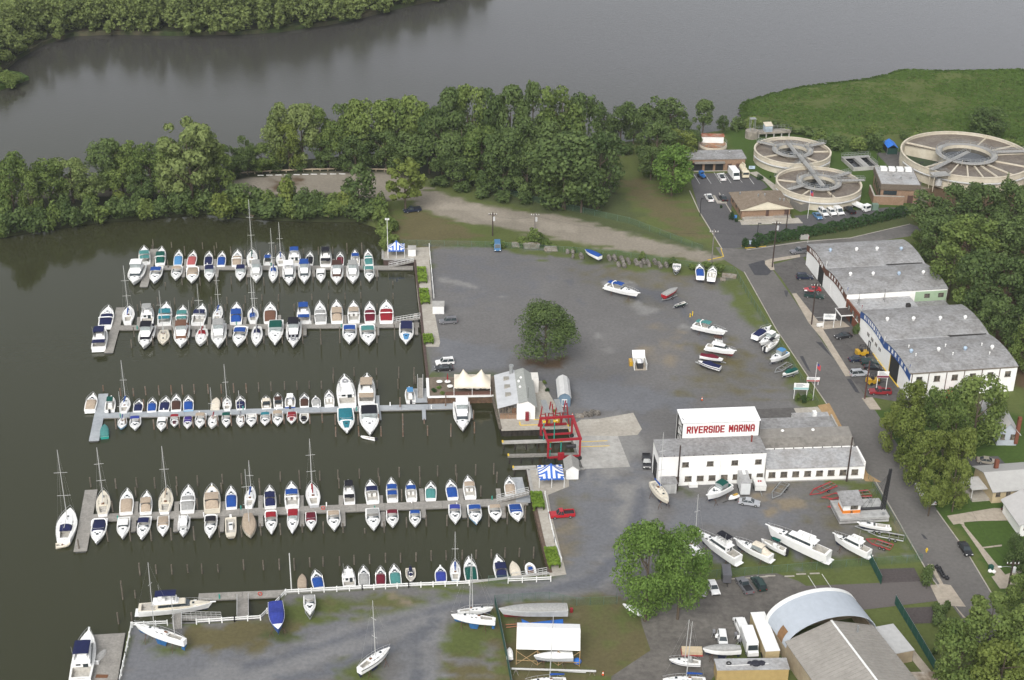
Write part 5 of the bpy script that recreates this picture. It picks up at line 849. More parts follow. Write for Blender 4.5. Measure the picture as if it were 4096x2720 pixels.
class Bd:
 """a building frame: foot a -> foot b along its front; x along the front, y back, z up"""
 def __init__(s,name,a,b,label,cat='building',group=None):
  s.f=Fr(a,b);s.t=thing(name,(s.f.a.x,s.f.a.y,0),s.f.rz,label,cat,group);s.L=s.f.L
 def at(s,p):return s.f.loc(p)
 def wall(s,x0,x1,y0,y1,h,m,nm='wall',z0=0):return MB().box(x0,x1,y0,y1,z0,h).build(nm,m,s.t)
 def roof(s,pts,m,nm='roof',th=.15):
  n=len(pts);return fixn(MB().add([tuple(p)for p in pts]+[(p[0],p[1],p[2]-th)for p in pts],[tuple(range(n)),tuple(range(2*n-1,n-1,-1))]+[(i,n+i,n+(i+1)%n,(i+1)%n)for i in range(n)]).build(nm,m,s.t))
 def window(s,x,z,w,h,side='f',y=0.0,m=None,fr=True,nm='window',mull=True):
  """side f: wall at y facing -y; l: wall at x facing -x; r: facing +x"""
  d=.06;e=.08
  def bx(a0,a1,z0,z1,d0,d1):
   if side=='f':return(a0,a1,y-d1,y-d0,z0,z1)
   if side=='l':return(y-d1,y-d0,a0,a1,z0,z1)
   return(y+d0,y+d1,a0,a1,z0,z1)
  p=MB().box(*bx(x-w/2,x+w/2,z,z+h,.0,d)).build(nm,m or M_WIN,s.t)
  if fr:
   f=MB();f.box(*bx(x-w/2-e,x+w/2+e,z-e-.06,z,.0,d+.07))
   if mull:f.box(*bx(x-w/2,x+w/2,z+h*.48,z+h*.52,d,d+.03));f.box(*bx(x-.03,x+.03,z,z+h*.48,d,d+.028));f.box(*bx(x-.03,x+.03,z+h*.52,z+h,d,d+.028))
   f.build('sill',M_FRAME,p)
  return p
b=Bd('boat_workshop',Y2.g(165,818),Y2.g(1166,777),'white two storey boat workshop carrying the big roof sign');L=b.L;D_=7.2;H=7.6
b.wall(.0,L,.3,D_,H,M_WWALL);b.roof([(-.15,.0,H+.12),(L+.15,.0,H+.12),(L+.15,D_+.05,H+.12),(-.15,D_+.05,H+.12)],M_ROOFG)
b.wall(0,L,.0,.3,H-.06,M_WWALL,'front_wall')
for i in range(11):MB().box(L*(i+.5)/11-.08,L*(i+.5)/11+.08,-.12,.06,H+.1,H+.26).build('roof_bracket',M_BLKTRIM,b.t)
for px,py in[(400,622),(631,617),(862,606),(1084,597)]:q=b.at(Y2.g(px,py,5.2));b.window((px-165)/1001*L+.3,4.9,1.45,1.15)
for px in[332,448,561,673,787,900,1013,1125]:b.window((px-165)/1001*L,1.15,1.5,1.25)
MB().box(2.0,5.6,-.02,.0,0,0.02).build('threshold',M_CONC,b.t)
MB().box(-.08,.02,1.2,5.6,0,5.2).build('bay_door',M_DARKIN,b.t);MB().box(-.14,-.08,1.0,5.8,5.2,5.45).box(-.14,-.08,1.0,1.2,0,5.2).box(-.14,-.08,5.6,5.8,0,5.2).build('door_frame',M_WPAINT,b.t)
dp=MB();dp.path([(L*.50,-.1,6.6),(L*.575,-.1,6.2),(L*.575,-.1,.3)],.07);dp.build('drain_pipe',M_WPAINT,b.t);MB().path([(L*.975,-.1,7.0),(L*.99,-.1,6.4),(L*.99,-.1,.3)],.07).build('drain_pipe',M_WPAINT,b.t)
MB().box(L*.90,L*.91,4.6,5.0,H,H+1.7).build('flue',mat('flue_red',(.2,.03,.02),.6,.2,3),b.t)
MB().box(L*.29,L*.37,-1.0,-.1,0,.8).build('bench_box',M_WPAINT,b.t)
shd=thing('utility_shed',b.t.matrix_basis@Vector((.4,-3.0,0)),b.f.rz,'small grey utility shed leaning on the white workshop front','shed');MB().box(0,3.2,0,2.6,0,2.6).build('wall',mat('shed_grey',(.42,.42,.41),.8,.1,1),shd);MB().box(-.15,3.35,-.2,2.75,2.6,2.75).build('roof',M_ROOFG,shd);MB().box(1.9,2.8,-.05,.01,.05,2.1).build('door',mat('shed_door',(.34,.34,.33),.7,.1,1),shd)
x0,x1=L*.262,L*1.0;zs0,zs1=H+.15,11.6;yb=D_+6.0
b.wall(x0,x1,D_+.1,D_+.35,zs1,M_WPAINT,'sign_panel',0.2);b.roof([(x0-.1,D_-.05,zs1+.12),(x1+.1,D_-.05,zs1+.12),(x1+.1,yb,zs1+.12),(x0-.1,yb,zs1+.12)],mat('white_roof_sheet',(.80,.80,.80),.7,.03,1),'sign_roof');b.wall(x1-.3,x1,D_+.35,yb,zs1,M_WPAINT,'sign_side_wall',.2);b.wall(x0,x1-.3,yb-.3,yb,zs1,M_WPAINT,'sign_back_wall',.2)
tr=MB()
for zz in(zs1-.12,):tr.box(x0-.05,x1+.05,D_+.02,D_+.1,zz,zz+.16)
tr.box(x0-.05,x0+.12,D_+.0,D_+.1,H+.1,zs1);tr.box(x1-.12,x1+.05,D_+.0,D_+.1,H+.1,zs1);tr.build('sign_trim',M_BLKTRIM,b.t)
for i in range(5):z=1.5+i*2.2;MB().tube((x0+.3,D_+.4,z),(x0+.3,yb-.4,z),.07,4).tube((x0+.3,yb-.4,z),(x0+.3,D_+.4,z+2.0),.06,4).build('end_brace',M_BLKTRIM,b.t)
MB().box(x0+.02,x0+.3,yb-.6,yb-.3,0,zs1).build('end_post',M_BLKTRIM,b.t)
u_=(x1-x0)*.95/15.0;letters('RIVERSIDE MARINA',1.85,u_*.89,u_*.11,.33,M_SIGNRED,b.t,((x0+x1)/2,D_+.09,H+.15+(zs1-H)*.5),(0,0,0),'sign_lettering')
w2=Bd('workshop_wing',Y2.g(1180,777),Y2.g(2095,745),'white single storey workshop wing with a long row of small windows');W=w2.L
w2.wall(0,W,0,6.6,3.5,M_WWALL);w2.roof([(-.1,-.25,3.62),(W+.15,-.25,3.62),(W+.15,6.7,4.3),(-.1,6.7,4.3)],M_ROOFL)
for px in[1238,1350,1461,1573,1685,1795,1907,2018]:w2.window((px-1180)/915*W,1.25,1.5,1.35)
MB().box(W+.0,W+.35,-.1,6.6,0,4.5).build('parapet_wall',M_WWALL,w2.t);MB().box(-.2,W,-.12,-.02,0,.25).build('plinth',M_CONCG,w2.t)
for i in range(10):MB().box(W*(i+.5)/10-.07,W*(i+.5)/10+.07,6.5,6.72,4.3,4.6).build('roof_bracket',M_BLKTRIM,w2.t)
w2.wall(-1.2,W-.6,6.75,14.0,4.6,M_WWALL,'rear_wall')
w2.roof([(-1.4,6.74,4.7),(W-.3,6.74,4.7),(W-.3,9.2,5.75),(-1.4,9.2,5.75)],M_ROOFB,'gable_roof');w2.roof([(-1.4,9.2,5.75),(W-.3,9.2,5.75),(W-.3,12.4,6.25),(-1.4,12.4,6.25)],mat('worn_brown_roof_upper',(.22,.208,.188),.9,.12,1,c2=(.185,.172,.155),sc2=.3),'gable_roof');w2.roof([(-1.4,12.4,6.25),(W-.3,12.4,6.25),(W-.3,14.1,4.7),(-1.4,14.1,4.7)],M_ROOFB,'gable_roof')
fixn(MB().add([(W-.58,6.76,4.5),(W-.58,14,4.5),(W-.58,12.4,6.1),(W-.58,9.2,5.6)],[(0,1,2,3)]).build('gable',M_WWALL,w2.t))
for px in(.28,.6):MB().ball((W*px,11.4,6.2),.42,8,5,.3).build('roof_vent',M_WPAINT,w2.t)
w2.wall(-1.2,W-2.6,14.15,19.4,4.6,M_WWALL,'back_wing_wall');w2.roof([(-1.3,14.17,4.9),(W-2.4,14.17,4.9),(W-2.4,19.5,4.75),(-1.3,19.5,4.75)],M_ROOFG,'back_wing_roof');w2.wall(W-2.4,W-2.1,14.3,19.5,5.3,M_CONCG,'parapet_wall')
w2.wall(W*.52,W-2.6,19.55,23.0,3.6,M_WWALL,'annex_wall');w2.roof([(W*.52-.1,19.6,3.75),(W-2.0,19.6,3.75),(W-2.0,23.2,3.75),(W*.52-.1,23.2,3.75)],M_ROOFL,'annex_roof');MB().box(W*.72,W*.76,20.6,21.7,3.75,5.2).build('chimney',M_WPAINT,w2.t)
def wh(name,p0,p1,xs,depth,h,rise,band,label,txt,words):
 return None
P0,P1=Y7.g(283,264),Y7.g(1195,1462)
fr=Fr(P1,P0)
def vdepth(Tm,x,y,z):return-fr.loc(Tm.g(x,y,z))[1]
def ux(Tm,x,y):return fr.loc(Tm.g(x,y))[0]
LT=fr.L;DEPN=vdepth(Y7,1555,490,6.0);DEPB=vdepth(Y7,2205,1195,7.0);DEPF=vdepth(Y7,1160,55,6.0)
u_b0=ux(Y7,757,886);u_n1=ux(Y7,640,722)
def arch_building(u0,u1,dep,h,rise,band,lab,nm,right_dep=None):
 t=thing(nm,(fr.a+fr.u*u0),fr.rz,lab,'warehouse');Lx=u1-u0;Y=lambda v:-v
 half=Lx/2
 def arcz(x,hh=0):
  k=x%half if x<Lx-1e-6 else half
  return h+rise*(1-((k-half/2)/(half/2))**2)+hh
 n=24;xs=[Lx*i/n for i in range(n+1)]
 for v0,v1,nm2,mm in((0,.3,'front_wall',M_WWALL),(dep-.3,dep,'back_wall',M_WWALL)):
  fixn(MB().loft([[(x,-v0,0),(x,-v1,0),(x,-v1,arcz(x)-.05),(x,-v0,arcz(x)-.05)]for x in xs]).build(nm2,mm,t))
 for x,s in((0,1),(Lx,-1)):MB().box(min(x,x+s*.3),max(x,x+s*.3),-dep+.3,-.3,0,h-.02).build('side_wall',M_WWALL,t)
 for k in(0,1):
  xx=[half*k+half*i/12 for i in range(13)]
  zz=[h+rise*(1-((i/12-.5)/.5)**2)for i in range(13)]
  fixn(MB().loft([[(x,.35,z+.02),(x,-dep-.2,z+.02),(x,-dep-.2,z+.16),(x,.35,z+.16)]for x,z in zip(xx,zz)]).build('roof',M_ROOFG,t))
  fixn(MB().loft([[(x,.06,z-1.95),(x,.2,z-1.95),(x,.2,z+.0),(x,.06,z+.0)]for x,z in zip(xx,zz)]).build('fascia_band',band,t))
 g=MB().box(half-.35,half+.35,-dep,.1,h+.1,h+.22).build('valley_gutter',M_ROOFL,t)
 fixn(MB().sheet([(half-.4,-dep*.62),(half+.5,-dep*.6),(half+.3,-dep*.98),(half-.3,-dep*.98)],h+.26).build('tar_streak',M_BLKTRIM,t))
 return t,Lx,half
def vent(t,x,v,z,m):
 o=MB().tube((x,-v,z-.3),(x,-v,z+.25),.32,8).ball((x,-v,z+.6),.5,10,6,.48).build('roof_vent',m,t);return o
M_VB=mat('blue_vent',(.33,.42,.52),.5,.08,1)
H1=6.8;RS=.95
tb,Lb,hb_=arch_building(0,u_b0,DEPB,H1,RS,M_SIGNBLUE,'white arched roof boat warehouse with blue lettered fascia nearest the camera','boat_warehouse')
for px,py,blue in[(1230,1035,1),(1475,1020,0),(1713,1012,1),(1955,1000,0),(1015,750,0),(1250,745,0),(1490,740,0),(1713,732,0)]:
 q=fr.loc(Y7.g(px,py+8,H1+1.4));vent(tb,q[0],-q[1],H1+(RS*(1-(((q[0]%hb_)-hb_/2)/(hb_/2))**2))+.1,M_VB if blue else M_WPAINT)
for px,py in[(1207,1000),(1270,1078),(1535,993),(1602,1068),(1860,985),(1930,1060)]:
 q=fr.loc(Y7.g(px,py+8,H1+1));z=H1+(RS*(1-(((q[0]%hb_)-hb_/2)/(hb_/2))**2));MB().tube((q[0],q[1],z),(q[0],q[1],z+.7),.12,6).ball((q[0],q[1],z+.75),.2,6,4).build('vent_pipe',M_WPAINT,tb)
def word_on(t,s,Lx,half,k,rise,h,size,off=0.5,spread=.62,m=M_WPAINT):
 n=len(s);step=half*spread/(n-1)
 for i,ch in enumerate(s):
  x=half*k+half*off+half*spread/2-i*step;z=h+rise*(1-((x-half*k-half/2)/(half/2))**2)-.95
  sl=rise*-2*(x-half*k-half/2)/(half/2)**2
  letters(ch,size,size*.82,0,size*.26,m,t,(x,.21,z),(0,math.atan(sl),R(180)),'fascia_letter')
word_on(tb,'RIVERSIDE',Lb,hb_,1,RS,H1,1.1);word_on(tb,'MARINA',Lb,hb_,0,RS,H1,1.1)
def door(t,x0,x1,z1,m,nm='door'):return MB().box(x0,x1,.0,.05,0,z1).build(nm,m,t)
dx0,dx1=ux(Y7,1110,1335),ux(Y7,1040,1240)
door(tb,dx0,dx1,5.6,M_DARKIN,'open_door');MB().box(dx1,dx1+.18,.0,.12,0,5.6).build('door_jamb',M_YEL,tb);door(tb,dx1+.3,dx1+9,6.2,mat('white_sliding_door',(.74,.74,.72),.6,.04,1),'sliding_door')
for px,py in[(808,900),(843,945),(876,990),(913,1032)]:
 q=fr.loc(Y7.g(px,py,2.9));o=MB().box(q[0]-.7,q[0]+.7,.0,.06,2.6,3.5).build('window',M_WIN,tb);MB().box(q[0]-.04,q[0]+.04,.06,.1,2.6,3.5).build('frame',M_WPAINT,o)
for i in range(6):
 v=DEPB*(i+.5)/6;o=MB().box(-.06,.0,-v-.75,-v+.75,4.3,5.75).build('window',M_WIN,tb);MB().box(-.1,-.06,-v-.05,-v+.05,4.3,5.75).box(-.12,-.0,-v-.85,-v+.85,4.15,4.3).build('frame',M_FRAME,o)
 MB().box(-.12,.0,-DEPB*i/6-.14-(.3 if i==0 else 0),-DEPB*i/6+.02-(.3 if i==0 else 0),0,H1-.1).build('downpipe',mat('pipe_brown',(.07,.035,.028),.7,.1,2),tb)
MB().box(-.2,.0,-DEPB,.1,H1-.12,H1+.06).build('gutter',M_FRAME,tb)
H2=6.2
tn,Ln,hn_=arch_building(u_n1,LT,DEPN,H2,RS,M_BROWNF,'white arched roof boat warehouse with brown lettered fascia nearest the junction','boat_warehouse')
for px,py,blue in[(685,345,0),(888,342,0),(1120,340,1),(1338,330,0),(505,130,1),(740,123,0),(923,118,0),(1140,117,1)]:
 q=fr.loc(Y7.g(px,py+8,H2+1.4));xx=q[0]-u_n1;vent(tn,xx,-q[1],H2+(RS*(1-(((xx%hn_)-hn_/2)/(hn_/2))**2))+.1,M_VB if blue else M_WPAINT)
word_on(tn,'RIVERSIDE',Ln,hn_,1,RS,H2,1.1);word_on(tn,'MARINA',Ln,hn_,0,RS,H2,1.1)
d0,d1=ux(Y7,440,460)-u_n1,ux(Y7,393,405)-u_n1;door(tn,d0,d1,5.2,M_DARKIN,'open_door');door(tn,d0-6,d0-.3,5.6,MATS['white_sliding_door'],'sliding_door');door(tn,d1+.3,d1+7,5.6,MATS['white_sliding_door'],'sliding_door')
for v in(DEPN*.80,DEPN*.94):o=MB().box(-.06,.0,-v-.8,-v+.8,3.9,5.2).build('window',M_WIN,tn);MB().box(-.1,-.06,-v-.05,-v+.05,3.9,5.2).build('frame',M_FRAME,o)
MB().box(-.05,-.01,-DEPN+.1,-DEPN*.68,2.0,H2-.3).build('green_panel',mat('pale_green_siding',(.30,.40,.27),.8,.08,1),tn)
to=thing('brick_office',fr.a+fr.u*u_b0,fr.rz,'low red brick office with a white porch between the two warehouses','office');Lo=u_n1-u_b0;DO=DEPN*.62
MB().box(.02,Lo-.02,-DO,-.4,0,4.6).build('wall',M_REDBR,to);MB().box(.0,Lo,-DO-.1,-.2,4.6,4.8).build('roof',M_ROOFL,to);MB().box(.02,Lo-.02,-.398,.02,0,5.0).build('front_wall',M_REDBR,to)
for i in range(3):x=Lo*(.2+.28*i);o=MB().box(x-.9,x+.9,.02,.08,2.9,4.2).build('window',M_WIN,to);MB().box(x-1.0,x+1.0,.02,.14,2.75,2.9).box(x-.04,x+.04,.08,.11,2.9,4.2).build('frame',M_WPAINT,o)
MB().box(Lo*.45,Lo*.85,.15,3.4,3.0,3.2).build('porch_roof',mat('porch_dark',(.06,.05,.045),.8,.2,1),to);MB().box(Lo*.45-.1,Lo*.85+.1,3.4,3.55,2.95,3.25).box(Lo*.45-.1,Lo*.45,.15,3.4,2.95,3.25).box(Lo*.85,Lo*.85+.1,.15,3.4,2.95,3.25).build('porch_trim',M_WPAINT,to)
for x in(Lo*.45,Lo*.85):MB().box(x-.06,x+.06,3.2,3.32,0,3.0).build('porch_post',M_WPAINT,to)
MB().box(Lo*.5,Lo*.62,.02,.08,0,2.2).build('door',M_GLASS,to);MB().box(2,3,-DO+1,-DO+2,4.8,5.7).build('roof_unit',M_GALV,to);MB().box(3.5,4.6,-DO+2.4,-DO+3.4,4.8,5.9).build('roof_unit',M_BLKTRIM,to)
for x,v in((Lo*.7,.12),(Lo*.8,.55)):MB().tube((x-.5,-DO*v,4.8),(x,-DO*v,7.2),.05,4).tube((x+.5,-DO*v,4.8),(x,-DO*v,7.2),.05,4).tube((x,-DO*v,7.2),(x,-DO*v,8.4),.04,4).build('aerial_mast',M_BLKTRIM,to)
MB().box(.3,Lo,-DEPN+.5,-DO-.3,0,3.0).build('rear_lean_to',M_ROOFG,to)
for i,(px,py,c,wh_)in enumerate([(303,60,'rd','far corner of the brown fascia warehouse'),(467,285,'wh','middle of the brown fascia warehouse'),(652,520,'bl','near end of the brown fascia warehouse'),(780,680,'rd','far end of the blue fascia warehouse'),(985,965,'wh','middle of the blue fascia warehouse'),(1208,1215,'bl','near corner of the blue fascia warehouse')]):
 q=Y7.g(px,py,6.9);z=6.5;t=thing('roof_flag',(q.x,q.y,z),.6,f"small {CNAME[c]} flag on the {wh_}",'flag','flags along the warehouse fascia');MB().tube((0,0,0),(0,0,2.2),.04,5).build('staff',M_POLEW,t);MB().add([(0,0,2.1),(.5,.1,1.9),(.45,.2,.9),(0,0,.8)],[(0,1,2,3)]).build('cloth',fab(c),t)
M_TANK=mat('cream_tank',(.52,.475,.385),.75,.07,.8,spec=.2,c2=(.46,.41,.32),sc2=.3);M_SLUDGE=mat('brown_settled_water',(.125,.10,.078),.5,.25,1.2,c2=(.165,.14,.112),sc2=.3);M_DKWATER=mat('dark_tank_water',(.012,.014,.016),.06,.2,1,spec=.6);M_GRATE=mat('grey_walkway',(.33,.325,.31),.7,.15,2,c2=(.28,.275,.26),sc2=.5)
def ring(mb,r0,r1,z0,z1,n=56,a0=0,a1=6.28319):
 P=[a0+(a1-a0)*i/n for i in range(n+1)]
 mb.loft([[(r0*math.cos(a),r0*math.sin(a),z0),(r1*math.cos(a),r1*math.sin(a),z0),(r1*math.cos(a),r1*math.sin(a),z1),(r0*math.cos(a),r0*math.sin(a),z1)]for a in P],a1-a0<6.2);return mb
def railing(mb,pts,h=1.05,every=1):
 for hh in(h*.55,h):mb.path([(p[0],p[1],p[2]+hh)for p in pts],.045,4)
 for p in pts[::every]:mb.tube(p,(p[0],p[1],p[2]+h),.04,4)
def tank(c,r,h,label,spokes,bridge,inner=.42,open_sector=None):
 t=thing('settling_tank',(c.x,c.y,0),0,label,'tank','round settling tanks of the sewage plant')
 fixn(ring(MB(),r-.3,r,0,h).build('wall',M_TANK,t));fixn(ring(MB(),r-.42,r+.16,h-.12,h+.1).build('rim',M_TANK,t))
 for z in(.3,.5,.7):fixn(ring(MB(),r,r+.07,h*z,h*z+.09).build('band',M_TANK,t))
 for i in range(20):a=i*.31416;MB().tube((math.cos(a)*(r+.05),math.sin(a)*(r+.05),0),(math.cos(a)*(r+.05),math.sin(a)*(r+.05),h*.66),.07,4).build('rib',M_TANK,t)
 zf=h-.9;a0,a1=(open_sector or(0,0))
 if open_sector:fixn(ring(MB(),r*inner,r-.3,zf-.2,zf,48,a1,a0+6.28319).build('settled_water',M_SLUDGE,t));fixn(ring(MB(),r*inner,r-.3,.3,.5,20,a0,a1).build('drained_floor',mat('green_algae',(.03,.05,.02),.7,.3,1),t))
 else:fixn(ring(MB(),r*inner,r-.3,zf-.2,zf).build('settled_water',M_SLUDGE,t))
 ri=r*inner
 fixn(ring(MB(),ri-.25,ri,.1,h).build('inner_wall',M_TANK,t));fixn(ring(MB(),ri-.3,ri+1.5,h+.0,h+.16).build('ring_walkway',M_GRATE,t));MB().prism([(math.cos(i*.2618)*(ri-.25),math.sin(i*.2618)*(ri-.25))for i in range(24)],.1,h-1.1).build('inner_water',M_DKWATER,t)
 for rr in(ri-.2,ri+1.4):rl=MB();railing(rl,[(rr*math.cos(i*.2094),rr*math.sin(i*.2094),h+.16)for i in range(31)]);rl.build('railing',M_GALV,t)
 for a in spokes:ca,sa=math.cos(a),math.sin(a);nx,ny=-sa*.22,ca*.22;fixn(MB().prism([(ca*ri+nx,sa*ri+ny),(ca*ri-nx,sa*ri-ny),(ca*(r-.3)-nx,sa*(r-.3)-ny),(ca*(r-.3)+nx,sa*(r-.3)+ny)],.2,h-.5).build('divider',M_TANK,t))
 for a,q0,q1 in bridge:
  ca,sa=math.cos(a),math.sin(a);nx,ny=-sa*.75,ca*.75;x0,x1=q0*r,q1*r
  fixn(MB().prism([(ca*x0+nx,sa*x0+ny),(ca*x0-nx,sa*x0-ny),(ca*x1-nx,sa*x1-ny),(ca*x1+nx,sa*x1+ny)],h+.35,h+.55).build('bridge',M_GRATE,t))
  for sg in(-1,1):rl=MB();railing(rl,[(ca*(x0+(x1-x0)*i/8)+sg*nx,sa*(x0+(x1-x0)*i/8)+sg*ny,h+.55)for i in range(9)]);rl.build('railing',M_GALV,t)
 pp=MB().path([((r+.45)*math.cos(a),(r+.45)*math.sin(a),h*.62)for a in[3.3+i*.13 for i in range(20)]],.28,7);pp.build('ring_pipe',mat('pipe_grey',(.42,.42,.41),.5,.1,1),t)
 for i in range(8):a=.4+i*.785;MB().tube((ri*math.cos(a)*1.12,ri*math.sin(a)*1.12,h-1.2),(ri*math.cos(a)*1.12,ri*math.sin(a)*1.12,h+1.0),.09,5).build('stand_pipe',M_TANK,t)
 return t
c1=Y9.g(1587,408,4.0);r1=1025*Y9.k/ppm(c1)/2;c2=DD.g(1888,420,4.2);r2=195/ppm(c2)/2;c3=DD.g(2228,356,5.0);r3=296/ppm(c3)/2
a12=math.atan2(c2.y-c1.y,c2.x-c1.x)
tank(c1,r1,4.0,'upper cream round settling tank with ring walkway and long bridge',[.1,.9,2.2,3.6,5.4],[(a12,-.45,.45),(2.6,.42,1.0),(.5,.42,1.05)])
tank(c2,r2,4.2,'lower cream round settling tank joined by the long bridge',[.2,1.6,2.9,4.1,5.0],[(a12+math.pi,-.3,.42),(3.75,.42,.98),(.1,.42,1.1),(.6,.42,1.02)])
fx=thing('tank_bridge',(c1.x,c1.y,0),a12,'long grey footbridge linking the two smaller round tanks','bridge');dl=(c2-c1).to_2d().length
x0,x1=r1*.45,dl-r2*.42;MB().box(x0,x1,-.8,.8,4.9,5.1).build('deck',M_GRATE,fx)
for sg in(-1,1):rl=MB();railing(rl,[(x0+(x1-x0)*i/12,sg*.8,5.1)for i in range(13)]);rl.build('railing',M_GALV,fx)
st=thing('tank_stair',tuple(Y9.g(1350,770,0).to_2d())+(0,),ang(Y9.g(1350,770),Y9.g(1735,545,4.6)),'steel stair climbing between the two smaller round tanks','stairs');sL=(Y9.g(1350,770).to_2d()-Y9.g(1735,545,4.6).to_2d()).length
MB().add([(0,-.6,0),(sL,-.6,4.8),(sL,.6,4.8),(0,.6,0),(0,-.6,-.25),(sL,-.6,4.55),(sL,.6,4.55),(0,.6,-.25)],[(0,1,2,3),(7,6,5,4),(0,4,5,1),(3,2,6,7)]).build('flight',M_GRATE,st)
for sg in(-1,1):rl=MB();railing(rl,[(sL*i/8,sg*.6,4.8*i/8)for i in range(9)]);rl.build('railing',M_GALV,st)
tank(c3,r3,5.2,'largest cream round settling tank with dark central pool',[.15,.5,1.0,2.55,3.75,4.2,4.5,4.75,5.0,5.3,5.8],[(3.95,-.05,1.04),(.12,.42,1.0)],.40,(2.6,3.72))
pt=thing('pump_platform',tuple(Y10.g(1340,880).to_2d())+(0,),.2,'open steel stair platform with grey pump beside the largest tank','platform')
for x in(-2.5,2.5):
 for y in(-1.5,1.5):MB().tube((x,y,0),(x,y,5.4),.12,5).build('leg',M_TANK,pt)
MB().box(-2.8,2.8,-1.8,1.8,5.2,5.4).build('deck',M_GRATE,pt);MB().tube((0,0,1.6),(0,0,3.0),1.1,12).tube((0,0,3.0),(0,0,3.8),.5,10).build('pump',mat('pipe_grey',(.42,.42,.41),.5,.1,1),pt);rl=MB();railing(rl,[(-2.8,-1.8,5.4),(2.8,-1.8,5.4),(2.8,1.8,5.4),(-2.8,1.8,5.4)]);rl.build('railing',M_GALV,pt);MB().add([(2.8,-.6,5.3),(2.8,.6,5.3),(7.5,.6,.1),(7.5,-.6,.1)],[(0,1,2,3)]).build('flight',M_GRATE,pt)
c=Y9.g(508,330,3.0);ot=thing('old_round_tank',(c.x,c.y,0),0,'old stained concrete round tank with a white rusty roofed hut on top','tank');r=390*Y9.k/ppm(c)/2
MB().tube((0,0,0),(0,0,2.6),r*.98,28).build('wall',mat('stained_concrete',(.33,.30,.25),.9,.2,1,c2=(.2,.18,.15),sc2=.4),ot);fixn(MB().tube((0,0,2.6),(0,0,3.3),r,28,r*.97).build('rim',M_TANK,ot));MB().tube((0,0,3.3),(0,0,3.36),r*.9,24).build('top',mat('rusty_top',(.24,.2,.15),.9,.3,.8,c2=(.3,.12,.04),sc2=.5),ot)
MB().box(-r*.75,r*.75,r*.1,r*.55,3.36,5.6).build('hut',M_WPAINT,ot);MB().box(-r*.8,r*.8,r*.05,r*.6,5.6,5.8).build('hut_roof',mat('rust_roof',(.3,.2,.15),.9,.3,1,c2=(.26,.07,.03),sc2=.6),ot);rl=MB();railing(rl,[(r*.98*math.cos(a),r*.98*math.sin(a),3.3)for a in[i*.3307 for i in range(20)]]);rl.build('railing',M_GALV,ot)
A_,B_=Y9.g(250,690),Y9.g(935,680);g=Bd('plant_garage',A_,B_,'low brown brick garage with three dark open bays');hg=4.2;Lg=g.L
g.wall(-2,Lg,.4,7.0,hg,M_BRICK);g.wall(-2,Lg,0,.4,hg,M_BRICK,'front_wall',2.9);g.wall(Lg*.62,Lg,0,.4,2.9,M_BRICK,'front_wall')
for x in(.19,.40,.60):g.wall(Lg*x-.35,Lg*x+.35,-.1,.38,2.9,M_BRICK,'pier')
for x0,x1 in((-.05,.17),(.21,.38),(.42,.58)):MB().box(Lg*x0,Lg*x1,.32,.395,0,2.9).build('open_bay',M_DARKIN,g.t)
g.roof([(-2.3,-.3,hg+.25),(Lg+.3,-.3,hg+.25),(Lg+.3,7.3,hg+.25),(-2.3,7.3,hg+.25)],M_ROOFG,th=.4);g.roof([(0,-1.2,3.0),(Lg*.6,-1.2,3.0),(Lg*.6,0,3.3),(0,0,3.3)],M_ROOFB,'awning');MB().box(Lg*.66,Lg*.74,-.05,.0,0,2.4).build('door',mat('brown_door',(.08,.045,.035),.6,.1,2),g.t);MB().box(Lg*.83,Lg*.9,-.05,.0,0,2.4).build('door',MATS['brown_door'],g.t)
for i in range(3):MB().ball((Lg*(.2+.27*i),4.5,hg+.45),.35,8,5).build('roof_vent',M_GALV,g.t)
MB().box(0,Lg,-.5,0,0,.12).build('step',M_CONC,g.t)
A_,B_=Y9.g(893,1335),Y9.g(1545,1310);o=Bd('plant_office',A_,B_,'tan brick plant office with brown shingle roof and cream gable');Lo_=o.L;ho=3.2;dO=o.at(Y9.g(755,985,ho))[1];dO=max(12,min(24,dO))
o.wall(0,Lo_,0,dO,ho,M_BRICK);rz=ho+2.6
o.roof([(-.7,-.7,ho),(Lo_/2,-.7,rz),(Lo_/2,dO*.62,rz),(-.7,dO+.7,ho)],M_SHINGLE,th=.2);o.roof([(Lo_/2,-.7,rz),(Lo_+.7,-.7,ho),(Lo_+.7,dO+.7,ho),(Lo_/2,dO*.62,rz)],M_SHINGLE,th=.2);o.roof([(Lo_/2,dO*.62,rz),(Lo_+.7,dO+.7,ho),(-.7,dO+.7,ho)],M_SHINGLE,th=.2)
fixn(MB().add([(-.6,-.5,ho),(Lo_+.6,-.5,ho),(Lo_/2,-.5,rz-.12),(-.6,-.35,ho),(Lo_+.6,-.35,ho),(Lo_/2,-.35,rz-.12)],[(0,1,2),(5,4,3),(0,3,4,1)]).build('gable',M_CREAMW,o.t));MB().box(-.7,Lo_+.7,-.75,-.6,ho-.22,ho-.02).build('gutter',M_CREAMW,o.t)
MB().box(Lo_*.50,Lo_*.56,-.06,.0,.6,2.7).build('door',MATS['brown_door'],o.t);MB().box(Lo_*.88,Lo_*.97,-.06,.0,.6,2.7).build('door',MATS['brown_door'],o.t);MB().box(.2,Lo_,-2.0,0,0,.6).build('entrance_platform',M_CONC,o.t)
for x0,x1 in((.04,.45),(.62,.98)):rl=MB();railing(rl,[(Lo_*(x0+(x1-x0)*i/6),-1.95,.6)for i in range(7)]);rl.build('railing',M_GALV,o.t)
for i in range(3):MB().box(-.06,.0,dO*(.15+.3*i),dO*(.15+.3*i)+1.2,1.0,2.4).build('window',M_WIN,o.t)
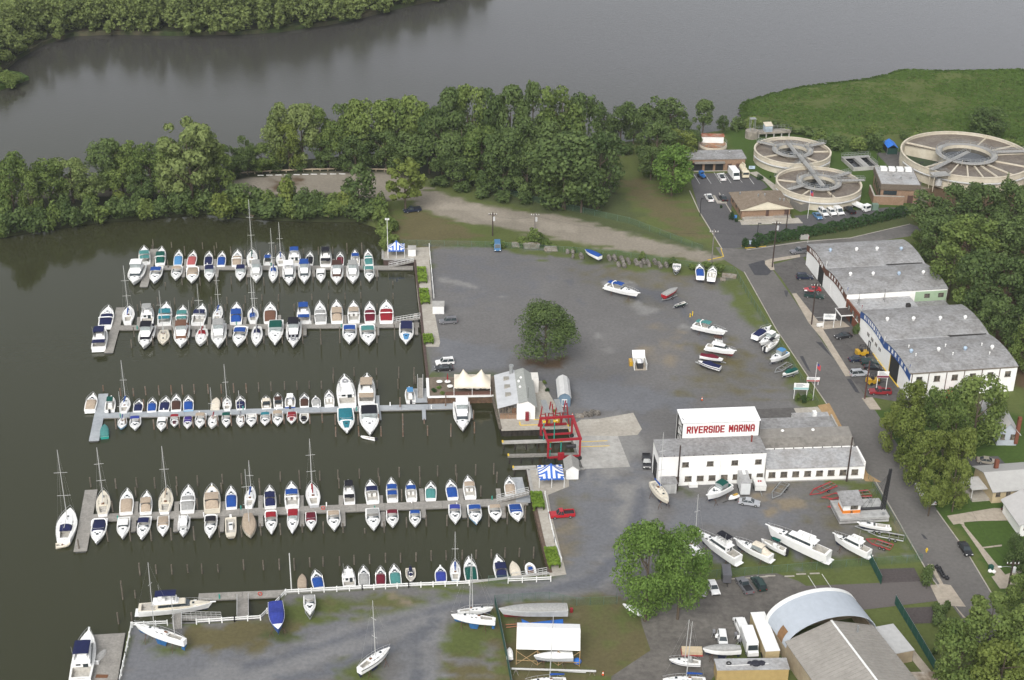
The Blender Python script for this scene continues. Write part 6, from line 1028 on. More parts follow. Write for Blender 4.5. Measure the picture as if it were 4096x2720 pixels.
for px,py,zz in[(.12,.75,1.3),(.4,.35,1.2),(.52,.30,1.1),(.83,.25,1.0),(.93,.3,.9)]:x=Lo_*px;z=ho+(rz-ho)*(1-abs(x-Lo_/2)/(Lo_/2+.7));MB().tube((x,dO*py,z-.1),(x,dO*py,z+.55),.16,7).ball((x,dO*py,z+.6),.28,7,4).build('roof_vent',M_GALV,o.t)
paved('office_terrace',[(870,1345),(930,1360),(1580,1330),(1660,1320),(1725,1395),(895,1418)],.07,M_CONC,Y9);paved('planting_bed',[(600,1180),(740,1200),(885,1410),(800,1400),(720,1370)],.05,mat('mulch',(.11,.07,.045),.95,.3,2),Y9);paved('kerb_island',[(505,1020),(540,1020),(580,1090),(700,1095),(700,1130),(570,1130)],.1,M_CONC,Y9)
A_,B_=Y10.g(600,1085),Y10.g(1095,1050);q=Bd('control_building',Y10.g(480,1055),Y10.g(1105,1045),'brown brick control building with flat roof and four roof units');
A_,B_=Y10.g(655,1030),Y10.g(1100,1045);q.t.location=(A_.x,A_.y,0);q.f=Fr(A_,B_);q.t.rotation_euler=(0,0,q.f.rz);q.L=q.f.L;hq=6.2;dq=q.at(Y10.g(410,620,hq))[1];dq=max(14,min(30,dq));Lq=q.L
q.wall(0,Lq,0,dq,4.4,M_BRICK);q.wall(-.35,Lq+.35,-.35,dq+.35,hq,mat('shake_band',(.13,.105,.08),.95,.2,3),'mansard_band',4.4);q.roof([(-.1,-.1,hq+.1),(Lq+.1,-.1,hq+.1),(Lq+.1,dq+.1,hq+.1),(-.1,dq+.1,hq+.1)],M_ROOFL,th=.12)
for i in range(4):MB().box(Lq*(.1+.22*i),Lq*(.1+.22*i)+2.0,dq*.72,dq*.72+2.4,hq+.25,hq+1.15).build('roof_unit',M_WHITEMET,q.t)
for x,y in((.38,.42),(.55,.30),(.82,.32)):MB().tube((Lq*x,dq*y,hq),(Lq*x,dq*y,hq+.9),.3,8).build('roof_vent',M_GALV,q.t)
MB().box(Lq*.72,Lq*.87,-.05,.0,0,2.6).build('door',MATS['brown_door'],q.t);MB().box(.8,Lq*.42,-.05,.0,2.6,4.0).build('window',M_GLASS,q.t)
for i in range(4):MB().box(-.05,.0,dq*(.1+.2*i),dq*(.1+.2*i)+1.6,1.6,4.0).build('window',M_GLASS,q.t)
wl=MB().path([(-2.2,dq*.5,0),(-2.2,-1.6,0),(Lq*.6,-1.6,0)],.01);MB().box(-2.4,-2.0,-1.6,dq*.5,0,2.8).box(-2.4,Lq*.6,-2.0,-1.6,0,2.8).build('yard_wall',M_BRICK,q.t);MB().box(-2.45,-1.95,-1.6,dq*.5,2.8,2.95).box(-2.45,Lq*.6,-2.05,-1.55,2.8,2.95).build('coping',M_CONC,q.t)
A_,B_=Y10.g(345,665),Y10.g(700,640);ch=Bd('channel_basin',A_,B_,'long open concrete channel basin with steel walkways','basin');dc=ch.at(Y10.g(190,510,.8))[1];dc=max(10,min(26,dc));Lc=max(8,ch.L*.85)
for x0,x1,y0,y1 in((0,.35,0,dc),(Lc-.35,Lc,0,dc),(.35,Lc-.35,dc-.35,dc),(.35,Lc-.35,0,.35)):ch.wall(x0,x1,y0,y1,1.3,M_CONCG)
MB().box(.35,Lc-.35,.35,dc-.35,.1,.5).build('water',M_DKWATER,ch.t);MB().box(Lc*.4,Lc*.62,.4,dc-.4,.6,1.45).build('walkway',M_GRATE,ch.t);MB().box(-.3,Lc+.3,dc*.78,dc*.95,1.35,1.55).build('walkway',M_GRATE,ch.t)
for y in(dc*.78,dc*.95):rl=MB();railing(rl,[(-.3+(Lc+.6)*i/8,y,1.55)for i in range(9)],1.2);rl.build('railing',M_GALV,ch.t)
rl=MB();railing(rl,[(Lc-.4,.5+i,1.3)for i in range(6)],1.2);rl.build('railing',M_GALV,ch.t)
A_,B_=Y9.g(960,255),Y9.g(1560,225);hw_=Bd('headworks',A_,B_,'cluster of concrete platforms and pale hut behind the upper tank','structure');Lh=hw_.L
MB().tube((2.2,1,0),(2.2,1,2.6),2.3,14).build('round_hopper',MATS['stained_concrete'],hw_.t);MB().box(4,Lh,0,3,1.4,2.0).build('platform',MATS['stained_concrete'],hw_.t)
for i in range(5):MB().box(4.3+i*(Lh-5)/4,4.7+i*(Lh-5)/4,.2,.6,0,1.4).build('leg',M_CONCG,hw_.t)
MB().box(Lh*.42,Lh*.58,.4,2.6,2.0,4.2).build('hut',mat('pale_blue_hut',(.36,.43,.5),.7,.1,1),hw_.t);hw_.roof([(Lh*.41,.2,4.2),(Lh*.59,.2,4.2),(Lh*.59,2.8,4.8),(Lh*.41,2.8,4.8)],M_TANK,'hut_roof');rl=MB();railing(rl,[(4+(Lh-4)*i/9,0,2.0)for i in range(10)],1.3);railing(rl,[(4+(Lh-4)*i/9,3,2.0)for i in range(10)],1.3);rl.build('railing',M_GALV,hw_.t)
fm=MB()
for x in(1.4,3.0):fm.tube((x,.4,2.6),(x,.4,6.8),.1,5).tube((x,1.8,2.6),(x,1.8,6.8),.1,5)
fm.box(1.2,3.2,.3,1.9,6.8,7.0);fm.build('hoist_frame',M_GALV,hw_.t)
c=Y10.g(805,470);bs=thing('tarp_shelter',(c.x,c.y,0),.05,'blue tarpaulin shelter over dark bins beside the largest tank','shelter');wS=130*Y10.k/ppm(c)/2
fixn(MB().loft([[(-wS,y,2.4),(0,y,3.6),(wS,y,2.4),(wS,y,2.3),(0,y,3.5),(-wS,y,2.3)]for y in(0,6)]).build('roof',mat('blue_tarp',(.02,.15,.55),.7,.15,2),bs));MB().box(-wS+.2,wS-.2,.3,5.8,0,2.0).build('bin',mat('dark_green_bin',(.01,.04,.03),.6,.2,2),bs)
for x in(-wS,wS):
 for y in(.1,5.9):MB().tube((x,y,0),(x,y,2.4),.06,5).build('post',M_GALV,bs)
MB().box(-wS,-wS+.04,.2,5.8,1.0,2.35).build('side_curtain',M_BLKTRIM,bs)
A_,B_=Y9.g(1680,1255),Y9.g(1800,1262);en=Bd('timber_enclosure',Y9.g(1690,1240),Y9.g(1980,1165),'grey timber enclosure in front of the lower tank','enclosure');Le=en.L;m=mat('grey_fence_timber',(.17,.16,.145),.9,.2,3)
for x0,x1,y0,y1 in((0,Le,0,.12),(0,.12,.12,5),(Le-.12,Le,.12,5),(.12,Le*.3,4.9,5),(Le*.7,Le-.12,4.9,5)):en.wall(x0,x1,y0,y1,2.4,m,'timber_wall')
c=Y10.g(598,1115);simple('transformer',MB().box(-.9,.9,-.7,.7,.12,1.9).box(-1.1,1.1,-.9,.9,0,.12),mat('transformer_green',(.13,.19,.15),.6,.1,2),(c.x,c.y,0),.1,'grey green transformer cabinet beside the control building','cabinet')
A_=Y1.g(850,618);B_=Y1.g(1180,612);s=Bd('wharf_shop',A_,B_,'white and grey shop on the wharf beside the marquee');Ls=s.L;C_=s.at(Y1.g(762,300));ds=s.at(Y1.g(930,205,4.5))[1];ds=max(16,min(30,ds));hs_=3.3
rk=lambda x,y:(x-.16*y*0,y)
s.wall(0,Ls*.48,1.6,ds,hs_,mat('dark_shingle_wall',(.16,.155,.15),.9,.2,2));s.wall(Ls*.48,Ls,0.2,ds,hs_,M_WWALL,'white_wall');
s.roof([(-.6,.2,hs_-.1),(Ls*.52,.2,hs_+1.3),(Ls*.52,ds+.2,hs_+1.3),(-.6,ds+.2,hs_-.1)],mat('pale_metal_roof',(.47,.48,.49),.6,.06,1,c2=(.42,.43,.44),sc2=.3),'metal_roof',.14);s.roof([(Ls*.52,.0,hs_+1.28),(Ls*.78,.0,hs_+1.9),(Ls*.78,ds,hs_+1.9),(Ls*.52,ds,hs_+1.28)],mat('grey_green_shingle',(.29,.30,.28),.95,.1,2),'shingle_roof',.14);s.roof([(Ls*.78,.0,hs_+1.9),(Ls+.5,.0,hs_+.1),(Ls+.5,ds,hs_+.1),(Ls*.78,ds,hs_+1.9)],MATS['grey_green_shingle'],'shingle_roof',.14)
fixn(MB().add([(Ls*.48,.19,hs_),(Ls,.19,hs_),(Ls,.19,hs_+.2),(Ls*.78,.19,hs_+1.75),(Ls*.52,.19,hs_+1.15),(Ls*.48,.19,hs_+1.1)],[(0,1,2,3,4,5)]).build('gable',M_WWALL,s.t));MB().box(0,Ls*.48,.6,1.6,0,1.0).build('porch_wall',M_BRICK,s.t)
for i in range(7):MB().box(Ls*.48*i/6-.05,Ls*.48*i/6+.05,.6,.7,0,hs_-.1).build('porch_post',M_FRAME,s.t)
MB().box(.1,Ls*.40,1.5,1.6,1.2,2.9).build('window',M_WIN,s.t);MB().box(Ls*.36,Ls*.46,1.45,1.6,.1,2.4).build('door',M_WOOD,s.t);MB().box(Ls*.72,Ls*.82,-.6,.15,0,2.2).build('vending_machine',mat('vending_red',(.2,.02,.03),.4,.3,3),s.t)
for y in(.28,.52,.76):MB().box(Ls*.18,Ls*.34,ds*y,ds*y+1.2,hs_+.3,hs_+1.05).build('skylight',mat('skylight_bronze',(.25,.235,.2),.3,.1,2),s.t)
for x,y,z in((.6,.62,1.6),(.68,.72,1.7),(.62,.45,1.6)):MB().ball((Ls*x,ds*y,hs_+z),.35,8,5).build('roof_vent',M_WPAINT,s.t)
MB().tube((Ls*.42,ds*.93,hs_),(Ls*.42,ds*.93,hs_+2.8),.45,10).tube((Ls*.42,ds*.93,hs_+2.8),(Ls*.42,ds*.93,hs_+3.3),.6,10).build('kitchen_flue',M_GALV,s.t);MB().box(Ls*.86,Ls+1.8,ds*.80,ds+.3,0,hs_+.4).build('cold_room',mat('cold_room_white',(.62,.60,.56),.7,.08,1),s.t);MB().tube((Ls*.8,1.5,hs_+1.6),(Ls*.8,1.5,hs_+4.6),.05,5).build('aerial_mast',M_BLKTRIM,s.t)
def marquee(Tm,corners,h,peak,label,m,name='marquee',npk=2,valance=None):
 P=[Tm.g(x,y,h)for x,y in corners];p0=Vector((P[0].x,P[0].y,0));fr_=Fr(P[0],P[1]);t=thing(name,p0,fr_.rz,label,'tent');Lm=fr_.L;Dm=abs(fr_.loc(P[3])[1])
 N,K=28,12;V=[];F=[]
 for i in range(N+1):
  for j in range(K+1):
   x=Lm*i/N;y=Dm*j/K;best=0
   for q in range(npk):
    px,py=Lm*(q+.5)/npk,Dm/2;d=math.hypot((x-px)/(Lm/npk/2),(y-py)/(Dm/2));best=max(best,max(0,1-d)**1.5)
   e=min(j,K-j)/(K/2);e2=min(i,N-i)/(N/2/npk);V.append((x,y,h+peak*best+.45*peak*min(1,e)*min(1,e2)))
 for i in range(N):
  for j in range(K):a=i*(K+1)+j;F.append((a,a+K+1,a+K+2,a+1))
 o=MB().add(V,F).build('canopy',m,t,True);val=MB()
 for(xa,ya),(xb,yb)in(((0,0),(Lm,0)),((Lm,0),(Lm,Dm)),((Lm,Dm),(0,Dm)),((0,Dm),(0,0))):
  n=14
  val.loft([[(xa+(xb-xa)*i/n,ya+(yb-ya)*i/n,h),(xa+(xb-xa)*i/n,ya+(yb-ya)*i/n,h-.35-(.15 if i%2 else 0))]for i in range(n+1)],False,False)
 val.build('valance',valance or m,t)
 for x in(0,Lm/2,Lm):
  for y in(0,Dm):MB().tube((x,y,0),(x,y,h),.07,6).build('pole',M_WPAINT,t)
 return t,Lm,Dm
marquee(Y1,[(415,300),(760,302),(752,182),(405,182)],2.7,2.2,'large cream two peaked marquee over the restaurant patio',mat('cream_canvas',(.66,.60,.49),.8,.05,1,spec=.2))
def stripemat():
 m=bpy.data.materials.new('blue_white_stripe');m.use_nodes=True;n=m.node_tree;L=n.links;b=n.nodes['Principled BSDF'];b.inputs['Roughness'].default_value=.8
 tc=n.nodes.new('ShaderNodeTexCoord');sx=n.nodes.new('ShaderNodeSeparateXYZ');L.new(tc.outputs['Generated'],sx.inputs[0])
 def mth(op,a,b_=None,**k):
  x=n.nodes.new('ShaderNodeMath');x.operation=op
  for i,v in enumerate((a,b_)):
   if v is None:continue
   if isinstance(v,(int,float)):x.inputs[i].default_value=v
   else:L.new(v,x.inputs[i])
  return x.outputs[0]
 ax=mth('ABSOLUTE',mth('SUBTRACT',sx.outputs['X'],.5));ay=mth('ABSOLUTE',mth('SUBTRACT',sx.outputs['Y'],.5));mx=mth('MAXIMUM',ax,ay);mn=mth('MINIMUM',ax,ay)
 st=mth('GREATER_THAN',mth('FRACT',mth('MULTIPLY_ADD',mn,9.0)),.5);c=n.nodes.new('ShaderNodeMix');c.data_type='RGBA';c.inputs['A'].default_value=(.72,.72,.71,1);c.inputs['B'].default_value=(.03,.11,.42,1)
 e=mth('LESS_THAN',mth('FRACT',mth('ADD',mth('MULTIPLY',mn,5.0),.25)),.5);L.new(e,c.inputs['Factor']);L.new(c.outputs['Result'],b.inputs['Base Color']);return m
M_STR=stripemat();M_TBL=mat('tent_blue',(.03,.11,.42),.8,.1,1)
marquee(R1b,[(1858,635),(2118,632),(2112,530),(1858,530)],2.5,1.5,'blue and white striped tent on the upper concrete terrace',M_STR,'striped_tent',1,M_TBL)
marquee(Y1,[(1222,1168),(1458,1162),(1420,1035),(1172,1042)],2.5,1.5,'blue and white striped tent beside the small white shed',M_STR,'striped_tent',1,M_TBL)
def shed(Tm,a,b,depth_,h,rise,wallm,roofm,label,gam=False,dr=None):
 s=Bd('garden_shed',Tm.g(*a),Tm.g(*b),label,'shed');Ls=s.L;s.wall(0,Ls,0,depth_,h,wallm)
 if gam:prof=[(-.2,h-.1),(Ls*.14,h+rise*.62),(Ls/2,h+rise),(Ls*.86,h+rise*.62),(Ls+.2,h-.1)]
 else:prof=[(-.3,h-.1),(Ls/2,h+rise),(Ls+.3,h-.1)]
 fixn(MB().loft([[(x,y,z)for x,z in prof]+[(x,y,z-.12)for x,z in reversed(prof)]for y in(-.25,depth_+.25)]).build('roof',roofm,s.t))
 fixn(MB().add([(0,0.01,h)]+[(x,.01,z-.14)for x,z in prof[1:-1]]+[(Ls,.01,h)],[tuple(range(len(prof)))]).build('gable',wallm,s.t))
 if dr:d=MB().box(Ls*.28,Ls*.72,-.06,.0,.05,2.0).build('door',M_WPAINT,s.t);MB().box(Ls*.32,Ls*.48,-.08,-.06,.3,1.8).box(Ls*.52,Ls*.68,-.08,-.06,.3,1.8).build('door_panel',dr,d)
 return s
shed(Y1,(1400,487),(1513,487),8.5,2.6,1.3,mat('shed_blue',(.13,.20,.27),.8,.1,1),mat('pale_shed_roof',(.5,.5,.49),.8,.06,1),'blue grey gambrel roofed shed with white double doors',True,MATS['shed_blue'])
shed(Y1,(1470,1177),(1590,1175),4.2,2.6,1.2,M_WPAINT,mat('warm_grey_shingle',(.27,.265,.245),.9,.12,2),'small white shed with grey gable roof beside the striped tent')
for Tm,a,b,dp_,h,lab in((Y12,(206,494),(247,494),2.5,2.2,'white storage cabinet beside the upper striped tent'),(Y12,(338,805),(400,805),3,2.3,'white utility cabinet on the upper basin walkway')):
 s=Bd('storage_cabinet',Tm.g(*a),Tm.g(*b),lab,'cabinet');s.wall(0,s.L,0,dp_,h,M_WPAINT);s.roof([(-.1,-.1,h+.1),(s.L+.1,-.1,h+.1),(s.L+.1,dp_+.1,h+.1),(-.1,dp_+.1,h+.1)],M_CONCG);MB().box(s.L*.1,s.L*.48,-.05,0,.1,h-.2).build('door',M_WHITEMET,s.t);MB().box(s.L*.52,s.L*.9,-.05,0,.1,h-.2).build('door',M_WHITEMET,s.t)
A_=Y5.g(1165,940);C_=Y5.g(992,690);fr2=Fr(A_,C_)
rgt=fr2.loc(Y5.g(1885,500,2.8));Wd=abs(rgt[1]);Wd=max(16,min(34,Wd));print('Wd',Wd,La if 0 else fr2.L);La=fr2.L
ah=3.2;rise_=hgt(fr2.a+fr2.u*La-fr2.v*Wd/2,Y5(1500,285)[1])-ah;rise_=max(3.5,min(8,rise_))
ta=thing('arched_hall',fr2.a,fr2.rz,'tan arched hall with pale blue barrel roof and white rim','hall');n=20
def arc(i,off=0):a=math.pi*i/n;return(-Wd/2+(Wd/2+off)*math.cos(a),ah+(rise_+off)*math.sin(a))
for x0,x1,m_,nm in((-.5,La-.9,M_BLUEMET,'roof'),(La-.9,La+.1,M_WHITEMET,'roof_rim')):
 fixn(MB().loft([[(x0,*arc(i)),(x1,*arc(i)),(x1,*arc(i,.14 if m_ is M_BLUEMET else.2)),(x0,*arc(i,.14 if m_ is M_BLUEMET else.2))]for i in range(n+1)]).build(nm,m_,ta))
mt=mat('tan_hall_wall',(.36,.30,.205),.85,.12,.8,c2=(.28,.22,.15),sc2=.3);fixn(MB().add([(La-.2,0,0)]+[(La-.2,*arc(i,-.05))for i in range(n+1)]+[(La-.2,-Wd,0)],[tuple(range(n+3))]).build('end_wall',mt,ta));MB().box(-.5,La-.2,-.25,.0,0,ah+.1).build('side_wall',mt,ta);MB().box(-.5,La-.2,-Wd,-Wd+.25,0,ah+.1).build('side_wall',mt,ta)
fixn(MB().loft([[(2+(La-6)*k,*arc(i,.16)),(2+(La-6)*k,*arc(i,.17))]for k in(0,1)for i in(range(4)if k==0 else[])][:0]or[[(1.0,*arc(i,.17)),(La-5,*arc(i,.17))]for i in range(4)],False,False).build('rusty_panel',mat('rusty_panel',(.20,.11,.05),.9,.2,1),ta))
gx=-.5;Lg2=42;gh=4.6;gr=3.0;tg=thing('metal_workshop',fr2.a,fr2.rz,'grey ribbed metal gable workshop joined to the arched hall','workshop');w0,w1=fr2.loc(Y5.g(1180,770,gh))[1]-.4,fr2.loc(Y5.g(2100,725,gh))[1]+.4;mid=(w0+w1)/2;gx=fr2.loc(Y5.g(1180,770,gh))[0];print('gable',w0,w1,gx)
def gable_roof(y0,y1,z0,z1):
 fixn(MB().add([(gx,y0,z0),(-Lg2,y0,z0),(-Lg2,y1,z1),(gx,y1,z1),(gx,y0,z0-.15),(-Lg2,y0,z0-.15),(-Lg2,y1,z1-.15),(gx,y1,z1-.15)],[(0,1,2,3),(7,6,5,4),(0,4,5,1),(1,5,6,2),(2,6,7,3),(3,7,4,0)]).build('roof',M_RIBMET,tg))
gable_roof(w0+.4,mid,gh,gh+gr);gable_roof(w1-.4,mid,gh,gh+gr);MB().box(-Lg2,gx,mid-.2,mid+.2,gh+gr,gh+gr+.12).build('ridge_cap',M_WHITEMET,tg)
for f in(.35,.62):
 for s_,ws in((1,w0),(-1,w1)):y=mid+(ws-mid)*f;z=gh+gr*(1-f);MB().box(-Lg2,gx-1,y-.8,y+.8,z+.0,z+.06).build('panel_strip',mat('weathered_panel',(.22,.205,.18),.8,.1,1),tg)if False else None
rb=MB()
for i in range(46):
 x=gx-.5-i*.9
 for ws in(w0+.4,w1-.4):rb.add([(x,ws,gh+.02),(x-.12,ws,gh+.02),(x-.12,mid,gh+gr+.02),(x,mid,gh+gr+.02),(x,ws,gh+.09),(x-.12,ws,gh+.09),(x-.12,mid,gh+gr+.09),(x,mid,gh+gr+.09)],[(4,5,6,7),(0,4,7,3),(1,2,6,5)])
rb.build('roof_ribs',mat('rib_metal',(.27,.254,.23),.75,.1,1.2),tg)
MB().box(-Lg2,gx,w0-.2,w0,0,gh+.05).build('side_wall',mt,tg);MB().box(-Lg2,gx,w1,w1+.2,0,gh-.1).build('side_wall',mt,tg);fixn(MB().add([(gx-.02,w0,0),(gx-.02,w1,0),(gx-.02,w1,gh),(gx-.02,mid,gh+gr-.1),(gx-.02,w0,gh)],[(0,1,2,3,4)]).build('end_wall',mt,tg));MB().tube((gx-3,mid-4,gh+1.6),(gx-3,mid-4,gh+3.2),.2,7).build('flue',M_GALV,tg)
fixn(MB().add([(-14,w1-.4,gh-.3),(-Lg2,w1-.4,gh-.3),(-Lg2,w1-6,gh-1.4),(-14,w1-6,gh-1.4)],[(0,1,2,3)]).build('lean_to_roof',mat('rusty_lean_to',(.22,.17,.12),.9,.25,.8,c2=(.3,.27,.23),sc2=.4),tg))
wp=thing('side_annex',fr2.a,fr2.rz,'narrow white flat roofed annex along the arched hall','annex');MB().box(-7,La-7,-Wd-4.5,-Wd-.3,0,2.6).build('wall',mt,wp);MB().box(-7,La-7,-Wd-4.7,-Wd-.25,2.6,2.75).build('roof',mat('annex_white',(.40,.40,.395),.8,.08,1),wp);MB().box(-18,La-5,-Wd-6.6,-Wd-4.8,0,.08).build('path',M_SIDE,wp)
def house(Tm,a,b,dep,h,rise,wallm,roofm,label,ridge_x=True,wins=4,chim=None):
 s=Bd('house',Tm.g(*a),Tm.g(*b),label,'house');Lx=s.L;s.wall(0,Lx,0,dep,h,wallm)
 if ridge_x:
  s.roof([(-.5,-.6,h-.15),(Lx+.5,-.6,h-.15),(Lx+.5,dep/2,h+rise),(-.5,dep/2,h+rise)],roofm,th=.16);s.roof([(-.5,dep+.6,h-.15),(Lx+.5,dep+.6,h-.15),(Lx+.5,dep/2,h+rise),(-.5,dep/2,h+rise)],roofm,th=.16)
  for x in(0.01,Lx-.01):fixn(MB().add([(x,0,h),(x,dep,h),(x,dep/2,h+rise-.2)],[(0,1,2)]).build('gable',wallm,s.t))
 else:
  s.roof([(-.6,-.5,h-.15),(Lx/2,-.5,h+rise),(Lx/2,dep+.5,h+rise),(-.6,dep+.5,h-.15)],roofm,th=.16);s.roof([(Lx+.6,-.5,h-.15),(Lx/2,-.5,h+rise),(Lx/2,dep+.5,h+rise),(Lx+.6,dep+.5,h-.15)],roofm,th=.16);fixn(MB().add([(0,.01,h),(Lx,.01,h),(Lx/2,.01,h+rise-.2)],[(0,1,2)]).build('gable',wallm,s.t))
 for i in range(wins):s.window(Lx*(i+.5)/wins,1.7,1.0,1.3,m=M_WIN)
 if chim:MB().box(Lx*chim[0]-.4,Lx*chim[0]+.4,dep*chim[1]-.4,dep*chim[1]+.4,h*.2,h+rise+1.4).build('chimney',M_REDBR,s.t)
 return s
M_HROOF=mat('pale_house_roof',(.36,.355,.34),.9,.06,1)
hs1=house(Y8,(1640,1600),(2140,1560),9.5,3.4,1.6,mat('tan_siding',(.47,.38,.24),.8,.05,1),M_HROOF,'tan house with pale grey gable roof beside the driveway',True,5,(.3,.75))
MB().box(-4.2,-.6,1.5,6.5,2.7,2.85).build('porch_roof',mat('porch_metal',(.45,.44,.42),.7,.1,1),hs1.t);MB().box(-4.0,-.02,1.0,6.5,0,.5).build('porch_floor',M_CONC,hs1.t)
for x,y in((-4.0,1.7),(-4.0,6.2)):MB().tube((x,y,.5),(x,y,2.7),.07,5).build('porch_post',M_WPAINT,hs1.t)
house(Y8,(1688,1032),(1880,1035),14,3.2,3.0,mat('pale_blue_siding',(.40,.43,.47),.8,.06,1),mat('pale_house_roof_two',(.42,.41,.40),.9,.06,1),'pale grey blue house with red brick chimney behind the street trees',False,2,(.95,.0))
house(Y6,(1490,470),(1750,455),9,3.2,2.2,M_WWALL,MATS['pale_house_roof_two'],'white house at the right edge below the tan house',False,3)
A_=Y4.g(395,750);B_=Y4.g(985,752);sh=Bd('boat_shelter',Y4.g(390,800),Y4.g(985,815),'white peaked fabric shelter on timber struts over an old hull','shelter');Lq_=sh.L
fixn(MB().loft([[(x,-1.4,3.7),(x,1.6,6.3),(x,4.0,5.5),(x,4.0,5.4),(x,1.6,6.2),(x,-1.4,3.6)]for x in(0,Lq_)]).build('roof',mat('white_sheeting',(.78,.78,.78),.7,.04,1),sh.t));tm_=mat('raw_timber',(.35,.24,.12),.8,.2,3)
for i in range(4):
 x=Lq_*i/3;MB().tube((x,-1.5,0),(x,-1.2,3.7),.08,5).build('strut',tm_,sh.t)
 MB().tube((x,4,0),(x,4,5.4),.08,5).build('strut',tm_,sh.t)
 if i<3:MB().tube((x,-1.5,.2),(x+Lq_/3,-1.3,3.3),.06,4).build('brace',tm_,sh.t);MB().tube((x,-1.55,3.3),(x+Lq_/3,-1.6,.2),.06,4).build('brace',tm_,sh.t)
MB().tube((0,-1.6,1.2),(Lq_,-1.6,1.0),.07,4).build('rail',tm_,sh.t)
def paint(c):
 P=dict(white=(.72,.72,.71),black=(.012,.012,.014),navy=(.012,.018,.04),red=(.36,.012,.02),silver=(.36,.37,.39),green=(.012,.035,.03),blue=(.06,.16,.30),grey=(.13,.13,.14),dkred=(.22,.015,.02),tanb=(.30,.27,.23),cream=(.60,.54,.40),yellow=(.46,.27,.015),orange=(.45,.05,.02))
 return mat('car_paint_'+c,P[c],.3,.05,1,coat=.5)
M_TAIL=mat('tail_lamp',(.3,.01,.01),.3,.1,2);M_HEAD=mat('head_lamp',(.7,.7,.68),.15,.1,2);M_HUB=mat('wheel_hub',(.35,.35,.35),.4,.1,2,metal=.5)
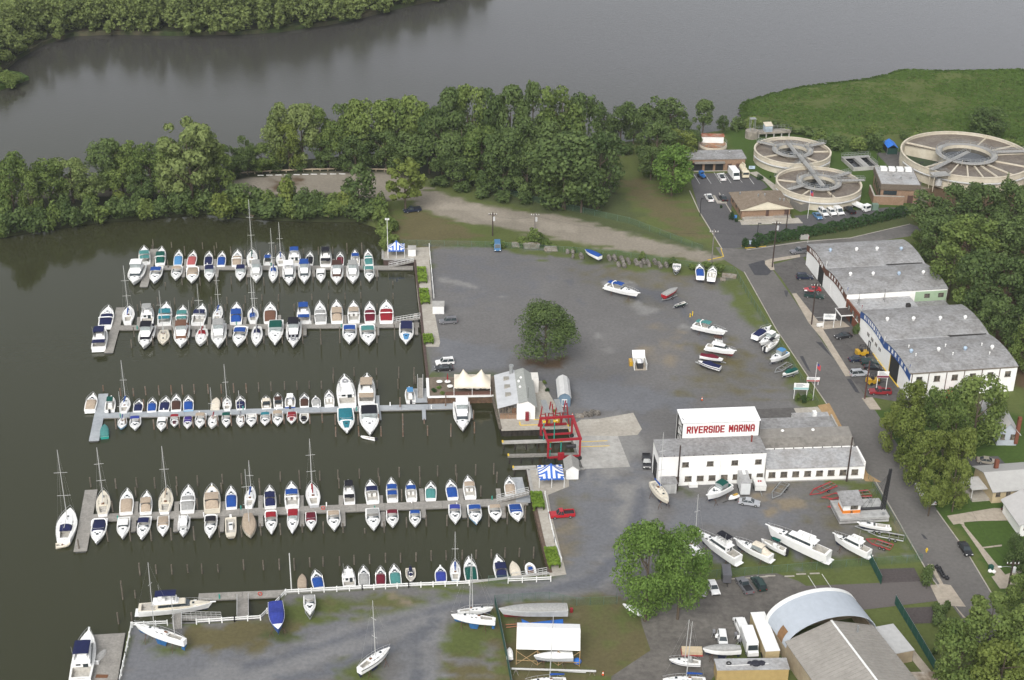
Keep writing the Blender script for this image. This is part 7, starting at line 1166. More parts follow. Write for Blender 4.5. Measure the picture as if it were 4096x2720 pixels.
def vehicle(Tm,c,f,kind,col,label,L=None):
 """c: picture place of the middle of the vehicle, f: of its front end"""
 p=Tm.g(*c,.75);q=Tm.g(*f,.75)
 L=L or{'sedan':4.6,'suv':4.7,'pickup':5.4,'van':5.2,'step':6.4,'wagon':4.5,'box':7}[kind];W={'step':2.3,'van':2.0,'pickup':1.9,'box':2.4}.get(kind,1.8);rz=ang(p,q)
 nm={'step':'step_van','suv':'parked_suv','pickup':'pickup_truck','van':'parked_van','box':'truck'}.get(kind,'parked_car')
 t=thing(nm,(p.x,p.y,0),rz,label,{'pickup':'pickup','van':'van','step':'van','suv':'car','box':'truck'}.get(kind,'car'));M_=paint(col);h=L/2;w=W/2;g=.32
 def pr(prof,y,m,nm,inset=.0):
  n=len(prof);vs=[(x,-y+(inset if z>.75 else 0),z)for x,z in prof]+[(x,y-(inset if z>.75 else 0),z)for x,z in prof]
  return fixn(MB().add(vs,[tuple(range(n)),tuple(range(2*n-1,n-1,-1))]+[(i,n+i,n+(i+1)%n,(i+1)%n)for i in range(n)]).build(nm,m,t))
 def glass(x0,x1,x2,x3,z0,z1,cap=True):
  y0,y1=w-.1,w-.28
  MB().add([(x0,-y0,z0),(x3,-y0,z0),(x3,y0,z0),(x0,y0,z0),(x1,-y1,z1),(x2,-y1,z1),(x2,y1,z1),(x1,y1,z1)],[(0,3,2,1),(0,1,5,4),(1,2,6,5),(2,3,7,6),(3,0,4,7)]).build('window',M_GLASS,t)
  MB().box(x1-.04,x2+.04,-y1-.03,y1+.03,z1-.01,z1+.06).build('roof',M_,t)
  ps=MB()
  for sg in(-1,1):ps.tube((x0,sg*y0,z0),(x1,sg*y1,z1),.045,4).tube((x3,sg*y0,z0),(x2,sg*y1,z1),.045,4).tube(((x0+x3)/2,sg*(y0+.0),z0),((x1+x2)/2,sg*y1,z1),.05,4)
  ps.build('pillars',M_,t)
 if kind in('sedan','suv','wagon'):
  zt=.92 if kind=='sedan' else 1.0;ht=1.38 if kind=='sedan' else 1.72 if kind=='suv' else 1.5
  pr([(-h,g+.1),(-h+.05,zt-.05),(-h+.5,zt),(h*.38,zt),(h-.25,zt-.15),(h,zt-.32),(h,g)],w,M_,'body',.06)
  if kind=='sedan':glass(-h*.72,-h*.36,h*.12,h*.46,zt-.02,ht)
  else:glass(-h+.12,-h+.3,h*.16,h*.46,zt-.02,ht)
  if kind=='suv':MB().path([(-h*.6,-w*.55,ht+.14),(h*.1,-w*.55,ht+.14)],.03,4).path([(-h*.6,w*.55,ht+.14),(h*.1,w*.55,ht+.14)],.03,4).build('roof_rack',M_BLACK,t)
 elif kind=='pickup':
  pr([(-h,g+.12),(-h,.95),(-h*.12,.95),(h*.45,1.0),(h-.2,.92),(h,.7),(h,g)],w,M_,'body',.04);MB().box(-h+.12,-h*.16,-w+.14,w-.14,.955,.965).build('bed_floor',M_BLACK,t)
  bw=MB().box(-h,-h+.1,-w+.04,w-.04,.95,1.2).box(-h+.1,-h*.12,-w+.02,-w+.12,.95,1.2).box(-h+.1,-h*.12,w-.12,w-.02,.95,1.2);bw.build('bed_side',M_,t);glass(-h*.14,-h*.06,h*.22,h*.45,.96,1.72)
 elif kind=='van':
  pr([(-h,g+.1),(-h,1.0),(h*.62,1.0),(h-.1,.85),(h,g)],w,M_,'body',.03);pr([(-h+.02,1.0),(-h+.1,1.95),(h*.36,1.95),(h*.66,1.0)],w-.06,M_,'van_body',.08)
  MB().add([(h*.67,-w+.2,1.02),(h*.67,w-.2,1.02),(h*.39,w-.3,1.88),(h*.39,-w+.3,1.88)],[(0,1,2,3)]).build('windscreen',M_GLASS,t)
  for sg in(-1,1):MB().box(-h-.02,-h+.06,sg*.42-.3,sg*.42+.3,1.2,1.75).build('rear_window',M_GLASS,t);MB().box(h*.2,h*.46,sg*(w-.07)-.02,sg*(w-.07)+.02,1.1,1.65).build('window',M_GLASS,t)
 elif kind in('step','box'):
  MB().box(-h,h*.62,-w,w,.55,2.9).build('cargo_body',M_,t);pr([(h*.62,.4),(h*.62,2.7),(h*.72,2.6),(h*.80,1.45),(h-.05,1.3),(h,.4)],w-.1,M_,'cab',.04);MB().add([(h*.735,-w+.25,2.5),(h*.735,w-.25,2.5),(h*.815,w-.2,1.5),(h*.815,-w+.2,1.5)],[(3,2,1,0)]).build('windscreen',M_GLASS,t)
  for i in range(5):MB().box(-h+.4+i*h*.3,-h+.46+i*h*.3,-w+.1,w-.1,2.9,2.94).build('roof_rib',M_,t)
  for sg in(-1,1):MB().box(-h-.03,-h+.0,sg*.5-.35,sg*.5+.35,1.7,2.4).build('rear_window',M_GLASS,t)
 for x in(-h*.62,h*.62):
  for sg in(-1,1):tw=MB().wheel((x,sg*(w-.1),.34),.34,.24).build('wheel',M_RUB,t);MB().wheel((x,sg*(w+.02),.34),.19,.03,8).build('hub',M_HUB,tw)
 for sg in(-1,1):MB().box(h-.07,h+.02,sg*(w-.28)-.17,sg*(w-.28)+.17,.58,.74).build('headlight',M_HEAD,t);MB().box(-h-.02,-h+.05,sg*(w-.22)-.12,sg*(w-.22)+.12,.66,.86).build('tail_light',M_TAIL,t)
 MB().box(h-.03,h+.06,-w+.08,w-.08,.36,.52).build('bumper',M_BLACK,t)
 return t
V=vehicle
V(R4c,(1798,822),(1680,830),'pickup','red','red pickup truck parked beside the lower basin walkway');V(Q1,(2067,1478),(2027,1480),'suv','grey','dark grey estate car parked by the upper utility cabinet');V(Y1,(328,62),(250,68),'suv','white','white sport utility car parked above the marquee')
V(Y1,(320,118),(238,122),'sedan','black','black saloon parked beside the white sport utility car');V(Y12,(688,440),(690,466),'van','blue','blue van parked at the far edge of the gravel yard');V(Y12,(228,240),(190,244),'pickup','navy','dark blue pickup under the half bare shoreline tree')
V(Y1,(2235,1000),(2240,1060),'pickup','black','black pickup parked at the white workshop bay door');V(Y3,(750,345),(845,358),'sedan','silver','silver saloon parked below the white box trailer');V(Y7,(228,140),(155,148),'pickup','grey','dark grey pickup by the far corner of the brown fascia warehouse')
V(Y7,(275,372),(340,372),'suv','navy','navy sport utility car alone facing the brown fascia warehouse');V(Y7,(345,483),(275,485),'sedan','red','red saloon beside the dark green pickup');V(Y7,(360,538),(445,548),'pickup','green','dark green pickup beside the red saloon')
V(Y7,(622,898),(552,910),'sedan','black','black saloon alone in front of the blue fascia warehouse');V(Y7,(750,1106),(825,1100),'sedan','navy','navy saloon beside the rear yellow forklift');V(Y7,(855,1136),(932,1136),'wagon','green','green estate car between two dark saloons');V(Y7,(890,1180),(965,1186),'sedan','black','black saloon beside the green estate car')
V(Y7,(765,1236),(838,1230),'suv','silver','silver sport utility car nearest the pavement');V(Y7,(950,1398),(872,1396),'pickup','dkred','dark red pickup under the roadside sign boards');V(Y6,(1083,558),(1110,600),'sedan','black','black coupe parked on the street by the lawns')
V(Y6,(745,105),(735,80),'suv','white','white car half hidden by the street trees');V(Y6,(808,175),(795,150),'sedan','white','second white car half hidden below the street trees');V(Y6,(1455,255),(1525,240),'pickup','black','black pickup on the driveway of the tan house');V(Y8,(1600,1178),(1695,1190),'sedan','tanb','bronze saloon in the edged drive above the tan house')
V(Y5,(398,265),(400,215),'sedan','silver','pale saloon half under the leafy tree');V(Y5,(505,252),(535,322),'sedan','white','white coupe with red seats beside the grey trailer');V(Y5,(800,235),(755,170),'pickup','grey','grey pickup with loaded bed in the lower lot');V(Y5,(935,218),(895,155),'suv','green','dark green sport utility car in the lower lot')
V(Y5,(765,620),(735,548),'van','white','white panel van with two rear windows beside the long bus');V(Y5,(592,742),(600,800),'wagon','white','white estate car among outboard motors');V(Y5,(845,800),(880,900),'step','white','white step van facing the tan storage container')
V(Y9,(460,1045),(430,1000),'pickup','white','white pickup near the wet asphalt patch of the plant');V(Y9,(650,1045),(625,1010),'sedan','black','black car beside the plant office');V(Y9,(628,765),(600,720),'pickup','white','white pickup in a marked bay before the plant garage');V(Y9,(795,745),(850,815),'step','white','white step van parked before the plant garage')
V(Y9,(1925,1288),(1965,1330),'sedan','blue','light blue saloon leftmost in the plant parking row');V(Y9,(2000,1242),(2055,1290),'suv','white','white sport utility car beside the light blue saloon');V(Y9,(2110,1234),(2165,1282),'wagon','white','white estate car between two white vehicles in the plant row');V(Y9,(2200,1222),(2270,1280),'van','white','white utility van beside the black plant pickup');V(Y10,(300,1118),(255,1082),'pickup','black','black pickup with blue load in the plant parking row')
def flatbed(Tm,c,f,label,col='white',bed=True,tank=False):
 p=Tm.g(*c,.8);q=Tm.g(*f,.8);t=thing('truck',(p.x,p.y,0),ang(p,q),label,'truck');m=paint(col)
 MB().box(1.6,3.3,-1.1,1.1,.55,2.4).build('cab',m,t);MB().box(3.25,3.34,-.95,.95,1.5,2.2).box(2.2,3.0,-1.13,1.13,1.5,2.2).build('window',M_GLASS,t);MB().box(-3.3,1.4,-.5,.5,.6,.9).build('chassis',M_BLACK,t)
 if tank:MB().tube((-3.0,0,2.0),(1.0,0,2.0),1.0,12).build('tank',paint('cream'),t);MB().path([(1.2,0,2.9),(-.5,.4,3.5),(-2.8,0,3.4)],.18,7).build('suction_hose',paint('cream'),t);MB().box(-3.3,-2.6,-1.0,1.0,.9,1.9).build('pump_box',M_GALV,t)
 else:MB().box(-3.4,1.4,-1.15,1.15,.95,1.15).box(-3.4,1.4,-1.2,-1.1,1.15,1.5).box(-3.4,1.4,1.1,1.2,1.15,1.5).box(1.3,1.4,-1.1,1.1,1.15,2.1).build('bed',m,t)
 for x in(-2.2,2.4):
  for sg in(-1,1):w_=MB().wheel((x,sg*.95,.48),.48,.3).build('wheel',M_RUB,t);MB().wheel((x,sg*1.11,.48),.25,.02,8).build('hub',M_HUB,w_)
 return t
flatbed(Y10,(430,1085),(520,1125),'white flatbed truck at the end of the plant parking row');flatbed(Y9,(925,715),(975,800),'cream vacuum tank truck beside the white step van','cream',tank=True);flatbed(Y8,(1262,530),(1240,560),'old orange truck among the trees behind the blue fascia warehouse','orange')
def forklift(Tm,c,f,label):
 p=Tm.g(*c,.8);q=Tm.g(*f,.8);t=thing('forklift',(p.x,p.y,0),ang(p,q),label,'forklift','yellow forklifts');y=paint('yellow')
 MB().box(-1.8,1.2,-.8,.8,.4,1.3).box(-1.9,-1.1,-.85,.85,.5,1.7).build('body',y,t);MB().box(-.7,-.2,-.4,.4,1.3,2.0).build('seat',M_BLACK,t);cg=MB()
 for x in(-.9,.8):
  for s in(-.65,.65):cg.tube((x,s,1.3),(x*.85,s*.9,2.9),.06,4)
 cg.path([(-.8,-.6,2.9),(.7,-.6,2.9),(.7,.6,2.9),(-.8,.6,2.9),(-.8,-.6,2.9)],.06,4).path([(-.05,-.6,2.9),(-.05,.6,2.9)],.05,4);cg.build('overhead_guard',M_BLACK,t);ms=MB()
 for s in(-.45,.45):ms.box(1.35,1.55,s-.08,s+.08,.1,4.0)
 ms.box(1.35,1.5,-.45,.45,3.8,3.95).box(1.4,1.5,-.7,.7,.5,1.0);ms.build('mast',M_BLACK,t);MB().box(1.55,2.9,-.5,-.35,.1,.2).box(1.55,2.9,.35,.5,.1,.2).build('forks',M_BLACK,t)
 for x in(-1.2,.8):
  for s in(-.8,.8):MB().wheel((x,s,.45),.45,.35).build('wheel',M_RUB,t)
forklift(Y7,(798,1055),(850,1050),'yellow forklift behind the navy saloon');forklift(Y7,(895,1305),(965,1290),'larger yellow forklift beside the roadside sign boards')
p=Y9.g(355,745,.8);t=thing('tractor',(p.x,p.y,0),R(-60),'small blue tractor with cab before the plant garage','tractor');bl_=mat('tractor_blue',(.02,.12,.36),.5,.1,1);MB().box(-.6,.5,-.7,.7,.8,2.2).build('cab',bl_,t);MB().box(.5,1.7,-.4,.4,.6,1.3).build('bonnet',bl_,t);MB().box(-.62,.52,-.55,.55,1.4,2.0).build('window',M_GLASS,t)
for x,r in((-.5,.65),(1.3,.4)):
 for s in(-.75,.75):MB().wheel((x,s,r),r,.35).build('wheel',M_RUB,t)
def trailer_box(Tm,a,b,dep,h,m,label,nm='box_trailer',rear=None):
 s=Bd(nm,Tm.g(*a),Tm.g(*b),label,'trailer');Lx=s.L;s.wall(0,Lx,0,dep,h,m,'body',.5);MB().box(-.05,Lx+.05,-.05,dep+.05,h,h+.08).build('roof',rear or m,s.t)
 for sg in(0.05,Lx-.05):
  for yy in(.35,.6):MB().tube((sg-.12,dep*yy,.4),(sg+.12,dep*yy,.4),.4,10).build('wheel',M_RUB,s.t)
 return s
bx=trailer_box(Y3,(662,298),(752,298),5.8,3.4,mat('trailer_white',(.56,.57,.57),.5,.06,1),'white box trailer standing against the workshop wall',rear=M_ROOFL);MB().box(bx.L*.42,bx.L*.72,3.5,5.4,3.48,3.56).build('roof_hatch',M_WPAINT,bx.t)
bt=trailer_box(Y5,(590,235),(670,238),3.8,2.3,mat('dark_grey_trailer',(.10,.10,.11),.4,.1,1,coat=.3),'dark grey enclosed trailer beside the white coupe');MB().tube((bt.L/2,0,.5),(bt.L/2,-1.2,.5),.07,5).build('hitch',M_BLACK,bt.t)
A_=Y5.g(1000,990);lb=Bd('long_bus',Y5.g(985,985),Y5.g(1120,985),'long white topped cream bus body beside the arched hall','bus');dpb=(Y5.g(960,560,3)-Y5.g(1050,930,3)).to_2d().length;Lb_=min(3.0,lb.L);lb.wall(0,Lb_,0,dpb,3.0,mat('bus_cream',(.40,.32,.18),.7,.1,1),'body',.4);MB().box(-.05,Lb_+.05,-.05,dpb+.05,3.0,3.12).build('roof',M_WPAINT,lb.t)
for k_ in(.06,.28,.38,.5,.9):MB().box(Lb_*.4,Lb_*.75,dpb*k_,dpb*k_+.9,3.12,3.3).build('roof_hatch',M_DECK,lb.t)
for k_ in(.15,.2,.8):
 for x in(.1,Lb_-.1):MB().tube((x-.15,dpb*k_,.45),(x+.15,dpb*k_,.45),.45,10).build('wheel',M_RUB,lb.t)
lb.t.rotation_euler.z+=math.atan2(-(Y5.g(905,560,3)-Y5.g(1050,930,3)).x,(Y5.g(905,560,3)-Y5.g(1050,930,3)).y)-lb.f.rz
tc=Bd('storage_container',Y5.g(530,1160),Y5.g(1205,1150),'long tan storage container with masts and junk on its roof','container');tc.wall(0,tc.L,0,3.0,2.9,mat('tan_container',(.36,.26,.11),.6,.1,1),'body');MB().box(-.1,tc.L+.1,-.1,3.1,2.9,3.05).build('roof',M_ROOFL,tc.t)
sp=simple('spar',MB().tube((0,0,0),(8,0,0),.12,6),M_ALU,tuple(Y5.g(620,1000,3.2)),R(6),'silver spar lying on the tan storage container roof','spar');p=Y5.g(905,985,3.05);simple('tarp_heap',MB().ball((0,0,.25),.9,10,5,.35).ball((1.1,.2,.2),.7,8,5,.3).ball((-1.0,.1,.15),.6,8,5,.25),mat('black_tarp',(.02,.02,.03),.7,.3,3),tuple(p),0,'black tarpaulin heap on the tan storage container roof','tarpaulin');p=Y5.g(650,975,3.2);simple('spare_tyre',MB().path([(.4*math.cos(i*.6283),.4*math.sin(i*.6283),0)for i in range(11)],.13,6),M_RUB,tuple(p),0,'black tyre on the tan storage container roof','tyre')
def trailer(Tm,a,b,wd,label,m,wheels=2,loc_w=.5,tyre=M_RUB,hit=True):
 p=Tm.g(*a);q=Tm.g(*b);fr_=Fr(p,q);L=fr_.L;t=thing('boat_trailer',(p.x,p.y,0),fr_.rz,label,'trailer','empty boat trailers');w=wd/2
 MB().tube((0,0,.55),(L*.3,-w,.6),.10,5).tube((0,0,.55),(L*.3,w,.6),.10,5).tube((L*.3,-w,.6),(L,-w,.6),.14,5).tube((L*.3,w,.6),(L,w,.6),.14,5).build('frame',m,t)
 cr=MB()
 for f in(.35,.6,.85,1.0):cr.tube((L*f,-w,.62),(L*f,w,.62),.06,4)
 cr.build('crossbeam',m,t);MB().tube((L*.4,-w*.5,.75),(L,-w*.5,.85),.07,4).tube((L*.4,w*.5,.75),(L,w*.5,.85),.07,4).build('bunk',MATS['fender_wood'],t)
 for i in range(wheels):
  for s in(-1,1):o_=MB().wheel((L*(.62+.16*i),s*(w+.15),.36),.36,.22).build('wheel',tyre,t);MB().wheel((L*(.62+.16*i),s*(w+.27),.36),.18,.02,8).build('hub',M_HUB,o_)
M_TRED=mat('trailer_red',(.32,.025,.03),.5,.15,2);M_TGAL=M_GALV
trailer(Y3,(965,335),(1085,190),2.0,'galvanised double axle trailer beside the white workshop',M_TGAL);trailer(Y3,(1318,300),(1545,200),2.0,'short red boat trailer nearest the white workshop',M_TRED,1);trailer(Y3,(1428,328),(1885,285),2.2,'long red trailer with large front wheels',M_TRED,3);trailer(Y3,(1500,345),(1910,345),2.2,'red trailer lying behind the barge cabin roof',M_TRED,2);trailer(Y3,(1485,415),(1935,385),2.2,'red trailer closest to the crane barge',M_TRED,2)
trailer(Y3,(1745,600),(2040,640),1.8,'galvanised trailer under the black striped runabout',M_TGAL);trailer(Y3,(1865,650),(2205,715),2.1,'empty galvanised tandem trailer beside the green fence',M_TGAL);trailer(Y3,(1850,720),(2090,800),2.2,'red boat trailer behind the smaller flybridge cruiser',M_TRED,2);trailer(Y11,(2120,1270),(2260,1185),1.7,'galvanised trailer with yellow straps by the green fence',M_TGAL)
for a,b,lab in(((1055,585),(1180,530),'trailer under the grey covered red runabout'),((1160,655),(1280,610),'trailer under the green jon boat'),((1370,1170),(1600,1235),'trailer under the navy covered bowrider'),((1660,1180),(1430,1115),'trailer under the red covered runabout'),((2070,1190),(2225,1110),'trailer under the faded blue canopy boat'),((2190,1312),(2325,1262),'trailer under the dark green covered boat'),((1185,345),(1200,262),'trailer under the blue and white bowrider')):trailer(Y11,a,b,1.5,lab,M_TGAL,1)
trailer(R7,(568,580),(560,370),1.6,'trailer under the white cuddy boat by the seawall',M_TGAL,1)
ut=trailer_box(Y3,(800,262),(905,262),3.4,1.7,mat('camper_white',(.6,.6,.58),.5,.1,1),'low white folding camper trailer with two red lamps','camper_trailer');MB().tube((ut.L/2,0,.5),(ut.L/2,-2.2,.5),.08,5).build('hitch',M_GALV,ut.t)
for x in(.4,.6):MB().ball((ut.L*x,1.8,1.85),.22,8,5).build('red_lamp',M_TAIL,ut.t)
jp=Y3.g(600,300,.8);jt=thing('jet_ski',(jp.x,jp.y,0),R(215),'white and yellow jet ski on a small trailer','jet ski');fixn(MB().loft([[(x,-wv,.6),(x,-wv*.8,.6+hh),(x,wv*.8,.6+hh),(x,wv,.6),(x,0,.35)]for x,wv,hh in((-1.4,.5,.35),(-.3,.6,.5),(.5,.5,.6),(1.3,.12,.3))]).build('hull',M_GEL,jt));MB().box(-1.1,.1,-.22,.22,1.05,1.3).build('seat',paint('yellow'),jt);MB().tube((.35,-.35,1.4),(.35,.35,1.4),.05,5).build('handlebar',M_BLACK,jt)
for s in(-.6,.6):MB().wheel((-.2,s,.3),.3,.18).build('wheel',M_RUB,jt)
MB().tube((.6,0,.4),(3.0,0,.35),.05,4).build('hitch',M_BLACK,jt)
p0=Y1.g(1300,1005,.1);p1=Y1.g(1600,985,.1);fr_=Fr(p0,p1);tl=thing('boat_lift',p0,fr_.rz,'large red travelling boat lift straddling the lift well','boat lift');Lw=fr_.L;Dp=abs(fr_.loc(Y1.g(1245,790,.1))[1]);rd_=mat('lift_red',(.27,.012,.02),.5,.12,2);ht=hgt(p0+Vector((0,0,0)),Y1(1300,818)[1])
for x in(0,Lw):
 for y in(0,Dp):MB().box(x-.2,x+.2,y-.2,y+.2,.6,ht).build('leg',rd_,tl);w_=MB().wheel((x,y-.1,.45),.5,.45).build('wheel',M_RUB,tl)
for y in(0,Dp):MB().box(-.35,Lw+.35,y-.22,y+.22,ht,ht+.5).build('top_beam',rd_,tl);MB().box(-.2,Lw+.2,y-.2,y+.2,.8,1.15).build('sill_beam',rd_,tl)
MB().box(Lw-.3,Lw+.3,.3,Dp-.3,ht-.02,ht+.55).build('end_beam',rd_,tl);MB().box(.3,.8,.3,Dp-.3,ht*.55,ht*.55+.3).build('cross_beam',rd_,tl);MB().box(Lw*.3,Lw*.3+1.4,-.9,-.3,.7,2.4).build('engine_house',rd_,tl)
for x in(Lw*.08,Lw*.42):
 for y in(.6,Dp-.6):MB().tube((x,y,ht),(x,y,.0),.12,6).build('sling',mat('green_sling',(.02,.28,.22),.8,.1,2),tl);MB().box(x-.3,x+.3,y-.3,y+.3,ht-.5,ht-.1).build('hook_block',M_YEL,tl)
MB().tube((Lw*.6,1.0,3.0),(Lw*.9,1.0,3.0),.45,10).build('hoist_drum',M_BLACK,tl)
q0=Y1.g(1215,675,.1);lf2=thing('rack_gantry',q0,fr_.rz,'red frame gantry with grey top panels standing on the wharf edge','gantry');hB=hgt(q0,Y1(1270,460)[1])
Lf=(Y1.g(1480,668,.1)-q0).to_2d().length;Df=4.4
for i,x in enumerate((0,Lf*.28,Lf*.52,Lf*.80)):
 MB().tube((x,0,.1),(x+1.0,.6,hB),.16,5).tube((x+1.9,-.2,.1),(x+1.3,.6,hB*.9),.14,5).tube((x+.5,.3,hB*.5),(x+1.6,.2,hB*.5),.1,4).build('leg',rd_,lf2)
MB().box(-.2,Lf,-.25,.25,.1,.5).build('base_beam',rd_,lf2)
for x in(.5,Lf*.55):MB().box(x,x+1.3,-4.5,1.2,hB,hB+.25).build('top_panel',M_GALV,lf2)
for x in(Lf*.35,Lf*.7):MB().ball((x,.9,.7),.7,8,5,.7).build('yellow_float',paint('yellow'),lf2)
A_=Y3.g(1600,560,.3);B_=Y3.g(2065,535,.3);bg_=Bd('crane_barge',A_,B_,'grey work barge ashore with an orange banded cabin and black lattice crane','barge');Lb3=bg_.L;db=max(7,min(13,bg_.at(Y3.g(1550,415,1.8))[1]));mb_=mat('barge_grey',(.42,.42,.41),.7,.15,1,c2=(.3,.29,.28),sc2=.4)
bg_.wall(0,Lb3,0,db,1.5,mb_,'hull',.35);MB().box(-.05,Lb3+.05,-.05,db+.05,1.5,1.65).build('deck',mat('barge_deck',(.36,.36,.35),.8,.2,1),bg_.t);MB().box(-.03,Lb3+.03,-.03,db+.03,.95,1.03).build('rub_rail',M_BLACK,bg_.t)
cx0,cx1=Lb3*.10,Lb3*.45;MB().box(cx0,cx1,db*.25,db*.72,1.65,4.3).build('cabin',M_WPAINT,bg_.t);MB().box(cx0-.03,cx1+.03,db*.25-.03,db*.72+.03,1.75,2.5).build('orange_band',mat('orange_paint',(.6,.18,.02),.6,.1,1),bg_.t);bg_.roof([(cx0-.5,db*.25-.6,4.2),(cx1+.5,db*.25-.6,4.2),(cx1+.5,db*.72+.6,5.0),(cx0-.5,db*.72+.6,5.0)],M_ROOFG,'cabin_roof');MB().box(cx1-2.2,cx1-.6,db*.25-.06,db*.25,2.7,3.9).build('window',M_WIN,bg_.t);letters('5',.6,.45,0,.12,M_BLACK,bg_.t,((cx0+cx1)/2,db*.25-.04,2.1),(0,0,0),'cabin_number')
top=Y3(2108,40);mbase=bg_.f.a+bg_.f.u*(Lb3*.95)+bg_.f.v*(db*.42)+Vector((0,0,1.65));hm_=hgt(mbase,top[1]);mt_=MB();lx,ly=Lb3*.95,db*.42
for sx_ in(-.35,.35):
 for sy in(-.35,.35):mt_.tube((lx+sx_,ly+sy,1.65),(lx+sx_*.5+.5,ly+sy*.5,1.65+hm_),.12,4)
nseg=14
for i in range(nseg):
 a=i/nseg;b_=(i+1)/nseg;s1=1-.5*a;s2=1-.5*b_
 for sx_,sy in((-.35,-.35),(.35,-.35),(.35,.35),(-.35,.35)):mt_.tube((lx+sx_*s1+.5*a,ly+sy*s1,1.65+hm_*a),(lx-sy*s2*math.copysign(1,sx_*sy)*math.copysign(1,sy)*math.copysign(1,sy)+.5*b_,ly+sy*s2,1.65+hm_*b_),.06,3)
mt_.build('lattice_mast',M_BLACK,bg_.t);MB().tube((Lb3*.45,db*.4,2.0),(Lb3*.95,db*.4,2.0),.3,6).build('leader_beam',M_BLACK,bg_.t);rg_=MB()
for f in(.5,.6,.7):rg_.tube((Lb3*f,db*.42,2.0),(lx+.4,ly,1.65+hm_*.92),.03,3)
rg_.build('stay_cables',M_BLACK,bg_.t);MB().tube((Lb3*.78,db*.8,1.65),(Lb3*.78,db*.8,2.5),.35,8).build('winch',M_GALV,bg_.t);MB().tube((Lb3*.9,db*.1,1.65),(Lb3*.9,db*.1,2.2),.35,8).build('bollard',M_GALV,bg_.t)
d=Bd('dumpster_pen',Y11.g(795,1232),Y11.g(915,1230),'white fenced rubbish pen with full dark skip and open lid','rubbish pen');Ld=d.L;d.wall(0,.12,0,3.6,1.9,M_WPAINT,'side_wall');d.wall(Ld-.12,Ld,0,3.6,1.9,M_WPAINT,'side_wall');MB().box(.0,Ld,0,3.6,.0,.06).build('base',M_SIDE,d.t);MB().box(.9,Ld-.9,.6,3.0,.1,1.5).build('skip',mat('skip_black',(.03,.03,.032),.6,.2,2),d.t)
for i in range(9):MB().ball((1.2+(i%3)*(Ld-2.4)/2,1.2+(i//3)*.6,1.6),.36,7,4,.28).build('rubbish_bag',[M_WPAINT,M_DECK,mat('bag_grey',(.4,.4,.42),.6,.2,3)][i%3],d.t)
MB().add([(.0,3.6,1.6),(Ld,3.6,1.6),(Ld,5.2,3.0),(0,5.2,3.0)],[(0,1,2,3)]).build('lid',M_WPAINT,d.t);MB().box(-.9,-.1,2.2,4.2,0,1.2).build('yellow_compactor',paint('yellow'),d.t);MB().box(.2,Ld-.2,3.7,5.2,.1,1.9).build('compactor_body',M_WHITEMET,d.t)
M_LUMB=mat('grey_lumber',(.20,.165,.125),.9,.3,3,c2=(.27,.25,.22),sc2=1.0);M_STONE=mat('lichen_stone',(.10,.09,.078),.95,.45,3,c2=(.19,.175,.155),sc2=1.0)
def lumber(Tm,c,L,rz,rows,label):
 p=Tm.g(*c);t=thing('lumber_stack',(p.x,p.y,0),rz,label,'lumber','lumber stacks at the yard edge')
 for i in range(rows):MB().box(-L/2+rnd.random()*.4,L/2-rnd.random()*.4,-.8+.05*i,.8-.05*i,.12+i*.36,.12+i*.36+.3).build('plank_layer',M_LUMB,t)
 for x in(-L*.3,L*.3):MB().box(x-.1,x+.1,-.8,.8,0,.12).build('bearer',M_LUMB,t)
lumber(Y12,(788,440),2.6,0,3,'small lumber stack nearest the blue van');lumber(Y12,(873,448),5.2,0,4,'largest lumber stack in front of the bushes');lumber(Y12,(975,462),4.2,0,3,'rightmost lumber stack before the stone rows');lumber(Y11,(1690,350),4.2,R(-12),2,'dark lumber stack by the street corner of the yard');lumber(Y11,(1630,378),1.6,0,1,'small pallet by the street corner of the yard');lumber(Y1,(1600,582),2.4,R(5),1,'loose lumber beside the lift pad')
def blocks(Tm,c,n,rz,label,ln=2.2):
 p=Tm.g(*c);t=thing('engine_row',(p.x,p.y,0),rz,label,'stone pile','grey stone piles along the yard edge')
 for i in range(n):
  x=-ln/2+ln*(i+.5)/n;s=.3+rnd.random()*.22;rings=[]
  for zz,k_ in((0,.9),(.45,1.05),(.85,.8),(1.05,.4)):rings.append([(x+s*k_*math.cos(a)*(1+.2*rnd.random()),s*1.2*k_*math.sin(a)*(1+.2*rnd.random()),zz*(1+.2*rnd.random()))for a in[j*.7854 for j in range(8)]])
  MB().loft(rings).build('stone_block',M_STONE,t)
for i,(x,y,n)in enumerate([(165,122,2),(215,125,2),(215,170,1),(295,165,4),(560,185,4),(612,185,5),(648,245,3),(682,200,6),(700,255,3),(740,215,5),(815,225,5),(855,245,4),(885,215,5),(930,235,6),(992,220,4),(1035,250,5),(1098,250,4)]):blocks(Y11,(x,y),n,R(100),f'weathered grey stone pile, {nth(i + 1)} from the left along the far yard edge',.5*n+.3)
blocks(Y1,(1680,575),4,0,'dark stone pile beside the lift pad');blocks(Y1,(1750,560),5,R(-20),'taller grey stone pile beside the lift pad',2.4)
def cone(Tm,c,label):p=Tm.g(*c);t=thing('traffic_cone',tuple(p),0,label,'cone','orange traffic cones');MB().tube((0,0,.05),(0,0,.9),.22,10,.04).build('cone_body',mat('cone_orange',(.6,.1,.02),.6,.1,2),t);MB().box(-.28,.28,-.28,.28,0,.05).build('base',M_BLACK,t);MB().tube((0,0,.45),(0,0,.65),.145,10,.1).build('white_collar',M_WPAINT,t)
cone(Y1,(1533,578),'orange traffic cone beside the lift pad');cone(Q4,(876,278),'orange traffic cone alone in the yard above the workshop');cone(Y4,(1208,945),'orange traffic cone at the end of the white boom')
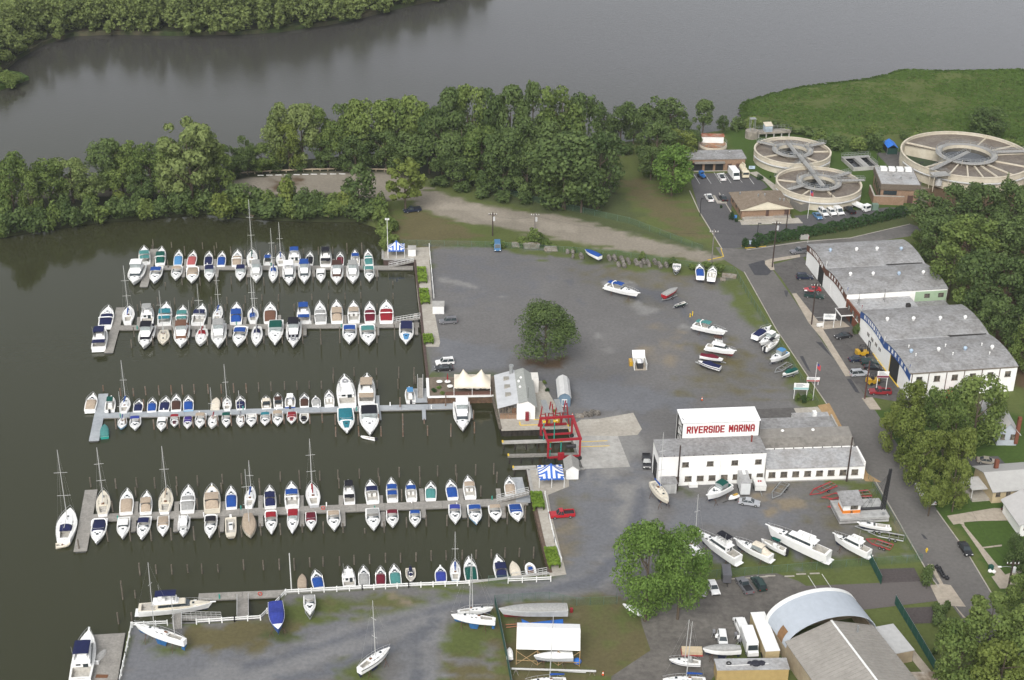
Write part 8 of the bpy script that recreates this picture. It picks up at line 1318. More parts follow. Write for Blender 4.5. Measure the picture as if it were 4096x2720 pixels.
p=Y11.g(1345,715);t=thing('yellow_hydrant',tuple(p),0,'pair of yellow pipe posts standing in the gravel yard','post');MB().tube((0,0,0),(0,0,1.3),.16,7).build('pipe_post',M_YEL,t);MB().tube((-.7,-.8,0),(-.7,-.8,1.0),.16,7).build('pipe_post',M_YEL,t)
p=Y6.g(783,590);t=thing('fire_hydrant',tuple(p),0,'yellow fire hydrant on the verge by the green fence corner','hydrant');MB().tube((0,0,0),(0,0,.8),.17,8).build('barrel',M_YEL,t);MB().ball((0,0,.85),.2,8,5).build('bonnet',M_YEL,t);MB().tube((-.3,0,.55),(.3,0,.55),.09,6).build('outlet',M_YEL,t)
def sign(Tm,c,w_,h_,z0,rz,label,m=M_WPAINT,legs=2,strip=None,txt=None):
 p=Tm.g(*c);t=thing('notice_board',tuple(p),rz,label,'sign');MB().box(-w_/2,w_/2,-.06,.06,z0,z0+h_).build('panel',m,t)
 for x in((-w_*.42,w_*.42)if legs==2 else(0,)):MB().box(x-.07,x+.07,.06,.18,0,z0+h_).build('post',M_WPAINT if m is M_WPAINT else M_BLACK,t)
 if strip:MB().box(-w_/2,w_/2,-.075,-.06,z0+h_*.05,z0+h_*.35).build('colour_strip',strip,t)
 lines=MB()
 for i in range(3):lines.box(-w_*.36,w_*.36-rnd.random()*w_*.3,-.07,-.06,z0+h_*(.45+.17*i),z0+h_*(.45+.17*i)+h_*.07)
 lines.build('lettering',mat('sign_grey_text',(.15,.17,.2),.7,.1,2),t);return t
sign(Y7,(485,835),3.2,1.6,2.6,0,'white sign board on two posts facing the street in front of the office');sign(Y7,(955,1415),2.8,1.8,4.2,0,'upper white and dark red roadside sign board before the forklift',strip=mat('sign_maroon',(.16,.02,.05),.6,.1,2));sign(Y7,(232,1470),3.6,1.8,2.6,0,'pale teal roofed sign board in the planting bed at the yard gate',strip=mat('sign_teal',(.3,.5,.5),.6,.1,2));sign(Y7,(345,1345),3.2,1.2,1.0,0,'white banner sign hung on the green street fence',strip=mat('sign_redtext',(.35,.04,.04),.6,.1,2));sign(Y11,(1912,58),2.2,1.1,.6,0,'pale blue plant entrance sign at the hedge corner',mat('sign_paleblue',(.45,.55,.66),.6,.1,2))
sign(Y9,(1035,675),2.0,1.0,.4,0,'pale blue notice on the lawn beside the upper tank',MATS['sign_paleblue']);sign(Y9,(798,1335),1.6,1.1,.2,0,'bright blue notice in the planting bed by the plant office',mat('notice_blue',(.05,.2,.5),.6,.1,1))
M_POLE=mat('dark_pole',(.045,.03,.024),.9,.2,2);M_POLEG=mat('grey_pole',(.17,.155,.14),.9,.2,2)
def upole(Tm,foot,topy,label,m=M_POLE,arm=True,trans=False,lamp=None):
 p=Tm.g(*foot);h=hgt(p,Tm(0,topy)[1]);t=thing('utility_pole',tuple(p),0,label,'utility pole');MB().tube((0,0,-.3),(0,0,h),.2,7,.15).build('pole',m,t)
 if arm:
  MB().box(-1.3,1.3,-.08,.08,h-.9,h-.72).build('crossarm',m,t)
  for x in(-1.1,-.4,.4,1.1):MB().tube((x,0,h-.72),(x,0,h-.4),.08,6).build('insulator',M_WPAINT,t)
 if trans:MB().tube((.4,-.3,h-2.6),(.4,-.3,h-1.4),.32,8).build('transformer',mat('transformer_pale',(.5,.5,.5),.5,.1,1),t)
 if lamp:MB().path([(0,0,h*.80),(-1.2,-.2,h*.84),(-2.4,-.4,h*.84)],.06,5).build('lamp_arm',M_GALV,t);MB().box(-3.0,-2.3,-.55,-.25,h*.83,h*.83+.2).build('lamp_head',M_WPAINT,t)
 return Vector((p.x,p.y,h))
pa=upole(Y12,(662,383),255,'dark utility pole at the dirt road beside the blue van',trans=True);pb=upole(Y12,(890,345),258,'utility pole rising from the ivy clad bush',M_POLEG,trans=True);pc=upole(Y11,(1525,222),-100,'grey utility pole at the plant road junction',M_POLEG);pd_=upole(Y11,(2098,260),-180,'dark utility pole on the pavement corner by the junction',trans=True)
pe=upole(Y9,(1490,1560),1230,'dark pole in the hedge below the plant office',arm=False);pf=upole(Y7,(335,805),430,'dark utility pole with lamp arm in front of the office',lamp=True);pg=upole(Y7,(812,1470),1130,'red brown utility pole beside the larger forklift',mat('red_brown_pole',(.09,.035,.028),.9,.2,2),arm=False);ph=upole(Y8,(220,1385),955,'dark pole at the street end of the white workshop wing',arm=False);pi_=upole(Y2,(350,852),430,'dark pole in front of the white workshop',arm=False);pj=upole(Y6,(1400,905),655,'dark street lamp pole at the right edge by the lawns',lamp=True,trans=True);pk=upole(Y8,(1285,1560),1330,'utility pole with pale transformer in the lower street trees',M_POLEG,trans=True);pl=upole(Y8,(760,900),640,'utility pole with three pale transformers inside the street trees',M_POLEG,trans=True)
def wire(a,b,sag,label):
 n=12;pts=[a.lerp(b,i/n)-Vector((0,0,1+sag*4*(i/n)*(1-i/n)))for i in range(n+1)];o=MB().path(pts,.02,3).build('overhead_wire',M_BLACK);tag(o,label,'wire','overhead wires')
wire(pa,pb,1.0,'overhead wire between two poles along the dirt road');wire(pb,pc,2.2,'overhead wire crossing the grass to the junction');wire(pc,pd_,1.5,'overhead wire spanning the road junction');wire(pd_,pf,3,'overhead wire along the warehouse frontage');wire(pf,pg,3,'overhead wire past the blue fascia warehouse');wire(pl,pk,2.5,'overhead wire through the street trees');wire(pk,pj,2.5,'overhead wire over the lawns')
def lampost(Tm,foot,topy,label):
 p=Tm.g(*foot);h=hgt(p,Tm(0,topy)[1]);t=thing('street_lamp',tuple(p),0,label,'lamp post','black lamp posts of the plant');MB().tube((0,0,0),(0,0,h),.12,6,.08).build('pole',M_BLACK,t);MB().box(-.05,.9,-.2,.2,h-.05,h+.12).build('lamp_head',M_BLACK,t)
lampost(Y9,(335,1300),1060,'black lamp post on the lawn edge by the plant road');lampost(Y9,(1110,1550),1395,'black lamp post at the hedge beside the plant road');lampost(Y10,(1112,750),560,'black lamp post by the largest tank');lampost(Y9,(2095,1175),970,'black lamp post in front of the lower tank');lampost(Y10,(1088,1090),980,'black lamp post at the control building corner');lampost(Y10,(630,525),445,'black lamp post beside the channel basin')
def flagpole(Tm,foot,topy,label,us=True):
 p=Tm.g(*foot);h=hgt(p,Tm(0,topy)[1]);t=thing('flag_pole',tuple(p),0,label,'flag pole');MB().tube((0,0,0),(0,0,h),.09,6,.06).build('pole',M_POLEW,t);fl=MB()
 for i in range(7):pass
 rows=[[(x,.15*math.sin(x*3),h-.2-z-x*.9)for z in(0,1.4)]for x in(.05,.35,.65,.95)]
 MB().loft(rows,False,False).build('flag',mat('flag_red',(.4,.05,.06),.8,.2,3),t);MB().loft([[(q[0],q[1]-.02,q[2])for q in(r_[0],(r_[0][0],r_[0][1],r_[0][2]-.6))]for r_ in rows[:3]],False,False).build('flag_canton',mat('flag_blue',(.03,.05,.2),.8,.2,3),t)
flagpole(Y9,(1788,1330),940,'flag pole with red striped flag before the plant parking');flagpole(Y7,(347,1480),1140,'flag pole with red striped flag in the planting bed at the yard gate')
p0=Y6.g(862,715);p1=Y6.g(930,800)
for i in range(7):q=p0.lerp(p1,i/6);simple('rubbish_bag',MB().ball((0,0,.4),.5,9,6,.42).tube((0,0,.75),(0.05,0,1.0),.1,6,.16),mat('bag_black',(.015,.015,.018),.35,.3,4),(q.x+rnd.uniform(-.3,.3),q.y,0),rnd.random(),'black rubbish bag heaped on the street verge below the green fence','rubbish bag','black rubbish bags on the verge')
p=Y6.g(1275,725);simple('wheelie_bin',MB().box(-.35,.35,-.4,.4,0,1.0).box(-.4,.4,-.45,.45,1.0,1.1),M_GRNP,tuple(p),.3,'dark green bin on the verge beside white bags','bin')
for i,c in enumerate(((1268,745),(1298,750))):p=Y6.g(*c);simple('white_bag',MB().ball((0,0,.35),.45,8,5,.35).tube((0,0,.6),(0,0,.8),.08,6,.12),M_DECK,tuple(p),0,'white rubbish bag beside the dark green bin','rubbish bag','white rubbish bags')
def table(Tm,c,label,um=None):
 p=Tm.g(*c);t=thing('patio_table',tuple(p),0,label,'table','round patio tables');MB().tube((0,0,.72),(0,0,.78),.75,14).build('table_top',M_DECK,t);MB().tube((0,0,0),(0,0,.72),.08,6).build('leg',M_BLACK,t)
 if um:MB().tube((0,0,.78),(0,0,3.0),.05,5).tube((0,0,1.4),(0,0,3.0),.22,8,.05).build('closed_parasol',fab('rd'),t)
for i,(x,y)in enumerate(((472,330),(562,332),(637,336),(720,332))):table(Y1,(x,y),f'white round table under the marquee edge, {nth(i + 1)} from the left')
table(Y1,(355,275),'white round table with a closed red parasol on the patio',1);table(Y1,(378,318),'white round table beside the marquee corner');table(Y1,(278,275),'white round table in the patio garden')
wf=Bd('patio_railing',Y1.g(335,388),Y1.g(775,382),'brown timber railing along the patio edge','railing')
for i in range(26):MB().box(wf.L*i/26,wf.L*i/26+.42,0,.08,.15,1.05).build('baluster',mat('railing_brown',(.11,.055,.04),.8,.2,2),wf.t)
MB().box(0,wf.L,-.05,.13,1.05,1.15).build('handrail',MATS['railing_brown'],wf.t)
def guard(pts,label):
 P=[G(x,y)for x,y in pts];p0=P[0];t=thing('guard_rail',tuple(p0),0,label,'guard rail');m=mat('guard_timber',(.33,.27,.19),.85,.2,2)
 for a,b in zip(P,P[1:]):
  a=a-p0;b=b-p0;d_=b-a;L=d_.length;d_.normalize();n=Vector((-d_.y,d_.x,0))*.12;z1=Vector((0,0,.55));z2=Vector((0,0,.95));MB().add([a+n+z1,a-n+z1,b-n+z1,b+n+z1,a+n+z2,a-n+z2,b-n+z2,b+n+z2],[(0,3,2,1),(4,5,6,7),(0,1,5,4),(1,2,6,5),(2,3,7,6),(3,0,4,7)]).build('rail',m,t)
  k_=max(1,round(L/2.5))
  for i in range(k_):c=a+d_*(L*i/k_);MB().box(c.x-.12,c.x+.12,c.y-.12,c.y+.12,0,1.05).build('post',m,t)
guard([(538,406),(570,402),(640,398),(720,395),(810,393),(905,396)],'timber guard rail curving behind the shoreline car park')
for i,x in enumerate((601,621,642,663,684,704,724,746,768,789)):p=G(x,403-abs(i-7)*-.15-i*.3+1);simple('parking_stop',MB().box(-1.0,1.0,-.14,.14,0,.22),M_WSTRIPE,(p.x,p.y,0),R(3-i*.5),f'white parking stop, {nth(i + 1)} from the left in the shoreline car park','parking stop','white parking stops in the shoreline car park')
for i,(x,y)in enumerate(((700,182),(840,175),(970,162),(1042,154),(1222,157),(1332,137),(1460,131))):p=Y5.g(x,y);simple('kerb_stop',MB().box(-1.0,1.0,-.12,.12,0,.2),M_CONC,(p.x,p.y,0),R(5),f'concrete kerb stop, {nth(i + 1)} from the left at the lower lot edge','parking stop','concrete kerb stops at the lower lot edge')
bm_=simple('white_boom',MB().tube((0,0,0),(15.5,0,0),.2,8),M_ALU,tuple(Y4.g(345,885,1.0)),R(-1),'long white mast lying on trestles below the fabric shelter','mast');simple('white_boom',MB().tube((0,0,0),(5,0,0),.15,8),M_ALU,tuple(Y4.g(790,905,.7)),R(-3),'shorter white mast lying beside the long one','mast')
for x,lab in((385,'left'),(1105,'right')):
 p=Y4.g(x,935);t=thing('trestle',tuple(p),0,f'grey timber trestle under the {"stepped" if lab == "left" else "far"} end of the long white mast','trestle')
 for a in(-.5,.5):MB().tube((a,-.4,0),(0,0,1.0),.06,4).tube((a,.4,0),(0,0,1.0),.06,4).build('leg',M_LUMB,t)
fixn(simple('blue_ground_sheet',MB().prism([tuple(Y4.g(x,y).to_2d())for x,y in((440,420),(520,455),(830,420),(835,510),(640,510),(450,515))],.05,.12),MATS['blue_tarp'],(0,0,0),0,'crumpled blue ground sheet below the grey covered hull','tarpaulin'))
p=Y4.g(965,835);simple('blue_bundle',MB().ball((0,0,.5),.8,9,6,.55),MATS['blue_tarp'],tuple(p),0,'small blue wrapped bundle at the end of the fabric shelter','bundle');p=Y4.g(910,350);simple('red_drum',MB().tube((0,0,0),(0,0,.9),.32,10),M_TRED,tuple(p),0,'red drum at the stern of the grey covered hull','drum')
for i,(a,b)in enumerate((((290,470),(530,455)),((295,495),(640,460)))):p=Y4.g(*a,.5);q=Y4.g(*b,.5);f_=Fr(p,q);simple('timber_spar',MB().tube((0,0,0),(f_.L,0,0),.1,6),mat('varnished_spar',(.26,.1,.04),.5,.1,2),tuple(p),f_.rz,('upper' if i==0 else 'lower')+' varnished spar lying beside the blue ground sheet','spar')
for i,c in enumerate(((505,720),(535,765),(715,745),(735,775),(750,800))):p=Y5.g(*c);t=thing('outboard_motor',tuple(p),i,('pale ' if i%2 else 'dark ')+f'outboard motor on a stand beside the white estate car, {nth(i + 1)} from the left','outboard motor','outboard motors on stands');MB().box(-.25,.25,-.2,.3,.9,1.5).build('cowl',M_GEL if i%2 else mat('outboard_grey',(.2,.2,.21),.4,.1,2),t);MB().box(-.08,.08,-.1,.15,.2,.9).build('leg',M_BLACK,t);MB().tube((-.5,-.4,0),(0,0,.95),.04,4).tube((.5,-.4,0),(0,0,.95),.04,4).tube((0,.6,0),(0,0,.95),.04,4).build('stand',M_GALV,t)
p=Y5.g(300,880);t=thing('wooden_crate',tuple(p),0,'shallow pale wooden box beside the small keelboat','box');MB().box(-1.9,1.9,-.9,.9,.3,.9).build('box',mat('pale_plywood',(.52,.42,.28),.8,.1,2),t);MB().box(-2,2,-1,1,0,.3).build('base',M_TRED,t)
p=Y7.g(410,830);simple('mailbox_group',MB().box(-.9,.9,-.3,.3,.5,1.2).box(-.1,.1,-.1,.1,0,.5),M_DECK,tuple(p),.3,'white and black gas meter box on the pavement before the office','meter box');p=Q2.g(1345,1100);simple('concrete_box',MB().box(-1.3,1.3,-.8,.8,0,1.3),M_CONCG,tuple(p),.2,'grey utility box on the verge of the side road','utility box');p=Y7.g(285,32);t=thing('red_flag',tuple(p),0,'red flag leaning on the verge of the side road','flag');MB().tube((0,0,0),(.3,0,1.6),.03,4).build('staff',M_POLEW,t);MB().add([(.3,0,1.6),(.05,0,.4),(-.9,.2,.3)],[(0,1,2)]).build('cloth',fab('rd'),t)
def person(*a):pass
rocks=[(1112,478,.8),(575,492,1),(583,494,.8),(588,492,.6)]+[(DD and x,y,s)for x,y,s in((675,496,1.1),(682,496,.9),(703,496,1.2),(710,497,.9),(735,497,.8),(748,498,1.0),(757,499,1.1),(764,498,.8),(790,497,.8),(803,499,.9),(812,499,.8),(560,488,.7))]
for i,(x,y,s)in enumerate(rocks[1:]):
 p=G(x,y,-1.2);rings=[]
 for zz,k_ in((-1,1),(0,1.05),(.6,.85),(.9,.4)):rings.append([(s*k_*math.cos(a)*(.8+.5*rnd.random()),s*k_*math.sin(a)*(.8+.4*rnd.random()),zz*s)for a in[j*1.0472 for j in range(6)]])
 simple('shore_rock',MB().loft(rings),mat('sandstone_rock',(.33,.25,.16),.95,.3,1.5,c2=(.22,.18,.14),sc2=.6),(p.x,p.y,-1.3),rnd.random()*6,f'tan shore rock, {nth(i + 1)} in line at the foot of the basin shrubs','rock','tan rocks along the wooded basin shore')
LM=dict(dk=leafmat('leaves_dark',(0.051,0.084,0.028),(0.131,0.182,0.060)),md=leafmat('leaves_mid',(0.071,0.114,0.030),(0.185,0.240,0.067)),lt=leafmat('leaves_light',(.095,.138,.040),(.215,.262,.092)),ol=leafmat('leaves_olive',(0.080,0.114,0.023),(0.199,0.240,0.060)),br=leafmat('leaves_bright',(0.071,0.135,0.028),(0.170,0.264,0.060)),fr=leafmat('leaves_far',(0.057,0.090,0.032),(0.192,0.235,0.076)),hg=leafmat('leaves_hedge',(.02,.05,.018),(.05,.095,.03)),yb=leafmat('leaves_bed',(.09,.17,.02),(.19,.28,.04)))
M_BARK=mat('bark',(.10,.08,.06),.95,.3,3,spec=.1);M_BARKP=mat('pale_bark',(.26,.24,.20),.9,.2,3,spec=.1)
def crown_arrays(seed,kind,n):
 """leaf-sized faces through a crown of unit height and unit width"""
 rs=np.random.RandomState(seed);C=[]
 if kind=='conifer':
  for i in range(16):z=.06+.9*i/15;C.append((0,0,z,.46*(1-z)**.8+.05,.07))
 elif kind=='bush':
  for i in range(9):a=rs.rand()*6.28;r=.32*math.sqrt(rs.rand());C.append((r*math.cos(a),r*math.sin(a),.2+.45*rs.rand(),.16+.14*rs.rand(),.22+.12*rs.rand()))
 else:
  k,zb,lo,hi=dict(broad=(27,.18,.10,.19),tall=(26,.16,.09,.16),round=(52,.12,.10,.16),oak=(64,.26,.12,.18),sparse=(34,.24,.06,.11))[kind]
  for i in range(k):
   z=zb+(1-zb)*rs.rand()**.8;f=(z-zb)/(1-zb);env={'broad':(max(0,1-(2*f-.85)**2*.75))**.5,'tall':(max(0.04,math.sin(math.pi*min(1,.12+.86*f))))**.8*.95,'oak':max(0,1-f**2.2)**.5*1.1,'round':(max(0,1-(2*f-.95)**2))**.5,'sparse':(max(0,1-(2*f-1)**2*.8))**.5}[kind]
   a=rs.rand()*6.28;r=.40*env*(.35+.65*math.sqrt(rs.rand()));s=lo+(hi-lo)*rs.rand();C.append((r*math.cos(a),r*math.sin(a),min(z,1-s*.6),s,s*(.75 if kind!='tall' else 1.0)))
 C=np.array(C);wts=C[:,3]**2;idx=rs.choice(len(C),n,p=wts/wts.sum());c=C[idx]
 d=rs.randn(n,3);d[:,2]+=.35;d/=np.linalg.norm(d,axis=1)[:,None];rad=np.where(rs.rand(n)<.8,.82+.25*rs.rand(n),rs.rand(n)**.5*.8)
 P=c[:,:3]+d*rad[:,None]*np.stack([c[:,3],c[:,3],c[:,4]],1);P[:,2]=np.clip(P[:,2],.03,1.02);return P,d,rs
def leaf_mesh(name,P,d,rs,sz,szz,m):
 n=len(P);nd=d+rs.randn(n,3)*.45;nd/=np.linalg.norm(nd,axis=1)[:,None];u=np.cross(nd,rs.randn(n,3));u/=np.linalg.norm(u,axis=1)[:,None];v=np.cross(nd,u)
 s=(.65+.7*rs.rand(n))[:,None];S=np.array([sz,sz,szz]);u=u*s*S;v=v*s*S*.8
 V=np.stack([P-u-v*.3,P+v*.9-u*.1,P+u+v*.2,P-v],1).reshape(-1,3);me=bpy.data.meshes.new(name);me.vertices.add(4*n);me.loops.add(4*n);me.polygons.add(n)
 me.vertices.foreach_set('co',V.astype(np.float32).ravel());me.loops.foreach_set('vertex_index',np.arange(4*n,dtype=np.int32));me.polygons.foreach_set('loop_start',np.arange(0,4*n,4,dtype=np.int32));me.update();me.materials.append(m);return me
PROT={}
def proto(kind,var,mk,n):
 k=(kind,var,mk,n)
 if k not in PROT:
  P,d,rs=crown_arrays(var*13+len(kind),kind,n);q=(2600/n)**.5
  PROT[k]=leaf_mesh('crown',P,d,rs,.034*q,.026*q,LM[mk])
 return PROT[k]
TRK={}
def trunk(var,m):
 if(var,m.name)not in TRK:
  r=random.Random(var);t=MB().tube((0,0,-.02),(0,0,.34),.026,7,.019).tube((0,0,.34),(.02,.01,.80),.019,6,.005)
  for i in range(6):a=i*1.05+r.random();z=.24+.07*i;t.tube((0,0,z),(.27*math.cos(a),.27*math.sin(a),z+.16+.1*r.random()),.012,5,.003)
  o=t.build('trunk',m);TRK[(var,m.name)]=o.data;bpy.data.objects.remove(o)
 return TRK[(var,m.name)]
def tree(x,ytop,ybase,wpx,kind,mk,label,group=None,n=4200,nm='tree',bark=None,cat='tree',z=0.0,twiggy=False):
 p=G(x,ybase,z);h=hgt(p,ytop);w_=wpx/ppm(p);v=rnd.randrange(5)
 if kind=='bush':
  o=bpy.data.objects.new(nm,proto(kind,v,mk,n));COL.objects.link(o);o.location=(p.x,p.y,z-.2);o.scale=(w_,w_*.9,h*1.1);o.rotation_euler=(0,0,rnd.random()*6.28);return tag(o,label,cat,group)
 t=thing(nm,(p.x,p.y,z),rnd.random()*6.28,label,cat,group);t.scale=(w_,w_,h)
 for nm2,me in(('crown',proto(kind,v,mk,n)),('trunk',trunk(v%3,bark or M_BARK))):o=bpy.data.objects.new(nm2,me);COL.objects.link(o);o.parent=t
 return t
def grove(items,where,group,n=4200,z=0.0,nm='tree'):
 D_=dict(dk='dark green',md='mid green',lt='pale yellow green',ol='olive green',br='bright green');K_=dict(broad='spreading',tall='tall upright',round='dense rounded',sparse='thin airy',conifer='pointed conifer')
 for i,(x,yt,yb,w_,kind,mk)in enumerate(sorted(items)):
  if kind=='tall' and rnd.random()<.5:kind='broad'
  w_*=rnd.uniform(.72,.92)if 'street' in group else rnd.uniform(.95,1.3)if kind=='tall' or rnd.random()<.3 else 1
  tree(x,yt,yb,w_,kind,mk,f'{D_[mk]} {K_[kind]} tree, {nth(i + 1)} from left {where}',group,n,nm,z=z)
grove([(35,360,500,88,'tall','md'),(12,392,490,80,'tall','md'),(75,395,500,70,'broad','md'),(120,372,478,95,'broad','md'),(170,366,468,90,'tall','lt'),(212,398,470,80,'broad','lt'),(255,322,440,100,'round','dk'),(300,322,436,90,'broad','md'),(285,365,450,95,'broad','md'),(350,335,445,90,'tall','md'),(330,400,470,70,'broad','dk'),(395,322,460,90,'tall','md'),(445,285,475,130,'sparse','lt'),(470,300,460,110,'tall','lt'),(415,345,470,90,'broad','lt'),(500,335,455,80,'broad','md'),(540,335,412,75,'broad','dk'),(572,312,406,45,'tall','dk'),(605,335,400,80,'broad','md'),(650,245,390,85,'tall','lt'),(700,247,388,95,'tall','lt'),(668,285,395,80,'broad','ol'),(740,250,386,75,'tall','md'),(785,243,384,85,'tall','md'),(825,238,384,85,'tall','md'),(868,230,384,100,'tall','md'),(915,232,386,95,'tall','md'),(955,226,388,100,'tall','md'),(990,250,400,80,'broad','dk'),(890,300,395,90,'broad','dk'),(820,310,395,80,'broad','dk'),(950,305,405,110,'broad','dk'),(760,320,392,80,'broad','dk')],'along the western peninsula','trees along the peninsula')
grove([(1035,212,395,100,'tall','dk'),(1078,205,395,95,'tall','md'),(1125,208,392,90,'tall','dk'),(1175,205,390,85,'tall','dk'),(1226,192,385,66,'tall','dk'),(1290,192,385,125,'broad','md'),(1345,222,385,95,'broad','dk'),(1020,265,415,105,'broad','dk'),(1065,262,425,115,'broad','dk'),(1112,300,435,105,'broad','md'),(1160,300,448,110,'round','dk'),(1205,272,420,105,'broad','dk'),(1255,285,440,115,'round','dk'),(1300,310,482,150,'round','dk'),(1378,308,484,120,'round','dk'),(1340,340,490,110,'broad','dk'),(1265,350,470,90,'broad','md'),(1130,350,445,80,'broad','dk'),(1060,330,432,90,'broad','dk'),(1215,335,450,90,'broad','dk')],'in the wood above the dirt road','trees of the wood above the dirt road')
grove([(1390,246,335,60,'broad','dk'),(1430,240,335,85,'broad','dk'),(1496,224,330,85,'broad','dk'),(1540,232,330,80,'round','dk'),(1460,260,335,50,'broad','dk'),(1620,234,308,64,'tall','dk'),(1664,268,312,32,'tall','dk'),(1512,290,390,105,'broad','dk'),(1560,305,375,90,'broad','ol'),(1548,338,452,108,'round','br'),(1500,340,415,70,'broad','dk'),(1590,300,350,60,'broad','dk')],'beside the plant garage','trees beside the plant garage')
tree(935,372,488,108,'sparse','ol','half bare shoreline tree with dead top above the dark blue pickup',n=1800);tree(1257,706,838,150,'oak','dk','lone dense dark green tree in the middle of the gravel yard',n=13000);tree(1487,1214,1432,168,'round','br','large leafy tree at the lower yard, left of twin crowns','twin leafy trees in the lower yard',13000);tree(1562,1222,1428,142,'round','br','large leafy tree at the lower yard, right of twin crowns','twin leafy trees in the lower yard',13000)
tree(2274,250,322,96,'round','dk','dark rounded tree standing against the marsh behind the largest tank')
grove([(2140,445,545,110,'broad','dk'),(2190,432,540,110,'round','dk'),(2255,428,540,120,'broad','dk'),(2330,425,545,110,'broad','dk'),(2312,398,480,26,'conifer','dk'),(2160,500,610,110,'broad','dk'),(2225,505,640,130,'broad','md'),(2300,500,630,120,'round','dk'),(2361,490,620,90,'broad','dk'),(2185,560,690,110,'broad','md'),(2245,580,740,130,'broad','dk'),(2310,590,740,120,'broad','dk'),(2370,580,730,110,'broad','dk'),(2225,640,740,80,'broad','md'),(2290,680,800,100,'broad','dk'),(2345,700,820,110,'broad','dk'),(2361,750,860,90,'round','md'),(2120,520,580,50,'broad','md'),(2420,560,700,120,'broad','dk'),(2440,700,850,120,'broad','dk')],'in the wood behind the warehouses','trees of the wood behind the warehouses')
grove([(2085,880,1000,105,'broad','ol'),(2050,935,1040,90,'broad','ol'),(2090,945,1080,115,'broad','ol'),(2150,895,1060,110,'broad','md'),(2240,878,1030,150,'broad','md'),(2190,930,1070,110,'broad','md'),(2200,990,1110,110,'broad','ol'),(2115,1000,1130,115,'broad','ol'),(2140,1085,1190,90,'broad','ol'),(2195,1060,1180,95,'broad','ol'),(2165,1000,1100,90,'tall','ol'),(2290,905,1000,80,'broad','md')],'in the street trees opposite the workshop','street trees opposite the workshop',4600)
grove([(2265,1388,1540,170,'sparse','md'),(2330,1400,1580,170,'broad','md'),(2200,1440,1600,150,'broad','md'),(2352,1320,1420,80,'broad','md'),(2340,1240,1318,70,'broad','dk'),(2390,1230,1330,80,'broad','dk'),(2290,1470,1640,170,'broad','ol')],'in the bottom right corner','trees in the bottom right corner',5200)
def shrubs(lst,mk,where,group,z=0.0,n=700,big=1.0):
 for i,(x,yt,yb,w_)in enumerate(lst):tree(x,yt,yb,w_,'bush',mk if isinstance(mk,str)else mk[i%len(mk)],f'leafy shrub, {nth(i + 1)} from left {where}',group,n,'shrub',cat='shrub',z=z)
L_=[]
for i in range(34):
 x=-10+i*27;yb=541-max(0,min(250,x))*.148 if x<250 else(503-(x-250)*.06 if x<480 else 490+min(10,(x-480)*.06));L_.append((x+rnd.uniform(-6,6),yb-rnd.uniform(34,58),yb+3,rnd.uniform(44,62)))
shrubs(L_,('dk','md','dk','dk'),'along the wooded basin shore','shrubs along the basin shore',-.9)
shrubs([(x,yb-rnd.uniform(30,45),yb,rnd.uniform(40,60))for x,yb in((150,490),(215,478),(275,472),(335,470),(400,468),(455,470))]+[(510,440,500,62),(548,420,482,55),(585,425,480,50),(620,440,488,56),(665,408,485,52),(700,432,488,56),(735,432,492,50),(770,440,494,50),(800,432,494,52)],('dk','md','ol','dk'),'in the second row behind the basin shore','shrubs behind the basin shore',0)
grove([(828,386,488,84,'round','dk'),(665,405,470,46,'broad','dk')],'among the basin shore shrubs','small trees among the basin shore shrubs',1600)
shrubs([(880,470,512,44),(893,490,530,42),(888,515,550,44),(900,535,572,40),(908,500,530,36),(890,545,580,30)],'md','at the basin corner above the striped tent','shrubs at the basin corner')
shrubs([(x,y-22,y+6,46)for x,y in((540,398),(590,392),(640,388),(690,386),(740,384),(790,382),(840,386),(1010,425),(1060,438),(1110,448),(1160,458),(1210,462),(1400,345),(1440,352))],'dk','in the undergrowth behind the guard rail and fence','undergrowth shrubs of the peninsula')
shrubs([(1700,270,302,46),(1735,270,298,52),(1775,276,300,46),(1810,280,304,50),(1850,290,314,50),(1890,300,335,50),(1930,308,345,56),(1975,312,350,54),(2010,302,350,46),(2010,285,320,44),(2090,300,325,34),(2110,300,340,44),(2160,298,335,44),(2340,320,350,50)],('dk','md'),'along the marsh edge behind the tanks','shrubs along the marsh edge',-.3)
shrubs([(1147,552,567,44),(1205,545,565,44),(1232,522,565,46),(1258,550,568,36),(1322,566,580,20),(1278,562,574,26),(1480,580,600,22),(1550,592,612,32),(1628,600,620,40),(1655,605,630,30),(1600,607,620,34)],'md','along the far yard fence','shrubs along the far yard fence')
shrubs([(1752,402,414,17),(1776,403,410,6),(1685,485,508,14),(1697,500,512,10),(1663,470,480,7),(1719,545,570,20),(1740,548,570,26),(1722,458,470,14)],'hg','in the beds around the plant office','shrubs in the plant office beds')
shrubs([(2250,590,600,1)][:0]+[(2140,1300,1330,34),(2165,1390,1420,36),(2135,1310,1350,32),(2165,1410,1440,40),(2190,1418,1460,40),(2155,1490,1506,18),(2182,1380,1405,22),(1975,745,770,24),(2180,1560,1590,40)],'dk','along the green fenced plots','shrubs along the fenced plots')
shrubs([(1838,905,925,18),(1852,908,928,18),(1866,905,924,16),(1255,876,884,13),(1262,893,902,14),(1279,943,950,12),(1284,955,962,12),(1000,893,903,16),(1012,888,896,14),(1020,900,908,13)],('md','hg','br'),'in the planters of the yard','shrubs in the planters')
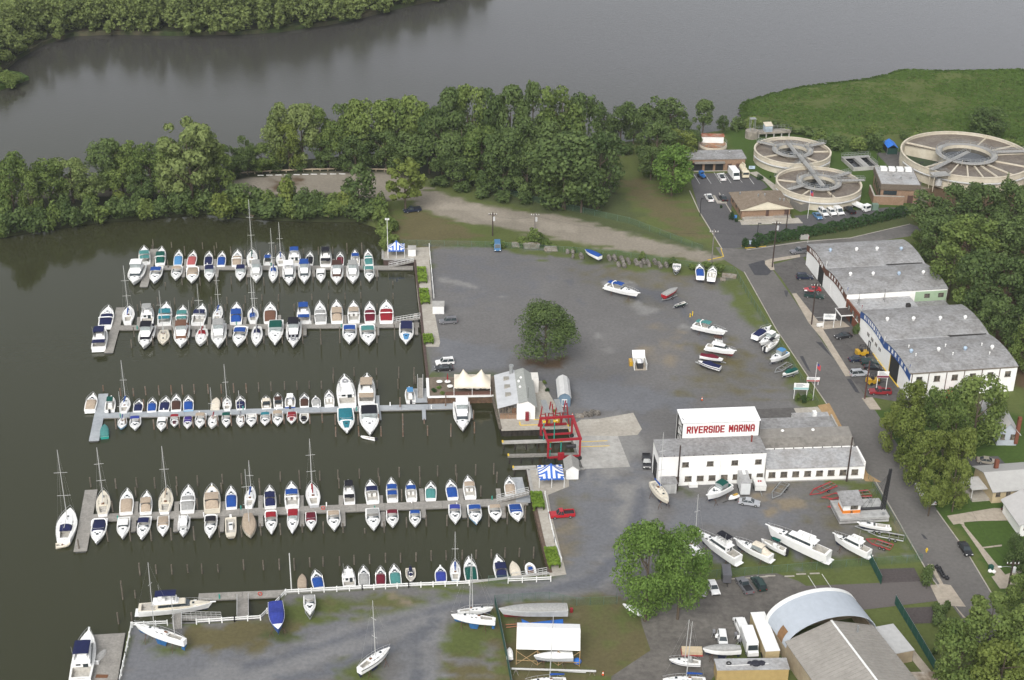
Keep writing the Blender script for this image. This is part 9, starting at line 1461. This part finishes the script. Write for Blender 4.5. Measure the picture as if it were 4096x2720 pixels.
def hedge(name,path,wd,h,mk,label,n,cat='hedge'):
 P=[G(x,y)for x,y in path];rs=np.random.RandomState(4);L=[(b-a).length for a,b in zip(P,P[1:])];tot=sum(L);pts=[];nr=[]
 for a,b,l in zip(P,P[1:],L):
  k_=int(n*l/tot);d_=np.array((b-a)/l);s_=np.array([-d_[1],d_[0],0]);t=rs.rand(k_);o_=rs.uniform(-1,1,k_);zz=rs.rand(k_)**.5;top=rs.rand(k_)<.5;o_=np.where(top,o_,np.sign(o_)*(.85+.2*rs.rand(k_)));zz=np.where(top,.9+.2*rs.rand(k_),zz)
  zz=zz*(1+.15*np.sin(t*l*1.3));pts.append(np.array(a)+np.outer(t*l,d_)+np.outer(o_*wd/2,s_)+np.outer(zz*h,[0,0,1]));nr.append(np.outer(np.where(top,0,np.sign(o_)),s_)+np.outer(np.where(top,1.0,.2),[0,0,1]))
 o=bpy.data.objects.new(name,leaf_mesh(name,np.concatenate(pts),np.concatenate(nr),rs,.34,.3,LM[mk]));COL.objects.link(o);return tag(o,label,cat)
hedge('hedge',[(1742,564),(1850,546),(1960,526),(2092,494)],3.0,2.4,'hg','long clipped dark green hedge between the plant road and side road',3800)
for i,(pp,lab)in enumerate(((((972,622),(975,655)),'topmost bright green planting bed on the upper basin walkway'),(((977,672),(981,703)),'second bright green planting bed on the upper basin walkway'),(((986,778),(989,795)),'small bright green planting bed by the white dinghy rack'),(((1236,1142),(1243,1178)),'bright green planting bed at the top of the lower basin walkway'),(((1268,1270),(1279,1312)),'bright green planting bed at the foot of the lower basin walkway'))):hedge('planting_bed_shrub',pp,2.2,1.0,'yb',lab,900,'shrub')
def woodland():
 poly=[tuple(p)for p in poly_g(FB,0)];A=np.array(poly);rs=np.random.RandomState(11);base=[crown_arrays(s,k_,800)for s,k_ in((1,'broad'),(2,'tall'),(3,'broad'),(4,'round'),(5,'broad'))];Ps=[];Ds=[]
 lo=np.array(G(-150,330,0).to_2d());xs=np.arange(-235,10,6.2);ys=np.arange(490,760,6.2);X,Y=np.meshgrid(xs,ys);Q=np.stack([X.ravel(),Y.ravel()],1)+rs.uniform(-2.2,2.2,(X.size,2));Q=Q[inside(Q,poly)];dd=edist(Q,poly);Q=Q[dd>1.5];dd=dd[dd>1.5]
 keep=[]
 for q,e in zip(Q,dd):
  px,py=PX((q[0],q[1],0));keep.append(-170<px<1150 and py>-75)
 Q=Q[keep];dd=dd[keep]
 for q,e in zip(Q,dd):
  P,d_,_=base[rs.randint(5)];a=rs.rand()*6.28;h=(5+9*min(1,e/9))*(.65+.75*rs.rand());w_=(6+6*min(1,e/9))*(.6+.75*rs.rand());ca,sa=math.cos(a),math.sin(a);Rm=np.array([[ca,-sa,0],[sa,ca,0],[0,0,1]])
  Ps.append((P@Rm.T)*[w_,w_,h]+[q[0],q[1],-1.2]);Ds.append(d_@Rm.T)
 P=np.concatenate(Ps);d_=np.concatenate(Ds);o=bpy.data.objects.new('woodland',leaf_mesh('woodland',P,d_,rs,.58,.5,LM['fr']));COL.objects.link(o);tag(o,'dense green woodland covering the far river bank','woodland',kind='stuff');return len(Q)
woodland()
shrubs([(8,160,190,50),(40,168,190,40),(20,172,200,44)],'md','on the grassy spit by the far bank','shrubs on the spit',-.8)
def haze():
 mb=MB().box(-1700,1700,-700,2500,-5,196);m=bpy.data.materials.new('haze');m.use_nodes=True;n=m.node_tree
 for x in list(n.nodes):
  if x.type=='BSDF_PRINCIPLED':n.nodes.remove(x)
 v=n.nodes.new('ShaderNodeVolumePrincipled');v.inputs['Color'].default_value=(.86,.90,.95,1);v.inputs['Density'].default_value=.00007;v.inputs['Anisotropy'].default_value=.2
 n.links.new(v.outputs[0],n.nodes['Material Output'].inputs['Volume']);o=mb.build('haze',m);o['kind']='stuff';o['label']='thin pale haze filling the air over the whole marina';return o
haze()
